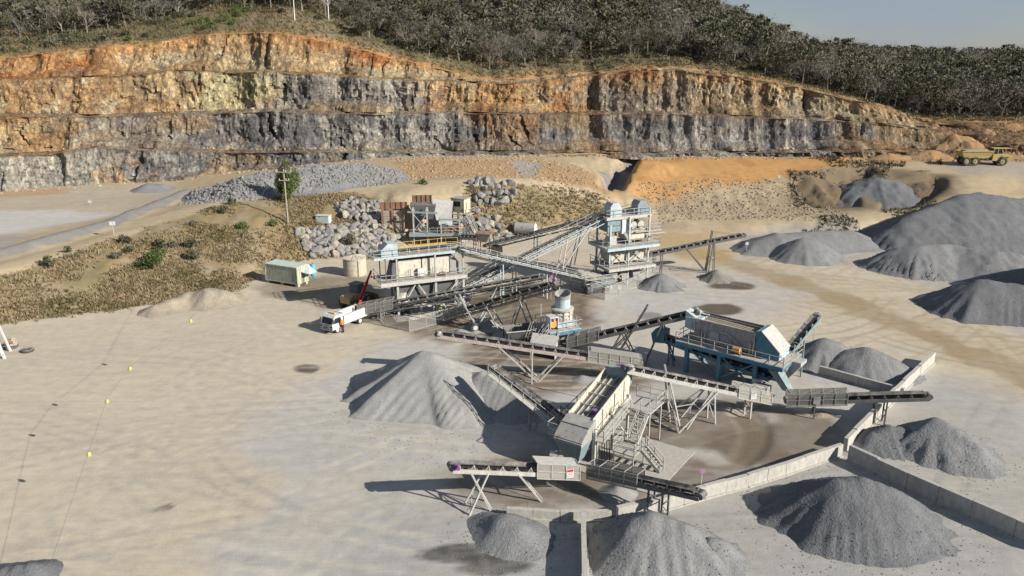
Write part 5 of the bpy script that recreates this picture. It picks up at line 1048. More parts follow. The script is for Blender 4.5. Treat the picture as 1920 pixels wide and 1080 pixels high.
MB().hexa([(1.5, 1.64, D+1.9), (8.3, 1.64, D+1.7), (8.3, 3.86, D+1.7), (1.5, 3.86, D+1.9), (1.5, 1.64, D+2.3), (8.3, 1.64, D+2.1), (8.3, 3.86, D+2.1), (1.5, 3.86, D+2.3)]).build('screen_deck', M['p_tan'], t)
MB().beam((1.4, 3.0, D+2.6), (8.4, 3.0, D+2.6), 0.12).beam((1.4, 3.5, D+2.7), (8.4, 3.5, D+2.7), 0.12).build('spray_pipe', M['dark'], t)
MB().hexa([(1.8, 1.7, D-1.4), (8.0, 1.7, D-1.4), (8.0, 3.8, D-1.4), (1.8, 3.8, D-1.4), (1.5, 1.5, D+0.1), (8.3, 1.5, D+0.1), (8.3, 4.0, D+0.1), (1.5, 4.0, D+0.1)]).build('under_hopper', M['dark'], t)
MB().prism([(8.45, D+0.1), (11.0, D+0.1), (11.0, D+0.95), (9.0, D+2.75), (8.45, D+2.75)], 1.45, 4.05).build('discharge_hood', B, t)
MB().hexa([(8.95, 1.35, D+2.83), (11.06, 1.35, D+0.93), (11.06, 4.15, D+0.93), (8.95, 4.15, D+2.83), (9.0, 1.35, D+2.9), (11.12, 1.35, D+1.0), (11.12, 4.15, D+1.0), (9.0, 4.15, D+2.9)]).build('hood_roof', M['pale'], t)
MB().bx(11.01, 11.05, 1.5, 4.0, D+0.1, D+0.9).build('hood_face', M['ltblue'], t)
MB().tube((6.4, 0.75, D+0.5), (7.2, 0.75, D+0.5), 0.36, n=12).build('drive_motor', M['orange'], t, True); MB().bx(6.2, 7.4, 0.5, 1.2, D+0.03, D+0.14).build('motor_base', M['dark'], t)
for x in (2.4, 7.9): MB().beam((x, 1.35, D+0.05), (x, 1.5, D+1.35), 0.1).beam((x+0.35, 1.35, D+0.05), (x+0.35, 1.5, D+1.35), 0.1).build('spring_post', M['cream'], t)
MB().bx(0.3, 2.0, 1.5, 3.9, D+2.2, D+2.5).prism([(0.2, D+1.2), (1.45, D+1.0), (1.45, D+2.5), (0.2, D+3.1)], 1.7, 3.8).build('feed_box', M['ltblue'], t)
MB().hexa([(12.0, 0.6, 1.0), (12.9, 0.6, 0.9), (12.9, 1.5, 0.9), (12.0, 1.5, 1.0), (10.4, 0.4, D-0.6), (11.4, 0.4, D-0.6), (11.4, 1.7, D-0.6), (10.4, 1.7, D-0.6)]).build('discharge_chute', M['slate'], t)
MB().hexa([(9.6, 1.8, 1.2), (10.9, 1.8, 1.2), (10.9, 3.6, 1.2), (9.6, 3.6, 1.2), (8.6, 1.4, D-0.1), (11.4, 1.4, D-0.1), (11.4, 4.0, D-0.1), (8.6, 4.0, D-0.1)]).build('end_hopper', B, t)
MB().bx(9.3, 10.9, -0.6, 0.6, 0.05, 1.2).build('pump_box', M['steel'], t); MB().bx(8.9, 9.6, 0.3, 1.4, 0, 1.5).build('chute_leg', M['ltblue'], t)
MB().prism([(11.2, 1.4), (11.6, 1.3), (12.9, D-0.4), (12.9, D-0.02), (12.02, D-0.02)], 2.6, 4.2).build('side_chute', M['galv'], t)
MB().bx(2.5, 8.2, -1.2, 6.0, -0.2, 0.05).build('base_slab', M['slab'], t)
conveyor('teal conveyor running out from under the blue screening plant', (26.6, 75.4, 1.7), (16.6, 83.9, 3.0), 0.85, 'blue', 0.4, 1.1, 0, 'guard', [(11.6, 11.6, 0.0), (5.5, 5.5, 0.0)], 0, head_box='blue', idm='steel')

# ------------------------------------------------------------ left screen house
t = thing('screen_house', 'two-deck screen house with cream screen boxes and yellow upper rail', 'screening plant', (-16.6, 98.2, 0), math.radians(23)); D = 4.7; U = 8.0; S = M['steel']
for x in (2.0, 7.2, 11.1):
    for y in (0.5, 3.6):
        MB().beam((x, y, 0), (x, y, D-0.2), 0.3).build('column', M['galv'], t); MB().beam((x, y, D+0.02), (x, y, U-0.15), 0.2).build('post', M['galv'], t)
for x in (0.5,): 
    for y in (0.4, 3.6): MB().beam((x, y, D), (x, y, U-0.1), 0.12).build('post', M['dark'], t)
for y in (0.5, 3.6): MB().beam((2.0, y, 0.3), (4.6, y, D-0.4), 0.16).beam((7.2, y, 0.3), (4.6, y, D-0.4), 0.16).beam((7.2, y, 0.3), (10.6, y, D-0.5), 0.14).build('brace', M['pale'], t)
for y in (0.0, 4.2): MB().beam((-0.3, y, D-0.2), (11.5, y, D-0.2), 0.14, 0.5).build('edge_beam', M['pale'], t)
for x in (0, 2.8, 5.6, 8.4, 11.3): MB().beam((x, 0.08, D-0.25), (x, 4.1, D-0.25), 0.14, 0.3).build('cross_beam', S, t)
MB().bx(-0.3, 11.5, 0.08, 4.12, D-0.03, D+0.05).build('lower_deck', M['galv'], t); rail(t, [(-0.3, 4.1, D), (-0.3, 0.05, D), (11.5, 0.05, D)], M['galv'])
for x0, x1 in ((2.4, 5.5), (5.7, 9.4)):
    b = MB().bx(x0, x1, 1.3, 3.2, D+0.25, D+2.45).build('screen_box', M['cream'], t)
    MB().bx(x0+0.05, x1-0.05, 1.35, 3.15, D+2.46, D+2.6).build('dark_lid', M['dark'], b)
    for k in range(4): MB().bx(x0+0.9+k*0.25, x0+0.98+k*0.25, 1.24, 1.30, D+0.35, D+1.0+0.1*k).build('rib', M['pale'], b)
MB().prism([(1.2, D+0.2), (2.35, D+0.2), (2.35, D+2.2), (1.7, D+2.2)], 1.3, 3.2).build('feed_chute', M['dark'], t)
MB().bx(4.9, 5.8, 0.75, 1.2, D+0.3, D+1.3).build('switch_cabinet', M['white'], t)
MB().prism([(9.5, D+0.1), (11.3, D+0.1), (11.3, D+0.9), (9.9, D+2.6), (9.5, D+2.6)], 1.2, 3.2).build('discharge_chute', M['steel'], t)
MB().tube((7.8, 0.6, D+0.35), (8.6, 0.6, D+0.35), 0.26, n=10).build('drive_motor', M['rust'], t, True)
MB().hexa([(2.6, 1.2, 2.0), (9.0, 1.2, 2.0), (9.0, 3.0, 2.0), (2.6, 3.0, 2.0), (1.6, 0.9, D-0.5), (10.4, 0.9, D-0.5), (10.4, 3.4, D-0.5), (1.6, 3.4, D-0.5)]).build('under_hopper', M['dark'], t)
MB().bx(-0.9, 11.6, 0.7, 3.7, U-0.1, U).build('upper_deck', M['galv'], t); MB().beam((-0.9, 0.62, U-0.12), (11.6, 0.62, U-0.12), 0.12, 0.32).beam((-0.9, 3.8, U-0.12), (11.6, 3.8, U-0.12), 0.12, 0.32).build('deck_beam', M['ltblue'], t)
rail(t, [(-0.9, 3.7, U), (-0.9, 0.7, U), (10.9, 0.7, U)], M['galv'])
MB().prism([(0.2, U), (2.4, U), (2.4, U+1.55), (1.1, U+1.65), (0.2, U+0.8)], 1.2, 2.9).build('head_box', M['ltblue'], t); MB().tube((0.6, 2.95, U+1.0), (0.6, 3.5, U+1.0), 0.22, n=10).build('drive_motor', M['magenta'], t)
MB().hexa([(2.4, 1.7, U+0.5), (11.2, 1.7, U+0.55), (11.2, 2.5, U+0.55), (2.4, 2.5, U+0.5), (2.4, 1.7, U+0.56), (11.2, 1.7, U+0.61), (11.2, 2.5, U+0.61), (2.4, 2.5, U+0.56)]).build('belt', M['belt'], t)
for x in np.arange(2.8, 11, 1.3): MB().beam((x, 1.6, U+0.02), (x, 1.6, U+0.6), 0.08).beam((x, 2.6, U+0.02), (x, 2.6, U+0.6), 0.08).build('belt_stand', M['galv'], t)
rail(t, [(2.6, 3.1, U+0.1), (9.6, 3.1, U+0.1), (11.2, 2.9, U+0.05)], M['yellow'], 1.15, 'yellow_rail', 1.2)
for k in range(6): MB().bx(2.7+k*1.18, 3.8+k*1.18, 3.08, 3.12, U+0.12, U+0.62).build('kick_panel', M['yellow'], t)
MB().bx(1.0, 12.2, -1.8, 4.6, -0.2, 0.06).build('base_slab', M['slab'], t)
def fence(label, pts, h=1.9, group='wire mesh fences round the machines'):
    W_ = [gp(*p) for p in pts]; t = thing('mesh_fence', label, 'fence', W_[0], 0, group); o = W_[0]
    for p, q in zip(W_[:-1], W_[1:]):
        p, q = p-o, q-o; n = max(1, round((q-p).length/2.4)); pm = MB().beam((0, 0, -0.1), (0, 0, h), 0.08).mesh('post', M['galv'])
        for i in range(n+1): link('post', pm, t, p.lerp(q, i/n))
        for i in range(n):
            a, c = p.lerp(q, i/n), p.lerp(q, (i+1)/n); d = (c-a).normalized(); nn = Vector((-d.y, d.x, 0))*0.008; u = Vector((0, 0, h-0.1)); l = Vector((0, 0, 0.08))
            MB().hexa([a-nn+l, c-nn+l, c+nn+l, a+nn+l, a-nn+u, c-nn+u, c+nn+u, a+nn+u]).build('mesh_panel', M['fence'], t)
            MB().beam(a+u, c+u, 0.05).build('fence_rail', M['galv'], t); MB().beam(a+l, c+l, 0.04).build('fence_rail', M['galv'], t)
fence('wire mesh fence in front of the left screen house', [(708, 598), (722, 612), (768, 622), (830, 606), (884, 592)])
fence('wire mesh fence along the front of the screening tower', [(1088, 546), (1134, 562), (1180, 545), (1228, 522)])
fence('low wire mesh fence left of the screening tower', [(1052, 530), (1088, 546)])
fence('wire mesh fence below the primary crusher', [(770, 458), (830, 454), (882, 450)])

# ------------------------------------------------------------ screening tower
t = thing('screening_tower', 'tall pale screening tower with two conveyor heads on top', 'tower', (14.0, 111.5, 0), math.radians(24)); GV = M['galv']; Z = [0, 3.1, 6.2, 10.4]
for x in (0.4, 3.6, 7.0):
    for y in (0.4, 4.2): MB().beam((x, y, 0), (x, y, Z[3]-0.1 if x > 0.5 else Z[2]+3.2), 0.24).build('column', M['ltblue'] if x < 4 else M['pale'], t)
for i, (x0, x1, y0, y1) in ((1, (-0.4, 7.6, -0.9, 4.6)), (2, (-0.8, 8.0, -1.0, 4.6)), (3, (-0.2, 7.4, 0.6, 4.2))):
    MB().bx(x0, x1, y0, y1, Z[i]-0.1, Z[i]).build('deck', M['pale'], t); MB().beam((x0, y0, Z[i]-0.18), (x1, y0, Z[i]-0.18), 0.12, 0.4).beam((x0, y0, Z[i]-0.18), (x0, y1, Z[i]-0.18), 0.12, 0.4).build('deck_beam', M['ltblue' if i == 2 else 'pale'], t)
    rail(t, [(x0, y1, Z[i]), (x0, y0, Z[i]), (x1, y0, Z[i]), (x1, y1, Z[i])], GV)
MB().bx(5.2, 8.6, -1.4, -1.0, 7.9, 8.0).bx(4.6, 9.2, 0.2, 1.2, 7.9, 8.0).build('side_gallery', M['pale'], t); rail(t, [(4.6, 0.2, 8.0), (9.2, 0.2, 8.0), (9.2, 1.2, 8.0)], GV)
for z0, z1 in ((0.2, Z[1]-0.3), (Z[1]+0.1, Z[2]-0.3)):
    for xa, xb in ((0.4, 3.6), (3.6, 7.0)): MB().beam((xa, 0.4, z0), (xb, 0.4, z1), 0.12).beam((xb, 0.4, z0), (xa, 0.4, z1), 0.12).build('brace', M['pale'], t)
b = MB().bx(0.2, 2.5, 0.9, 3.4, Z[2]+2.0, Z[3]-0.3).build('surge_bin', M['slate'], t); MB().beam((0.15, 0.86, Z[2]+2.9), (2.55, 0.86, Z[2]+2.9), 0.1).build('bin_rib', M['dark'], b)
MB().bx(2.52, 3.5, 0.7, 3.2, Z[2]+1.6, Z[3]-0.2).build('white_chute', M['white'], t); MB().beam((3.0, 0.8, Z[2]+1.8), (5.0, 0.0, Z[2]-1.5), 0.5, 0.4).build('sloping_duct', M['pale'], t)
for x in (4.6, 5.9): MB().tube((x, 0.9, Z[3]-1.5), (x, 2.4, Z[3]-1.5), 0.55, n=14).build('screen_motor', M['pale'], t, True)
MB().hexa([(3.8, 0.8, 6.6), (7.0, 0.8, 6.6), (7.0, 3.8, 6.6), (3.8, 3.8, 6.6), (3.8, 0.8, 8.0), (7.0, 0.8, 8.4), (7.0, 3.8, 8.4), (3.8, 3.8, 8.0)]).build('upper_screen', M['cream'], t)
MB().bx(0.5, 1.6, 0.6, 1.8, Z[2]+0.05, Z[2]+1.4).build('control_box', M['pale'], t)
MB().hexa([(1.0, 0.8, 3.6), (6.6, 0.8, 3.6), (6.6, 3.8, 3.6), (1.0, 3.8, 3.6), (0.8, 0.7, 5.0), (6.9, 0.7, 5.5), (6.9, 3.9, 5.5), (0.8, 3.9, 5.0)]).build('lower_screen', M['cream'], t)
for x in (0.8, 2.6, 4.6): MB().hexa([(x, 0.2, 0.8), (x+0.7, 0.2, 0.8), (x+0.7, 1.4, 0.8), (x, 1.4, 0.8), (x-0.2, 0.5, 2.8), (x+1.3, 0.5, 2.8), (x+1.3, 3.0, 2.8), (x-0.2, 3.0, 2.8)]).build('hopper', M['steel'], t)
for x, m, nm in ((0.6, 'ltblue', 'conveyor_head_box'), (5.2, 'slate', 'conveyor_head_box')):
    MB().prism([(x, Z[3]), (x+1.9, Z[3]), (x+1.95, Z[3]+1.1), (x+1.3, Z[3]+2.0), (x+0.4, Z[3]+2.0), (x, Z[3]+1.5)], 0.9, 2.7).build(nm, M[m], t)
MB().prism([(7.12, Z[3]), (7.4, Z[3]), (7.4, Z[3]+1.0), (7.12, Z[3]+1.1)], 0.9, 2.7).build('chute_plate', M['ltblue'], t)
MB().bx(-3.8, 0.3, -1.6, 1.8, 1.2, 1.7).build('feeder_tray', M['slate'], t); MB().hexa([(-3.8, -1.6, 1.7), (0.3, -1.6, 1.7), (0.3, 1.8, 1.7), (-3.8, 1.8, 1.7), (-3.2, -1.0, 2.1), (0.2, -1.0, 2.3), (0.2, 1.2, 2.3), (-3.2, 1.2, 2.1)]).build('stone_load', M['p_mid'], t)
MB().bx(-4.6, 0.6, -1.75, -1.65, 1.6, 1.7).build('tray_walkway', GV, t); rail(t, [(-4.8, 2.2, 1.7), (-4.8, -1.8, 1.7), (0.4, -1.8, 1.7)], GV)
for p in ((-3.4, -1.3), (-3.4, 1.5), (-0.4, -1.3)): MB().beam((p[0], p[1], 0), (p[0], p[1], 1.2), 0.2).build('tray_leg', M['steel'], t)
MB().bx(-0.6, 7.8, -1.4, 4.8, -0.2, 0.06).build('base_slab', M['slab'], t)
t = thing('drive_unit', 'white rounded drive cover beside the foot of the tower', 'machine', at(1112, 548), math.radians(20))
MB().prism([(-1.2, 0.9), (1.2, 0.9), (1.2, 1.6), (0.9, 1.9), (-0.7, 1.9), (-1.2, 1.3)], -0.6, 0.6).build('cover', M['pale'], t); MB().bx(-1.3, 1.3, -0.7, 0.7, 0, 0.88).build('frame', M['dark'], t); MB().beam((1.2, 0, 1.3), (3.2, 0.4, 0.2), 0.4).build('chute', M['pale'], t)

# ------------------------------------------------------------ cone crusher
t = thing('cone_crusher', 'pale cone crusher with cylindrical hopper on a railed platform', 'crusher', (5.4, 88.7, 0), math.radians(25)); D = 2.5
for x in (-1.5, 1.5):
    for y in (-1.4, 1.4): MB().beam((x, y, 0), (x, y, D-0.3), 0.28).build('leg', M['slate'], t)
MB().bx(-2.0, 2.2, -1.9, 1.9, D-0.12, D).build('platform', M['galv'], t); MB().beam((-2.0, -1.9, D-0.3), (2.2, -1.9, D-0.3), 0.14, 0.4).beam((-2.0, -1.9, D-0.3), (-2.0, 1.9, D-0.3), 0.14, 0.4).build('platform_beam', M['blue'], t)
rail(t, [(-0.2, -1.9, D), (2.2, -1.9, D), (2.2, 1.9, D), (-2.0, 1.9, D)], M['galv'])
MB().bx(-0.6, 1.8, -1.2, 1.2, D, D+0.75).build('base_block', M['ltblue'], t)
MB().lathe([(1.15, D+0.76), (1.2, D+1.2), (1.05, D+1.35), (1.2, D+1.5), (1.15, D+1.75), (1.0, D+1.9)], (0.6, 0), 24).build('main_frame', M['cream'], t, True)
MB().lathe([(1.0, D+1.9), (1.35, D+1.98), (1.38, D+2.15), (0.95, D+2.3)], (0.6, 0), 24).build('adjustment_ring', M['pale'], t, True)
for i in range(10): th = i*0.628; MB().tube((0.6+1.18*math.cos(th), 1.18*math.sin(th), D+0.9), (0.6+1.18*math.cos(th), 1.18*math.sin(th), D+1.9), 0.09, n=6).build('spring_cylinder', M['galv'], t)
MB().lathe([(0.9, D+2.3), (0.9, D+3.4), (0.82, D+3.4), (0.82, D+2.5)], (0.6, 0), 24).build('feed_cylinder', M['ltblue'], t, True)
hp = MB(); n = 20; V = []
for i in range(n):
    th = 2*math.pi*i/n; hz = 0.55+0.22*math.sin(th*1.0+0.8); c, s = math.cos(th), math.sin(th)
    V += [(0.6+0.93*c, 0.93*s, D+3.35), (0.6+0.97*c, 0.97*s, D+3.4+hz), (0.6+0.90*c, 0.90*s, D+3.4+hz), (0.6+0.86*c, 0.86*s, D+3.35)]
hp.add(V, [(4*i+k, 4*((i+1) % n)+k, 4*((i+1) % n)+(k+1) % 4, 4*i+(k+1) % 4) for i in range(n) for k in range(4)]); hp.build('rubber_skirt', M['steel'], t, True)
g = MB().bx(-1.75, -0.7, -1.5, -0.2, D+1.55, D+1.65).bx(-1.75, -1.68, -1.5, -0.2, D+0.3, D+1.55).bx(-0.78, -0.7, -1.5, -0.2, D+0.3, D+1.55).build('belt_guard', M['white'], t); MB().tube((-1.25, -1.35, D+0.8), (-1.25, -0.3, D+0.8), 0.48, n=16).build('pulley', M['orange'], g); MB().bx(-1.35, -1.1, -1.53, -1.5, D+1.2, D+1.5).build('warning_plate', M['magenta'], g)
MB().hexa([(-0.5, -0.5, 0.8), (0.9, -0.5, 0.8), (0.9, 0.5, 0.8), (-0.5, 0.5, 0.8), (-0.8, -1.2, D-0.2), (1.9, -1.2, D-0.2), (1.9, 1.2, D-0.2), (-0.8, 1.2, D-0.2)]).build('discharge_hopper', M['steel'], t)
MB().prism([(1.5, 0.9), (2.6, 0.7), (2.7, 1.0), (2.4, 1.9), (1.9, 2.1)], -1.0, 0.4).build('side_chute', M['pink'], t)
stairs(t, (-4.0, -1.2, 0.05), (-2.05, -1.2, D), 0.8, M['galv'], (0, 1, 0))
for i in range(3): MB().path([(-1.0+i*0.1, -1.95, D+0.1), (-1.3+i*0.1, -2.3, D-0.5), (-1.2+i*0.15, -2.2, 0.2)], 0.06).build('hose', M['galv'], t)
t = thing('motor_shelter', 'grey sloped-roof shelter in front of the cone crusher', 'shelter', at(1020, 668), math.radians(-12))
MB().hexa([(-1.5, -1.0, 1.75), (1.5, -1.0, 1.55), (1.5, 1.0, 2.15), (-1.5, 1.0, 2.35), (-1.5, -1.0, 1.83), (1.5, -1.0, 1.63), (1.5, 1.0, 2.23), (-1.5, 1.0, 2.43)]).build('roof', M['galv'], t); MB().bx(1.35, 1.43, -0.9, 0.9, 0, 1.6).build('side_wall', M['white'], t); MB().bx(-1.4, 1.3, 0.8, 0.88, 0, 2.0).build('back_wall', M['rust'], t)
for x, y in ((-1.4, -0.9), (-1.4, 0.9)): MB().beam((x, y, 0), (x, y, 1.8), 0.1).build('post', M['galv'], t)
t = thing('surge_bin', 'dark open steel bin between the pale fines heaps and the cone crusher', 'bin', at(975, 648), math.radians(15))
b = MB(); o = [(-2.0, -1.4, 2.3), (2.0, -1.4, 2.3), (2.0, 1.4, 2.3), (-2.0, 1.4, 2.3)]; i_ = [(-0.6, -0.5, 0.5), (0.6, -0.5, 0.5), (0.6, 0.5, 0.5), (-0.6, 0.5, 0.5)]
b.add(o+i_+[(x*0.95, y*0.93, z) for x, y, z in o]+[(x*0.85, y*0.85, z+0.05) for x, y, z in i_], [(0, 4, 5, 1), (1, 5, 6, 2), (2, 6, 7, 3), (3, 7, 4, 0), (8, 9, 13, 12), (9, 10, 14, 13), (10, 11, 15, 14), (11, 8, 12, 15), (0, 1, 9, 8), (1, 2, 10, 9), (2, 3, 11, 10), (3, 0, 8, 11), (4, 7, 6, 5), (12, 13, 14, 15)]); b.build('hopper', M['dark'], t)
for x, y in ((-1.7, -1.2), (1.7, -1.2), (1.7, 1.2), (-1.7, 1.2)): MB().beam((x, y, 0), (x, y, 2.25), 0.14).build('leg', M['dark'], t)
MB().beam((-2.05, -1.45, 2.35), (2.05, -1.45, 2.35), 0.1).beam((2.05, -1.45, 2.35), (2.05, 1.45, 2.35), 0.1).build('rim', M['pale'], t)
for i in range(4): MB().path([(2.3+i*0.3, -1.3, 0.1), (2.6+i*0.25, -0.9, 2.2), (3.2+i*0.2, -0.5, 3.4)], 0.06).build('pipe', M['galv'], t)

# ------------------------------------------------------------ primary crusher
t = thing('primary_crusher', 'primary crusher station built against the bank with rusty sheet wall', 'crusher', (-18.6, 138.6, 0), math.radians(4)); top = 7.2
for x in (-4.4, -2.6, -0.6, 0.25): MB().beam((x, 0.2, -0.1), (x, 0.2, top-0.6 if x < 0 else top-0.2), 0.28).build('sheet_wall_post', M['rust'], t)
for x0, x1 in ((-4.2, -2.8), (-2.4, -0.8)):
    for k in range(9): MB().bx(x0, x1, 0.30, 0.42, 1.4+k*0.52, 1.4+k*0.52+0.46).build('slat', M['tank'] if x0 < -9 else M['wood'], t)
b = MB().bx(-4.7, 0.1, 0.12, 0.34, top-0.9, top+0.35).build('top_plate', M['rust'], t)
for k in range(6): MB().beam((-4.6+k*0.92, 0.06, top-0.9), (-4.6+k*0.92, 0.06, top+0.4), 0.1).build('rib', M['rust'], b)
b = MB().bx(0.9, 4.4, 1.8, 2.1, top-0.1, top+1.2).build('bin_lip', M['rust'], t)
for k in range(5): MB().beam((1.0+k*0.82, 1.72, top-0.1), (1.0+k*0.82, 1.72, top+1.25), 0.12).build('rib', M['dark'], b)
MB().hexa([(1.6, -0.8, 4.6), (4.6, -0.8, 4.6), (4.6, 1.4, 4.6), (1.6, 1.4, 4.6), (0.6, -1.4, top), (5.2, -1.4, top), (5.2, 1.9, top), (0.6, 1.9, top)]).build('feed_bin', M['dark'], t)
MB().hexa([(5.2, -1.2, 4.4), (7.8, -1.0, 4.6), (8.2, 0.8, 7.4), (4.4, 0.6, 7.8), (5.2, -1.3, 4.5), (7.8, -1.15, 4.75), (8.2, 0.65, 7.55), (4.4, 0.45, 7.95)]).build('wing_plate', M['galv'], t)
MB().bx(5.6, 8.0, -1.0, 1.0, 3.2, 4.6).build('crusher_body', M['white'], t)
for x in (1.2, 3.6):
    MB().beam((x, -2.0, 2.4), (x, -2.0, 6.4), 0.26).build('column', M['galv'], t); MB().beam((x, -2.0, 0), (x, -2.0, 2.2), 0.2).build('column', M['galv'], t); MB().prism([(x-0.3, 6.3), (x+0.3, 6.3), (x+0.1, 7.0), (x-0.1, 7.0)], -2.2, -1.8).build('column_cap', M['galv'], t)
MB().beam((1.2, -2.0, 2.8), (3.6, -2.0, 5.8), 0.1).beam((3.6, -2.0, 2.8), (1.2, -2.0, 5.8), 0.1).build('brace', M['galv'], t)
MB().beam((0.2, -2.0, 6.2), (5.4, -2.0, 5.9), 0.2, 0.3).build('header_beam', M['slate'], t)
MB().bx(0.4, 9.4, -2.6, 1.2, 2.2, 2.34).build('deck', M['galv'], t); MB().beam((0.4, -2.66, 2.15), (9.4, -2.66, 2.15), 0.14, 0.5).build('edge_beam', M['slate'], t); rail(t, [(4.0, -2.55, 2.34), (9.4, -2.55, 2.34)], M['galv'])
for x in (6.0, 9.2): MB().beam((x, -2.5, 0), (x, -2.5, 4.9), 0.2).build('column', M['galv'], t)
MB().beam((5.6, -2.5, 4.9), (9.8, -2.5, 4.7), 0.18, 0.3).beam((6.0, -2.5, 4.7), (9.2, -2.5, 2.6), 0.1).beam((6.0, -2.5, 2.6), (9.2, -2.5, 4.7), 0.08).build('upper_frame', M['slate'], t)
MB().bx(5.4, 9.4, -2.3, 0.8, 2.36, 3.4).build('crusher_jaw_housing', M['rust'], t); MB().tube((6.4, -2.35, 3.3), (6.4, -2.1, 3.3), 0.75, n=20).build('flywheel', M['dark'], t, True); MB().tube((2.4, -1.6, 3.1), (2.4, -0.6, 3.1), 0.5, n=14).build('feeder_motor', M['steel'], t, True)
stairs(t, (11.4, -2.4, 2.2), (9.6, -0.6, 4.6), 0.8, M['galv'], (0.7, 0.7, 0)); MB().prism([(9.4, 0.4), (10.3, 0.6), (11.4, 2.0), (11.2, 2.6), (9.4, 2.5)], -2.2, -1.0).build('discharge_chute', M['white'], t)
MB().bx(0.8, 9.0, -1.0, 1.0, 0.1, 2.1).build('lower_housing', M['dark'], t); MB().beam((-0.5, -0.2, 2.2), (-0.5, -0.2, 9.0), 0.07).build('light_pole', M['steel'], t)
hp_ = Vector((-9.2, 140.8, 0)); zb = 5.4
t = thing('control_hut', 'pale yellow control hut on legs above the primary crusher', 'hut', hp_, math.radians(-28))
w = MB().bx(-1.35, 1.35, -1.05, 1.05, zb, zb+2.4).build('wall', M['hut'], t); MB().bx(-1.5, 1.5, -1.2, 1.2, zb+2.4, zb+2.56).build('roof', M['steel'], t)
for a_, nm in (((-0.75, 0.55, -1.09, -1.05, zb+1.1, zb+2.0), 'window'), ((-1.0, -0.75, -1.08, -1.05, zb+0.3, zb+0.7), 'vent')): MB().bx(*a_).build(nm, M['glass'], w)
MB().bx(0.8, 1.05, -1.08, -1.05, zb+0.3, zb+0.75).build('vent', M['glass'], w); MB().bx(1.35, 1.39, -0.5, -0.25, zb+0.6, zb+1.9).build('window', M['glass'], w)
for x, y in ((-1.2, -0.9), (1.2, -0.9), (1.2, 0.9), (-1.2, 0.9)): MB().beam((x, y, 0), (x, y, zb), 0.16).build('leg', M['steel'], t)
MB().bx(-2.2, 2.2, -1.9, -1.06, zb-0.3, zb-0.2).bx(1.4, 2.2, -1.9, 1.0, zb-0.3, zb-0.2).build('walkway', M['galv'], t); rail(t, [(-2.2, -1.9, zb-0.2), (2.2, -1.9, zb-0.2), (2.2, 1.0, zb-0.2)], M['galv']); stairs(t, (4.6, -2.6, 2.4), (2.3, -1.5, zb-0.2), 0.8, M['galv'], (0.4, 0.9, 0))
for z in (2.0, 3.7): MB().bx(-1.9, 1.9, -1.7, 1.0, z, z+0.1).build('service_floor', M['galv'], t); rail(t, [(-1.9, -1.7, z+0.1), (1.9, -1.7, z+0.1)], M['galv'])
t = thing('transfer_frame', 'rusty brown transfer frame where the far conveyors meet', 'steel frame', (-4.6, 131.4, 0), math.radians(-20))
for x in (-1.2, 1.2):
    for y in (-1.0, 1.0): MB().beam((x, y, 0), (x, y, 3.6), 0.16).build('post', M['rust'], t)
MB().bx(-1.4, 1.4, -1.2, 1.2, 3.6, 3.75).build('top_plate', M['rust'], t); MB().hexa([(-0.6, -0.6, 2.2), (0.6, -0.6, 2.2), (0.6, 0.6, 2.2), (-0.6, 0.6, 2.2), (-1.1, -0.9, 3.5), (1.1, -0.9, 3.5), (1.1, 0.9, 3.5), (-1.1, 0.9, 3.5)]).build('chute', M['steel'], t); MB().bx(1.6, 3.2, -1.2, 0.2, 0.6, 1.8).build('magnet_box', M['wood'], t)

# ------------------------------------------------------------ more machinery in the thick of the plant
t = thing('secondary_crusher', 'pale dusty crusher unit under the left screen house', 'crusher', at(742, 588), math.radians(23))
MB().bx(-2.6, 2.2, -0.9, 0.9, 0.5, 0.9).build('skid', M['dark'], t); MB().lathe([(0.8, 0.9), (1.0, 1.3), (0.85, 1.7), (1.05, 2.0), (0.7, 2.5), (0.75, 2.9)], (0.9, 0), 18).build('bowl', M['pale'], t, True); MB().tube((-2.0, -0.2, 1.6), (-0.9, -0.2, 1.6), 0.5, n=14).build('motor', M['white'], t, True); MB().prism([(-1.2, 1.0), (0.2, 1.0), (0.1, 2.0), (-0.9, 2.2)], -1.0, -0.6).build('belt_guard', M['white'], t)
for i in range(5): MB().path([(-2.6+i*1.1, -1.0, 0.5), (-2.4+i*1.1, -1.1, 1.6+0.3*(i % 2)), (-1.9+i*1.1, -0.7, 2.3)], 0.09).build('pipe', M['galv'], t)
for x in (-2.3, 1.9):
    for y in (-0.8, 0.8): MB().beam((x, y, 0), (x, y, 0.5), 0.25).build('foot', M['concd'], t)
t = thing('cross_belt', 'dusty cross belt and chutes under the left screen house deck', 'conveyor', (-9.6, 100.6, 0), math.radians(23))
MB().bx(-3.4, 4.2, -1.6, -1.0, 2.5, 2.75).build('belt_frame', M['pale'], t)
for i in range(7): MB().bx(-3.2+i*1.05, -2.7+i*1.05, -1.7, -1.62, 1.5+0.15*(i % 3), 2.6).build('chute_plate', M['pale' if i % 2 else 'steel'], t)
for i in range(6): MB().tube((-3.0+i*1.2, -1.5, 2.0), (-2.5+i*1.2, -1.5, 2.0), 0.28, n=10).build('roller', M['steel' if i % 2 else 'galv'], t, True)
for i in range(5): MB().beam((-3.2+i*1.6, -1.3, 0), (-2.6+i*1.7, -1.2, 2.5), 0.12).build('strut', M['galv'], t)
t = thing('stacker_legs', 'wheeled lattice legs carrying the dark conveyors behind the fines heaps', 'steel frame', at(892, 618), math.radians(8))
for x0, x1, y0 in ((0, -1.9, -0.6), (0.2, 2.6, -0.6), (0, -1.9, 0.8), (0.2, 2.6, 0.8)): MB().beam((x0, y0, 0.6), (x1, y0+0.8, 4.3), 0.15).build('leg', M['galv'], t)
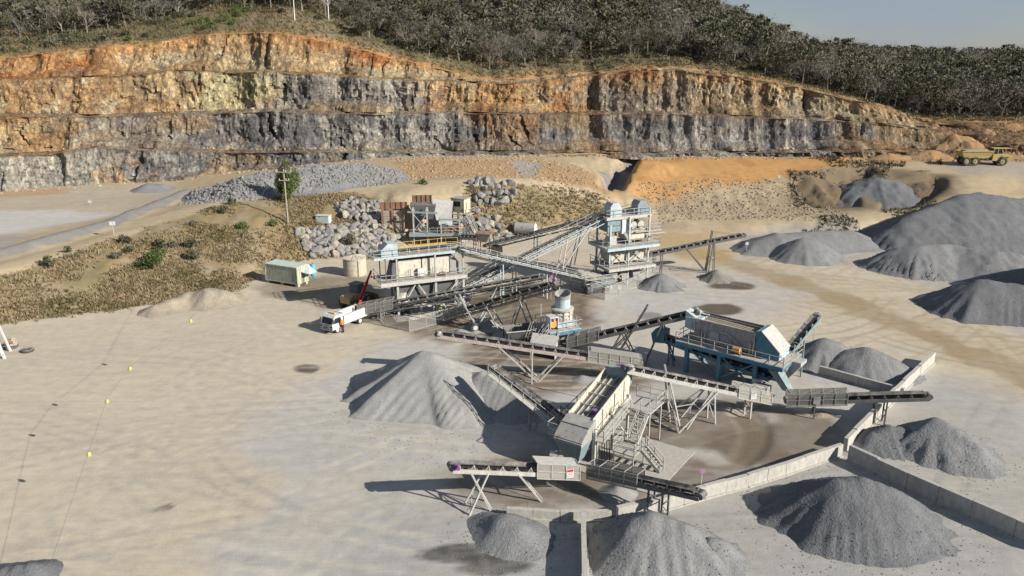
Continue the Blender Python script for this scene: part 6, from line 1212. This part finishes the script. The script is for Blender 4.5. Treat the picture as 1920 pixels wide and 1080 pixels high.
MB().beam((-1.0, -0.2, 2.5), (1.5, -0.2, 2.5), 0.09).beam((-1.0, 1.2, 2.5), (1.5, 1.2, 2.5), 0.09).beam((-1.0, -0.2, 2.5), (1.5, 1.2, 2.5), 0.07).build('cross_brace', M['galv'], t)
MB().beam((0.2, 0, 0.5), (2.4, 0.3, 1.6), 0.4, 0.3).build('axle_arm', M['pale'], t)
for y in (-0.9, 1.0): MB().tube((-0.1, y, 0.55), (-0.1, y+0.35, 0.55), 0.55, n=18).build('wheel', M['tyre'], t, True); MB().tube((-0.1, y-0.03, 0.55), (-0.1, y+0.38, 0.55), 0.3, n=14).build('wheel_rim', M['white'], t, True)
t = thing('pipe_stand', 'tangle of pale pipes and ladders left of the cone crusher', 'pipework', at(1000, 655), math.radians(10))
for i in range(7): MB().path([(-1.4+i*0.45, -0.4+0.2*(i % 3), 0), (-0.9+i*0.4, 0.1*(i % 2), 1.8+0.2*i), (-0.2+i*0.3, 0.6, 3.2+0.15*i)], 0.07).build('pipe', M['galv'], t)
for z in (0.8, 1.6, 2.4): MB().beam((-1.3+z*0.2, -0.3+z*0.1, z), (1.4, 0.1, z+0.3), 0.06).build('rung', M['galv'], t)
MB().beam((-1.5, -0.4, 3.2), (-4.8, 0.4, 3.0), 0.08).build('handrail', M['galv'], t); MB().beam((1.0, 0.6, 0), (1.0, 0.6, 5.4), 0.08).build('mast', M['galv'], t)
t = thing('belt_trestle', 'dark crossed trestle carrying the black conveyor left of the blue plant', 'steel frame', (13.4, 84.3, 0), math.radians(-16))
for y in (-0.65, 0.65): MB().beam((-1.6, y, 0), (1.7, y*0.9, 6.6), 0.18).build('leg', M['dark'], t); MB().beam((-2.6, y, 0.2), (0.2, y, 3.6), 0.12).build('strut', M['dark'], t)
MB().beam((-0.6, -0.65, 2.0), (-0.6, 0.65, 2.0), 0.1).beam((0.3, -0.6, 3.6), (-0.6, 0.6, 2.0), 0.08).build('cross_brace', M['dark'], t)
t = thing('conveyor_trestle', 'pale triangular trestle under the cream conveyor right of the front stairs', 'steel frame', at(1272, 812), math.radians(-16))
for a_, b_, w_ in (((0, 0, 0), (3.2, 1.5, 3.9), .16), ((0, 0, 0), (-1.7, 0.9, 6.3), .15), ((-2.3, 1.6, 0), (2.1, 2.4, 3.9), .15), ((-2.3, 1.6, 0.1), (0, 0, 0.1), .2), ((0.9, 1.9, 1.5), (1.7, .8, 2.0), .08), ((-2.3, 1.6, 0), (1.2, .6, 1.6), .09), ((-.6, .3, 2.4), (1.2, 1.2, 2.6), .07)): MB().beam(a_, b_, w_).build('strut', M['pale'], t)
# ------------------------------------------------------------ tanks, container, huts
p = gp(985, 441); t = thing('fuel_tank', 'horizontal cylindrical tank on saddles behind the conveyors', 'tank', p, math.radians(-14))
MB().tube((-1.9, 0, 1.35), (1.9, 0, 1.35), 1.0, n=24).build('shell', M['steel'], t, True); MB().tube((1.9, 0, 1.35), (2.12, 0, 1.35), 1.0, 0.75, n=24).build('end_cap', M['white'], t, True); MB().tube((-2.12, 0, 1.35), (-1.9, 0, 1.35), 0.75, 1.0, n=24).build('end_cap', M['steel'], t, True)
for x in (-1.2, 1.2): MB().bx(x-0.15, x+0.15, -0.8, 0.8, -0.1, 0.6).build('saddle', M['dark'], t)
MB().beam((2.3, 1.4, 0), (2.3, 1.4, 4.2), 0.09).build('lamp_post', M['pale'], t)
p = gp(666, 514); t = thing('water_tank', 'round beige corrugated water tank beside the boulder wall', 'tank', p)
prof = [(1.72, -0.05)]
for k in range(13): prof += [(1.72, 0.05+k*0.2), (1.79, 0.15+k*0.2)]
prof += [(1.74, 2.65)]; MB().lathe(prof, n=32).build('shell', M['tank'], t, True); r = MB().lathe([(1.84, 2.66), (1.84, 2.72), (0.3, 3.05), (0.28, 3.14)], n=32).build('roof', M['tank'], t, True)
for i in range(12): th = i*math.pi/6; MB().beam((1.84*math.cos(th), 1.84*math.sin(th), 2.75), (0.3*math.cos(th), 0.3*math.sin(th), 3.09), 0.06).build('roof_rib', M['cream'], r)
MB().beam((0.9, -1.62, 0), (0.9, -1.62, 2.6), 0.1).build('overflow_pipe', M['tank'], t)
A_, B_ = at(499, 529), at(562, 539); d = B_-A_; t = thing('shipping_container', 'pale green corrugated shipping container at the foot of the bank', 'container', A_, math.atan2(d.y, d.x)); L = 6.06; b0, h = 0.35, 2.6
MB().bx(0.06, L-0.06, 0.06, 2.38, b0+0.1, b0+h-0.06).build('body', M['cont'], t)
cm = MB().prism([(0, b0+0.16), (0.16, b0+0.16), (0.16, b0+h-0.14), (0, b0+h-0.14)], 0.0, 0.06).mesh('corrugation', M['cont'])
for i in range(18): link('corrugation', cm, t, (0.22+i*0.315, 0, 0)); link('corrugation', cm, t, (0.22+i*0.315, 2.38, 0))
for i in range(6): MB().bx(L-0.06, L, 0.2+i*0.36, 0.38+i*0.36, b0+0.16, b0+h-0.14).build('door_rib', M['cont'], t)
fr = MB()
for y in (0.02, 2.42):
    for z in (b0+0.08, b0+h-0.06): fr.beam((0, y, z), (L, y, z), 0.14)
    for x in (0.05, L-0.03): fr.beam((x, y, b0), (x, y, b0+h), 0.16)
for x in (0.0, L):
    for z in (b0+0.08, b0+h-0.06): fr.beam((x, 0, z), (x, 2.44, z), 0.12)
fr.build('corner_frame', M['cont'], t); MB().bx(0.05, L-0.05, 0.05, 2.4, b0+h-0.03, b0+h+0.02).build('roof', M['mint'], t)
MB().hexa([(L+0.05, 0.9, b0+1.7), (L+1.5, 0.9, b0+1.5), (L+1.5, 2.6, b0+1.5), (L+0.05, 2.6, b0+2.4), (L+0.05, 0.9, b0+1.76), (L+1.5, 0.9, b0+1.56), (L+1.5, 2.6, b0+1.56), (L+0.05, 2.6, b0+2.46)]).build('awning', M['mint'], t)
for x, y in ((0.3, 0.3), (0.3, 2.1), (L-0.3, 0.3), (L-0.3, 2.1), (L/2, 0.3)): MB().bx(x-0.25, x+0.25, y-0.25, y+0.25, -0.1, b0).build('footing_block', M['concd'], t)
for x in (L+0.3, L+1.4): MB().beam((x, 1.0, 0), (x, 1.0, b0+1.6), 0.08).build('awning_post', M['rust'], t)
MB().bx(-0.06, 0.0, 0.5, 1.0, b0+0.8, b0+1.3).build('meter_box', M['mint'], t)
p = at(588, 523); t = thing('air_receiver', 'upright cyan air receiver beside the container', 'tank', p); MB().lathe([(0.2, 0.45), (0.42, 0.6), (0.42, 2.1), (0.3, 2.35), (0.1, 2.42)], n=18).build('shell', M['cyan'], t, True)
for i in range(3): th = i*2.09; MB().beam((0.36*math.cos(th), 0.36*math.sin(th), -0.05), (0.36*math.cos(th), 0.36*math.sin(th), 0.8), 0.07).build('leg', M['cyan'], t)
MB().tube((0, 0, 2.4), (0, 0, 2.62), 0.06, n=8).build('valve', M['dark'], t)
p = gp(607, 413, 4.5); t = thing('equipment_box', 'pale mint metal cabinet on the grassy ledge', 'cabinet', p, math.radians(-12)); MB().bx(-1.2, 1.2, -0.6, 0.6, -0.1, 1.2).build('body', M['mint'], t); MB().bx(-1.28, 1.28, -0.68, 0.68, 1.2, 1.28).build('lid', M['white'], t); MB().bx(0.0, 0.03, -0.62, -0.6, 0.1, 1.15).build('door_seam', M['slate'], t)
# ---- power pole and line
p = gp(540, 420, 4.5); ptop = z_at(317, p.y); t = thing('power_pole', 'tall timber power pole on the grassy bank', 'power pole', p); h = float(ptop)-p.z
MB().tube((0, 0, -0.3), (0, 0, h), 0.17, 0.12, n=10).build('pole', M['wood'], t, True)
for z, w in ((h-0.5, 1.3), (h-1.9, 0.9)):
    c = MB().beam((-w, -0.18, z), (w, -0.18, z), 0.12, 0.14).build('crossarm', M['wood'], t)
    for x in (-w+0.1, 0.35, w-0.1): MB().lathe([(0.05, z+0.07), (0.09, z+0.14), (0.05, z+0.2), (0.08, z+0.26), (0.03, z+0.32)], (x, -0.18), 8).build('insulator', M['white'], c, True)
marks = [at(357, 599, 7.9), at(243, 688, 6.6), at(200, 749, 6.3), at(166, 848, 5.2)]
start = Vector((p.x-1.2, p.y-0.18, p.z+h-0.3)); endp = marks[3]+(marks[3]-marks[2])*2.2
W_ = [start]
for m_ in marks+[endp]: W_ += [W_[-1].lerp(m_, k/5) for k in range(1, 6)]
wobj = MB()
for a_, b_ in zip(W_[:-1], W_[1:]): wobj.tube(a_-start, b_-start, 0.012, n=4, cap=False)
tag(link('power_line', wobj.mesh('power_line', M['dark']), None, start), 'thin overhead wire crossing the yard from the power pole', 'wire')
for i, m_ in enumerate(marks):
    t = thing('wire_marker', ['farthest yellow marker hanging on the overhead wire', 'second yellow marker from the pole on the overhead wire', 'third yellow marker from the pole on the overhead wire', 'nearest yellow marker hanging on the overhead wire'][i], 'marker', m_, 0.4, 'yellow markers on the overhead wire')
    MB().lathe([(0.04, -0.34), (0.15, -0.3), (0.17, -0.1), (0.1, 0.0), (0.03, 0.04)], n=12).build('flag', M['straw_yellow'], t, True); MB().beam((0, 0, 0), (0, 0, 0.14), 0.04).build('clamp', M['dark'], t)
# ---- signs and posts
def post_sign(label, px, py, h, size, z0=0.0, rz=0.0, m='white', two=False):
    p = gp(px, py, z0); t = thing('sign_post', label, 'sign', p, rz, 'small sign boards on posts'); MB().beam((0, 0, -0.1), (0, 0, h), 0.07).build('post', M['pale'], t)
    for k in ((-0.55, 0.55) if two else (0,)):
        s = MB().bx(k*size[0]-size[0]*(0.5 if not two else 0.48), k*size[0]+size[0]*(0.5 if not two else 0.48), -0.05, -0.02, h-size[1], h).build('board', M[m], t)
        if not two: MB().bx(-size[0]*0.4, size[0]*0.4, -0.056, -0.051, h-size[1]*0.32, h-size[1]*0.14).build('print_band', M['steel'], s)
post_sign('white twin sign board on a post beside the left haul road', 214, 441, 2.2, (0.42, 0.62), 5.0, 0.1, two=True)
post_sign('small white sign in front of the far grey stockpiles', 1399, 475, 2.0, (0.5, 0.5)); post_sign('small white sign by the orange pad', 1460, 345, 1.6, (0.5, 0.5), 6.0)
post_sign('little white sign on the far pit floor', 170, 385, 1.0, (0.7, 0.5), 4.4); post_sign('purple marker board above the bay wall by the short black conveyor', 1313, 930, 2.4, (0.42, 0.32), m='magenta'); post_sign('dark sign above the steep conveyor of the blue plant', 1521, 668, 5.4, (0.5, 0.42), m='dark'); post_sign('white sign at the head of the diagonal conveyor', 931, 745, 3.2, (0.32, 0.5)); post_sign('purple marker board above the front screen feed', 1157, 760, 4.6, (0.5, 0.5), m='purple'); post_sign('pink marker board beside the head of the crusher feed conveyor', 1033, 560, 3.4, (0.5, 0.5), m='magenta')
for lab, px, py, h, px2 in (('white notice on the fence of the left screen house', 818, 607, 1.6, 0), ('white notice on the fence of the screening tower', 1160, 553, 1.5, 0), ('second white notice on the fence of the screening tower', 1204, 533, 1.5, 0)): post_sign(lab, px, py, h, (0.62, 0.62))
def cage_sign(label, p, rz, m='white', band='red'):
    o = MB().bx(-0.3, 0.3, -0.02, 0.0, -0.38, 0.38).build('notice_board', M[m]); o.location = p; o.rotation_euler = (0, 0, rz); tag(o, label, 'sign', 'notices on the conveyor cages')
    MB().bx(-0.26, 0.26, -0.028, -0.021, 0.14, 0.34).build('print_band', M[band], o)
    MB().bx(-0.2, 0.2, -0.028, -0.021, -0.25, -0.2).bx(-0.2, 0.2, -0.028, -0.021, -0.1, -0.05).bx(-0.2, 0.2, -0.028, -0.021, 0.02, 0.07).build('print_lines', M['steel'], o)
q0, q1 = at(1082, 884, 1.7), at(846, 874, 4.0); dd = (q1-q0).normalized(); nn = Vector((-dd.y, dd.x, 0)).normalized(); nn = nn if nn.y < 0 else -nn; cage_sign('white and red notice on the cage of the bottom left conveyor', q0+dd*0.9+nn*0.66+Vector((0, 0, 0.15)), math.atan2(dd.y, dd.x)+math.pi)
q0, q1 = at(1440, 746, 1.5), at(1172, 690, 6.7); dd = (q1-q0).normalized(); nn = Vector((-dd.y, dd.x, 0)).normalized(); nn = nn if nn.y < 0 else -nn; cage_sign('white notice on the cage of the cream conveyor', q0+dd*2.3+nn*0.70+Vector((0, 0, 0.15)), math.atan2(dd.y, dd.x)+math.pi, 'white', 'steel')
q0, q1 = at(1474, 750, 1.5), at(1742, 742, 3.2); dd = (q1-q0).normalized(); nn = Vector((-dd.y, dd.x, 0)).normalized(); nn = nn if nn.y < 0 else -nn; cage_sign('grey notice on the cage of the right black conveyor', q0+dd*2.7+nn*0.70+Vector((0, 0, 0.15)), math.atan2(dd.y, dd.x), 'galv', 'slate')
# ---- white steel frame at the left edge, with a machine and a tyre
p = at(-22, 672); t = thing('steel_frame', 'white steel trestle cut off by the left edge', 'steel frame', p, math.radians(10))
MB().beam((1.9, -0.4, -0.1), (0.6, 0.2, 5.4), 0.24).build('leg', M['white'], t); MB().beam((-2.6, -0.4, -0.1), (-1.6, 0.2, 5.4), 0.24).build('leg', M['white'], t); MB().beam((1.6, 2.0, -0.1), (0.6, 1.6, 5.4), 0.2).build('leg', M['white'], t)
for z in (1.7, 3.4, 4.9): MB().beam((1.75-z*0.21, -0.3+z*0.1, z), (-2.4+z*0.17, -0.3+z*0.1, z), 0.16).build('rung', M['white'], t)
MB().beam((1.4, -0.2, 1.7), (-1.9, 0, 3.4), 0.1).build('brace', M['white'], t); MB().bx(-2.4, 1.0, -0.2, 1.9, 5.3, 5.5).build('top_plate', M['pale'], t)
p = gp(24, 652); t = thing('old_pump', 'rusty pump skid behind the white trestle', 'machine', p, 0.3); MB().bx(-1.0, 0.5, -0.5, 0.5, 0, 0.35).build('skid', M['dark'], t); MB().tube((-0.7, 0, 0.75), (0.2, 0, 0.75), 0.36, n=14).build('motor', M['rust'], t, True); MB().prism([(-0.2, 0.35), (0.5, 0.35), (0.45, 1.0), (0.1, 1.2)], -0.3, 0.3).build('pump_body', M['pink'], t)
def torus_mesh(name, R, r, m, n=24, k=10):
    th, ph = np.meshgrid(np.linspace(0, 2*np.pi, n, False), np.linspace(0, 2*np.pi, k, False), indexing='ij'); V = np.stack([(R+r*np.cos(ph))*np.cos(th), (R+r*np.cos(ph))*np.sin(th), r*np.sin(ph)], -1).reshape(-1, 3); F = [((i*k+j), ((i+1) % n)*k+j, ((i+1) % n)*k+(j+1) % k, i*k+(j+1) % k) for i in range(n) for j in range(k)]
    return np_mesh(name, V, F, None, m, True)
p = gp(52, 659); t = thing('discarded_wheel', 'discarded tyre lying flat near the white trestle', 'tyre', p); link('tyre', torus_mesh('tyre', 0.52, 0.2, M['tyre']), t, (0, 0, 0.16))
# ---- vehicles
def wheel(parent, p, r, w, rim='white', axis_y=True, sub_=None):
    x, y, z = p; s = 1 if y > 0 else -1
    o = MB(); n = 22; prof = [(r*0.62, -w/2), (r*0.94, -w/2), (r, -w*0.32), (r, w*0.32), (r*0.94, w/2), (r*0.62, w/2)]; V = []
    for a_, b_ in prof: V += [(a_*math.cos(2*math.pi*i/n), b_, a_*math.sin(2*math.pi*i/n)) for i in range(n)]
    o.add(V, [(k*n+i, k*n+(i+1) % n, (k+1)*n+(i+1) % n, (k+1)*n+i) for k in range(5) for i in range(n)]); wh = o.build('wheel', M['tyre'], parent, True, (x, y, z))
    MB().tube((0, -w*0.36, 0), (0, w*0.36, 0), r*0.64, n=20).build('rim', M[rim], wh, True); MB().tube((0, s*w*0.36, 0), (0, s*w*0.46, 0), r*0.22, n=10).build('hub', M['steel'], wh)
Fp, Rp = at(622, 622), at(672, 602); d = (Fp-Rp); rz = math.atan2(d.y, d.x); c = (Fp+Rp)/2
t = thing('service_truck', 'white service truck with side lockers parked by the left screen house', 'truck', c, rz)
MB().bx(-3.1, 2.6, -0.42, 0.42, 0.55, 0.78).build('chassis', M['dark'], t)
cab = MB().add([(x, y, z) for y in (-1.0, 1.0) for x, z in ((1.35, 0.62), (3.1, 0.55), (3.15, 1.25), (2.85, 2.05), (2.55, 2.3), (1.4, 2.32), (1.35, 2.2))], [(0, 1, 2, 3, 4, 5, 6), (13, 12, 11, 10, 9, 8, 7)]+[(i, i+7, (i+1) % 7+7, (i+1) % 7) for i in range(7)]).build('cab', M['white'], t)
MB().hexa([(3.145, -0.88, 1.28), (3.145, 0.88, 1.28), (3.12, 0.88, 1.28), (3.12, -0.88, 1.28), (2.88, -0.82, 2.02), (2.88, 0.82, 2.02), (2.84, 0.82, 2.02), (2.84, -0.82, 2.02)]).build('windscreen', M['glass'], cab)
for s in (-1, 1):
    MB().add([(1.7, s*1.012, 1.3), (2.85, s*1.012, 1.3), (2.68, s*1.012, 1.98), (1.7, s*1.012, 2.0)], [(0, 1, 2, 3)]).build('side_window', M['glass'], cab); MB().bx(2.95, 3.08, s*1.1-0.09, s*1.1+0.09, 1.45, 1.95).build('mirror', M['dark'], cab); MB().bx(3.11, 3.17, s*0.78-0.16, s*0.78+0.16, 0.85, 1.05).build('headlight', M['glass'], cab)
MB().bx(3.09, 3.2, -1.0, 1.0, 0.45, 0.68).build('bumper', M['chrome'], t); MB().bx(3.12, 3.18, -0.45, 0.45, 0.75, 1.1).build('grille', M['dark'], cab); MB().bx(3.2, 3.215, -0.26, 0.26, 0.5, 0.62).build('number_plate', M['white'], t)
MB().beam((3.28, -0.95, 0.55), (3.28, 0.95, 0.55), 0.08).beam((3.28, -0.55, 1.05), (3.28, 0.55, 1.05), 0.08).beam((3.28, -0.55, 0.5), (3.28, -0.55, 1.05), 0.08).beam((3.28, 0.55, 0.5), (3.28, 0.55, 1.05), 0.08).build('bull_bar', M['chrome'], t)
MB().bx(1.9, 2.2, -0.5, 0.5, 2.33, 2.45).build('beacon_bar', M['orange'], cab)
MB().bx(-3.2, 1.2, -1.05, 1.05, 0.8, 0.95).build('tray', M['white'], t)
for s in (-1, 1):
    lk = MB().bx(-2.6, 1.15, s*1.06-0.30*(s > 0)*1-(0.0 if s > 0 else 0), s*1.06+0.30*(s < 0), 0.96, 1.95).build('side_locker', M['white'], t)
    for k in range(4): MB().bx(-2.5+k*0.93, -1.65+k*0.93, s*1.065-0.006, s*1.065+0.006, 1.05, 1.88).build('locker_door', M['white'], lk); MB().bx(-2.15+k*0.93, -2.0+k*0.93, s*1.08-0.012, s*1.08+0.012, 1.45, 1.5).build('latch', M['dark'], lk)
MB().bx(-2.6, -0.4, -0.72, 0.72, 0.96, 1.25).build('tool_load', M['steel'], t); MB().bx(1.0, 1.2, -0.9, 0.9, 0.96, 2.3).build('headboard', M['white'], t); MB().bx(-3.25, -3.15, -1.05, 1.05, 0.6, 0.95).build('tail_board', M['white'], t)
for x in (2.25, -1.75):
    for s in (-1, 1): wheel(t, (x, s*0.86, 0.42), 0.42, 0.26)
    MB().beam((x, -0.8, 0.42), (x, 0.8, 0.42), 0.12).build('axle', M['dark'], t)
# red crane and dark loader in the shade behind
p = gp(676, 585); t = thing('loader_crane', 'red folding crane arm standing behind the service truck', 'crane', p, math.radians(40)); MB().bx(-0.5, 0.5, -0.5, 0.5, 0, 0.9).build('base', M['dark'], t); MB().beam((0, 0, 0.8), (0, 0, 1.9), 0.3).build('column', M['red'], t); MB().beam((0, 0, 1.8), (1.5, 0.4, 3.9), 0.26, 0.34).build('boom', M['red'], t); MB().beam((1.4, 0.37, 3.8), (2.3, 0.6, 5.2), 0.18, 0.22).build('jib', M['red'], t); MB().tube((0.2, 0.1, 1.4), (1.0, 0.27, 2.9), 0.08, n=8).build('ram', M['chrome'], t); MB().beam((2.3, 0.6, 5.15), (2.3, 0.6, 4.4), 0.04).bx(2.2, 2.4, 0.5, 0.7, 4.2, 4.4).build('hook', M['dark'], t)
p = gp(668, 572); t = thing('wheel_loader', 'dusty loader with dark cab parked in the shade behind the crane', 'loader', p, math.radians(60)); MB().prism([(-2.2, 0.8), (0.6, 0.8), (0.6, 1.6), (-0.4, 1.9), (-2.2, 1.7)], -0.85, 0.85).build('body', M['haul'], t)
cb = MB().prism([(-0.4, 1.9), (1.0, 1.6), (0.9, 3.0), (-0.3, 3.0)], -0.75, 0.75).build('cab', M['dark'], t); MB().bx(-0.45, 1.1, -0.85, 0.85, 3.0, 3.1).build('cab_roof', M['dark'], t); MB().beam((1.0, -0.5, 1.4), (2.8, -0.5, 0.6), 0.22).beam((1.0, 0.5, 1.4), (2.8, 0.5, 0.6), 0.22).build('lift_arm', M['haul'], t); MB().prism([(2.6, 0.1), (3.6, 0.1), (3.2, 0.9), (2.6, 1.2)], -1.2, 1.2).build('bucket', M['rust'], t)
for x in (-1.5, 1.3):
    for s in (-1, 1): wheel(t, (x, s*0.95, 0.7), 0.7, 0.5, 'haul')
# yellow articulated dump truck
p = gp(1842, 309, 8.0); t = thing('dump_truck', 'yellow six-wheeled articulated dump truck on the upper right pad', 'dump truck', p, math.radians(-3))
MB().bx(-4.8, 1.4, -0.5, 0.5, 0.95, 1.4).build('rear_frame', M['dark'], t)
bd_ = MB().add([(x, s*y, z) for s in (-1, 1) for x, y, z in ((-5.6, 1.25, 2.35), (-4.9, 1.3, 1.65), (-0.2, 1.3, 1.5), (0.9, 1.3, 2.0), (1.1, 1.55, 3.1), (-5.6, 1.55, 3.0))], [(0, 1, 2, 3, 4, 5), (11, 10, 9, 8, 7, 6)]+[(i, i+6, (i+1) % 6+6, (i+1) % 6) for i in range(4)]+[(5, 11, 6, 0)]).build('dump_body', M['haul'], t)
for s in (-1, 1): MB().beam((-5.6, s*1.58, 3.02), (1.1, s*1.58, 3.12), 0.14, 0.2).build('body_rim', M['haul'], bd_)
MB().hexa([(-5.2, -1.3, 2.6), (0.8, -1.3, 2.7), (0.8, 1.3, 2.7), (-5.2, 1.3, 2.6), (-4.6, -0.9, 3.2), (0.2, -0.9, 3.45), (0.2, 0.9, 3.45), (-4.6, 0.9, 3.2)]).build('stone_load', M['p_tan'], t)
MB().prism([(1.3, 1.0), (5.3, 0.95), (5.6, 1.3), (5.55, 2.2), (3.6, 2.55), (1.4, 2.4)], -1.25, 1.25).build('bonnet', M['haul'], t)
cb = MB().prism([(1.5, 2.4), (3.7, 2.4), (3.3, 3.55), (1.7, 3.6)], -0.8, 0.8).build('cab', M['glass'], t); MB().bx(1.5, 3.6, -0.9, 0.9, 3.6, 3.72).build('cab_roof', M['haul'], cb)
for x, xx in ((1.5, 1.7), (3.7, 3.3), (2.5, 2.5)):
    for s in (-1, 1): MB().beam((x, s*0.82, 2.4), (xx, s*0.82, 3.6), 0.12).build('cab_pillar', M['haul'], cb)
MB().bx(3.6, 5.4, -0.95, 0.95, 3.62, 3.7).build('sun_visor', M['haul'], t)
for x in (4.0, 5.2): MB().beam((x, -0.9, 2.4), (x, -0.9, 3.64), 0.06).beam((x, 0.9, 2.4), (x, 0.9, 3.64), 0.06).build('visor_post', M['haul'], t)
MB().prism([(3.0, 1.9), (5.1, 1.9), (4.7, 2.1), (3.4, 2.1)], -1.6, 1.6).build('mudguard', M['haul'], t); MB().beam((0.9, -0.6, 1.2), (1.9, -0.6, 1.3), 0.3).beam((0.9, 0.6, 1.2), (1.9, 0.6, 1.3), 0.3).build('hitch', M['dark'], t); MB().tube((0.2, -1.2, 1.2), (1.0, -0.9, 2.6), 0.12, n=8).build('tipping_ram', M['chrome'], t)
for x in (-4.2, -2.3, 3.6):
    for s in (-1, 1): wheel(t, (x, s*1.25, 0.9), 0.92, 0.75, 'haul')
    MB().beam((x, -1.2, 0.9), (x, 1.2, 0.9), 0.22).build('axle', M['dark'], t)
# ---- people
def person(label, p, rz, vest, pose):
    """standing worker: one skinned body with clothing shells as children"""
    J = {'pel': (0, 0, .95), 'chest': (0, .02, 1.32), 'neck': (0, .04, 1.5), 'head': (0, .06, 1.62), 'top': (0, .07, 1.74), 'hl': (.1, 0, .9), 'kl': (.12, .04, .5), 'fl': (.13, -.02, .08), 'tl': (.14, .14, .04), 'hr': (-.1, 0, .9), 'kr': (-.12, -.02, .5), 'fr': (-.13, -.1, .08), 'tr': (-.14, .06, .04), 'sl': (.2, .02, 1.42), 'el': (.27, .05, 1.15), 'wl': (.26, .22, .98), 'al': (.25, .3, .95), 'sr': (-.2, .02, 1.42), 'er': (-.27, .03, 1.15), 'wr': (-.24, .2, 1.0), 'ar': (-.22, .28, .99)}
    if pose == 'bend':
        for k in ('chest', 'neck', 'head', 'top', 'sl', 'sr', 'el', 'er', 'wl', 'wr', 'al', 'ar'):
            x, y, z = J[k]; a_ = math.radians(28); J[k] = (x, y*math.cos(a_)+(z-.95)*math.sin(a_), .95+(z-.95)*math.cos(a_)-y*math.sin(a_))
    E_ = [('pel', 'chest'), ('chest', 'neck'), ('neck', 'head'), ('head', 'top'), ('pel', 'hl'), ('hl', 'kl'), ('kl', 'fl'), ('fl', 'tl'), ('pel', 'hr'), ('hr', 'kr'), ('kr', 'fr'), ('fr', 'tr'), ('chest', 'sl'), ('sl', 'el'), ('el', 'wl'), ('wl', 'al'), ('chest', 'sr'), ('sr', 'er'), ('er', 'wr'), ('wr', 'ar')]
    R_ = {'pel': .15, 'chest': .17, 'neck': .06, 'head': .105, 'top': .08, 'hl': .1, 'kl': .075, 'fl': .055, 'tl': .045, 'sl': .075, 'el': .055, 'wl': .04, 'al': .035}
    def skin(name, keys, grow, m, parent):
        ks = [k for k in J if k in keys]; ix = {k: i for i, k in enumerate(ks)}; me = bpy.data.meshes.new(name); me.from_pydata([J[k] for k in ks], [(ix[a_], ix[b_]) for a_, b_ in E_ if a_ in ix and b_ in ix], [])
        o = link(name, me, parent); o.modifiers.new('skin', 'SKIN'); o.modifiers.new('smooth', 'SUBSURF').levels = 1
        for i, k in enumerate(ks): r = R_.get(k, R_.get(k[:-1]+'l', .05))*grow; me.skin_vertices[0].data[i].radius = (r, r*(0.8 if k in ('chest', 'pel') else 1)); me.skin_vertices[0].data[i].use_root = (i == 0)
        me.materials.append(m); o.modifiers['smooth'].render_levels = 1; return o
    t = thing('person', label, 'person', p, rz, None)
    skin('body', set(J), 1.0, M['skin'], t); skin('trousers', {'pel', 'hl', 'kl', 'fl', 'hr', 'kr', 'fr'}, 1.16, M['cloth'], t); skin('jacket', {'pel', 'chest', 'sl', 'el', 'sr', 'er', 'wl', 'wr'}, 1.18, vest, t)
    b = MB(); x, y, z = J['top']; b.lathe([(0.145, z-0.06), (0.14, z), (0.1, z+0.07), (0.03, z+0.1)], (x, y), 14); b.bx(x-0.1, x+0.1, y+0.08, y+0.2, z-0.06, z-0.04); b.build('hard_hat', M['white'], t, True)
    for s in ('l', 'r'): f = J['f'+s]; MB().bx(f[0]-.06, f[0]+.06, f[1]-.08, f[1]+.2, 0, .12).build('boot', M['rubber'], t)
person('worker in orange high-visibility jacket standing beside the white truck', gp(643, 623), 1.0, M['hiviso'], 'stand')
person('worker in lime high-visibility jacket bending behind the mesh fence', gp(824, 597), -0.6, M['hivisg'], 'bend')
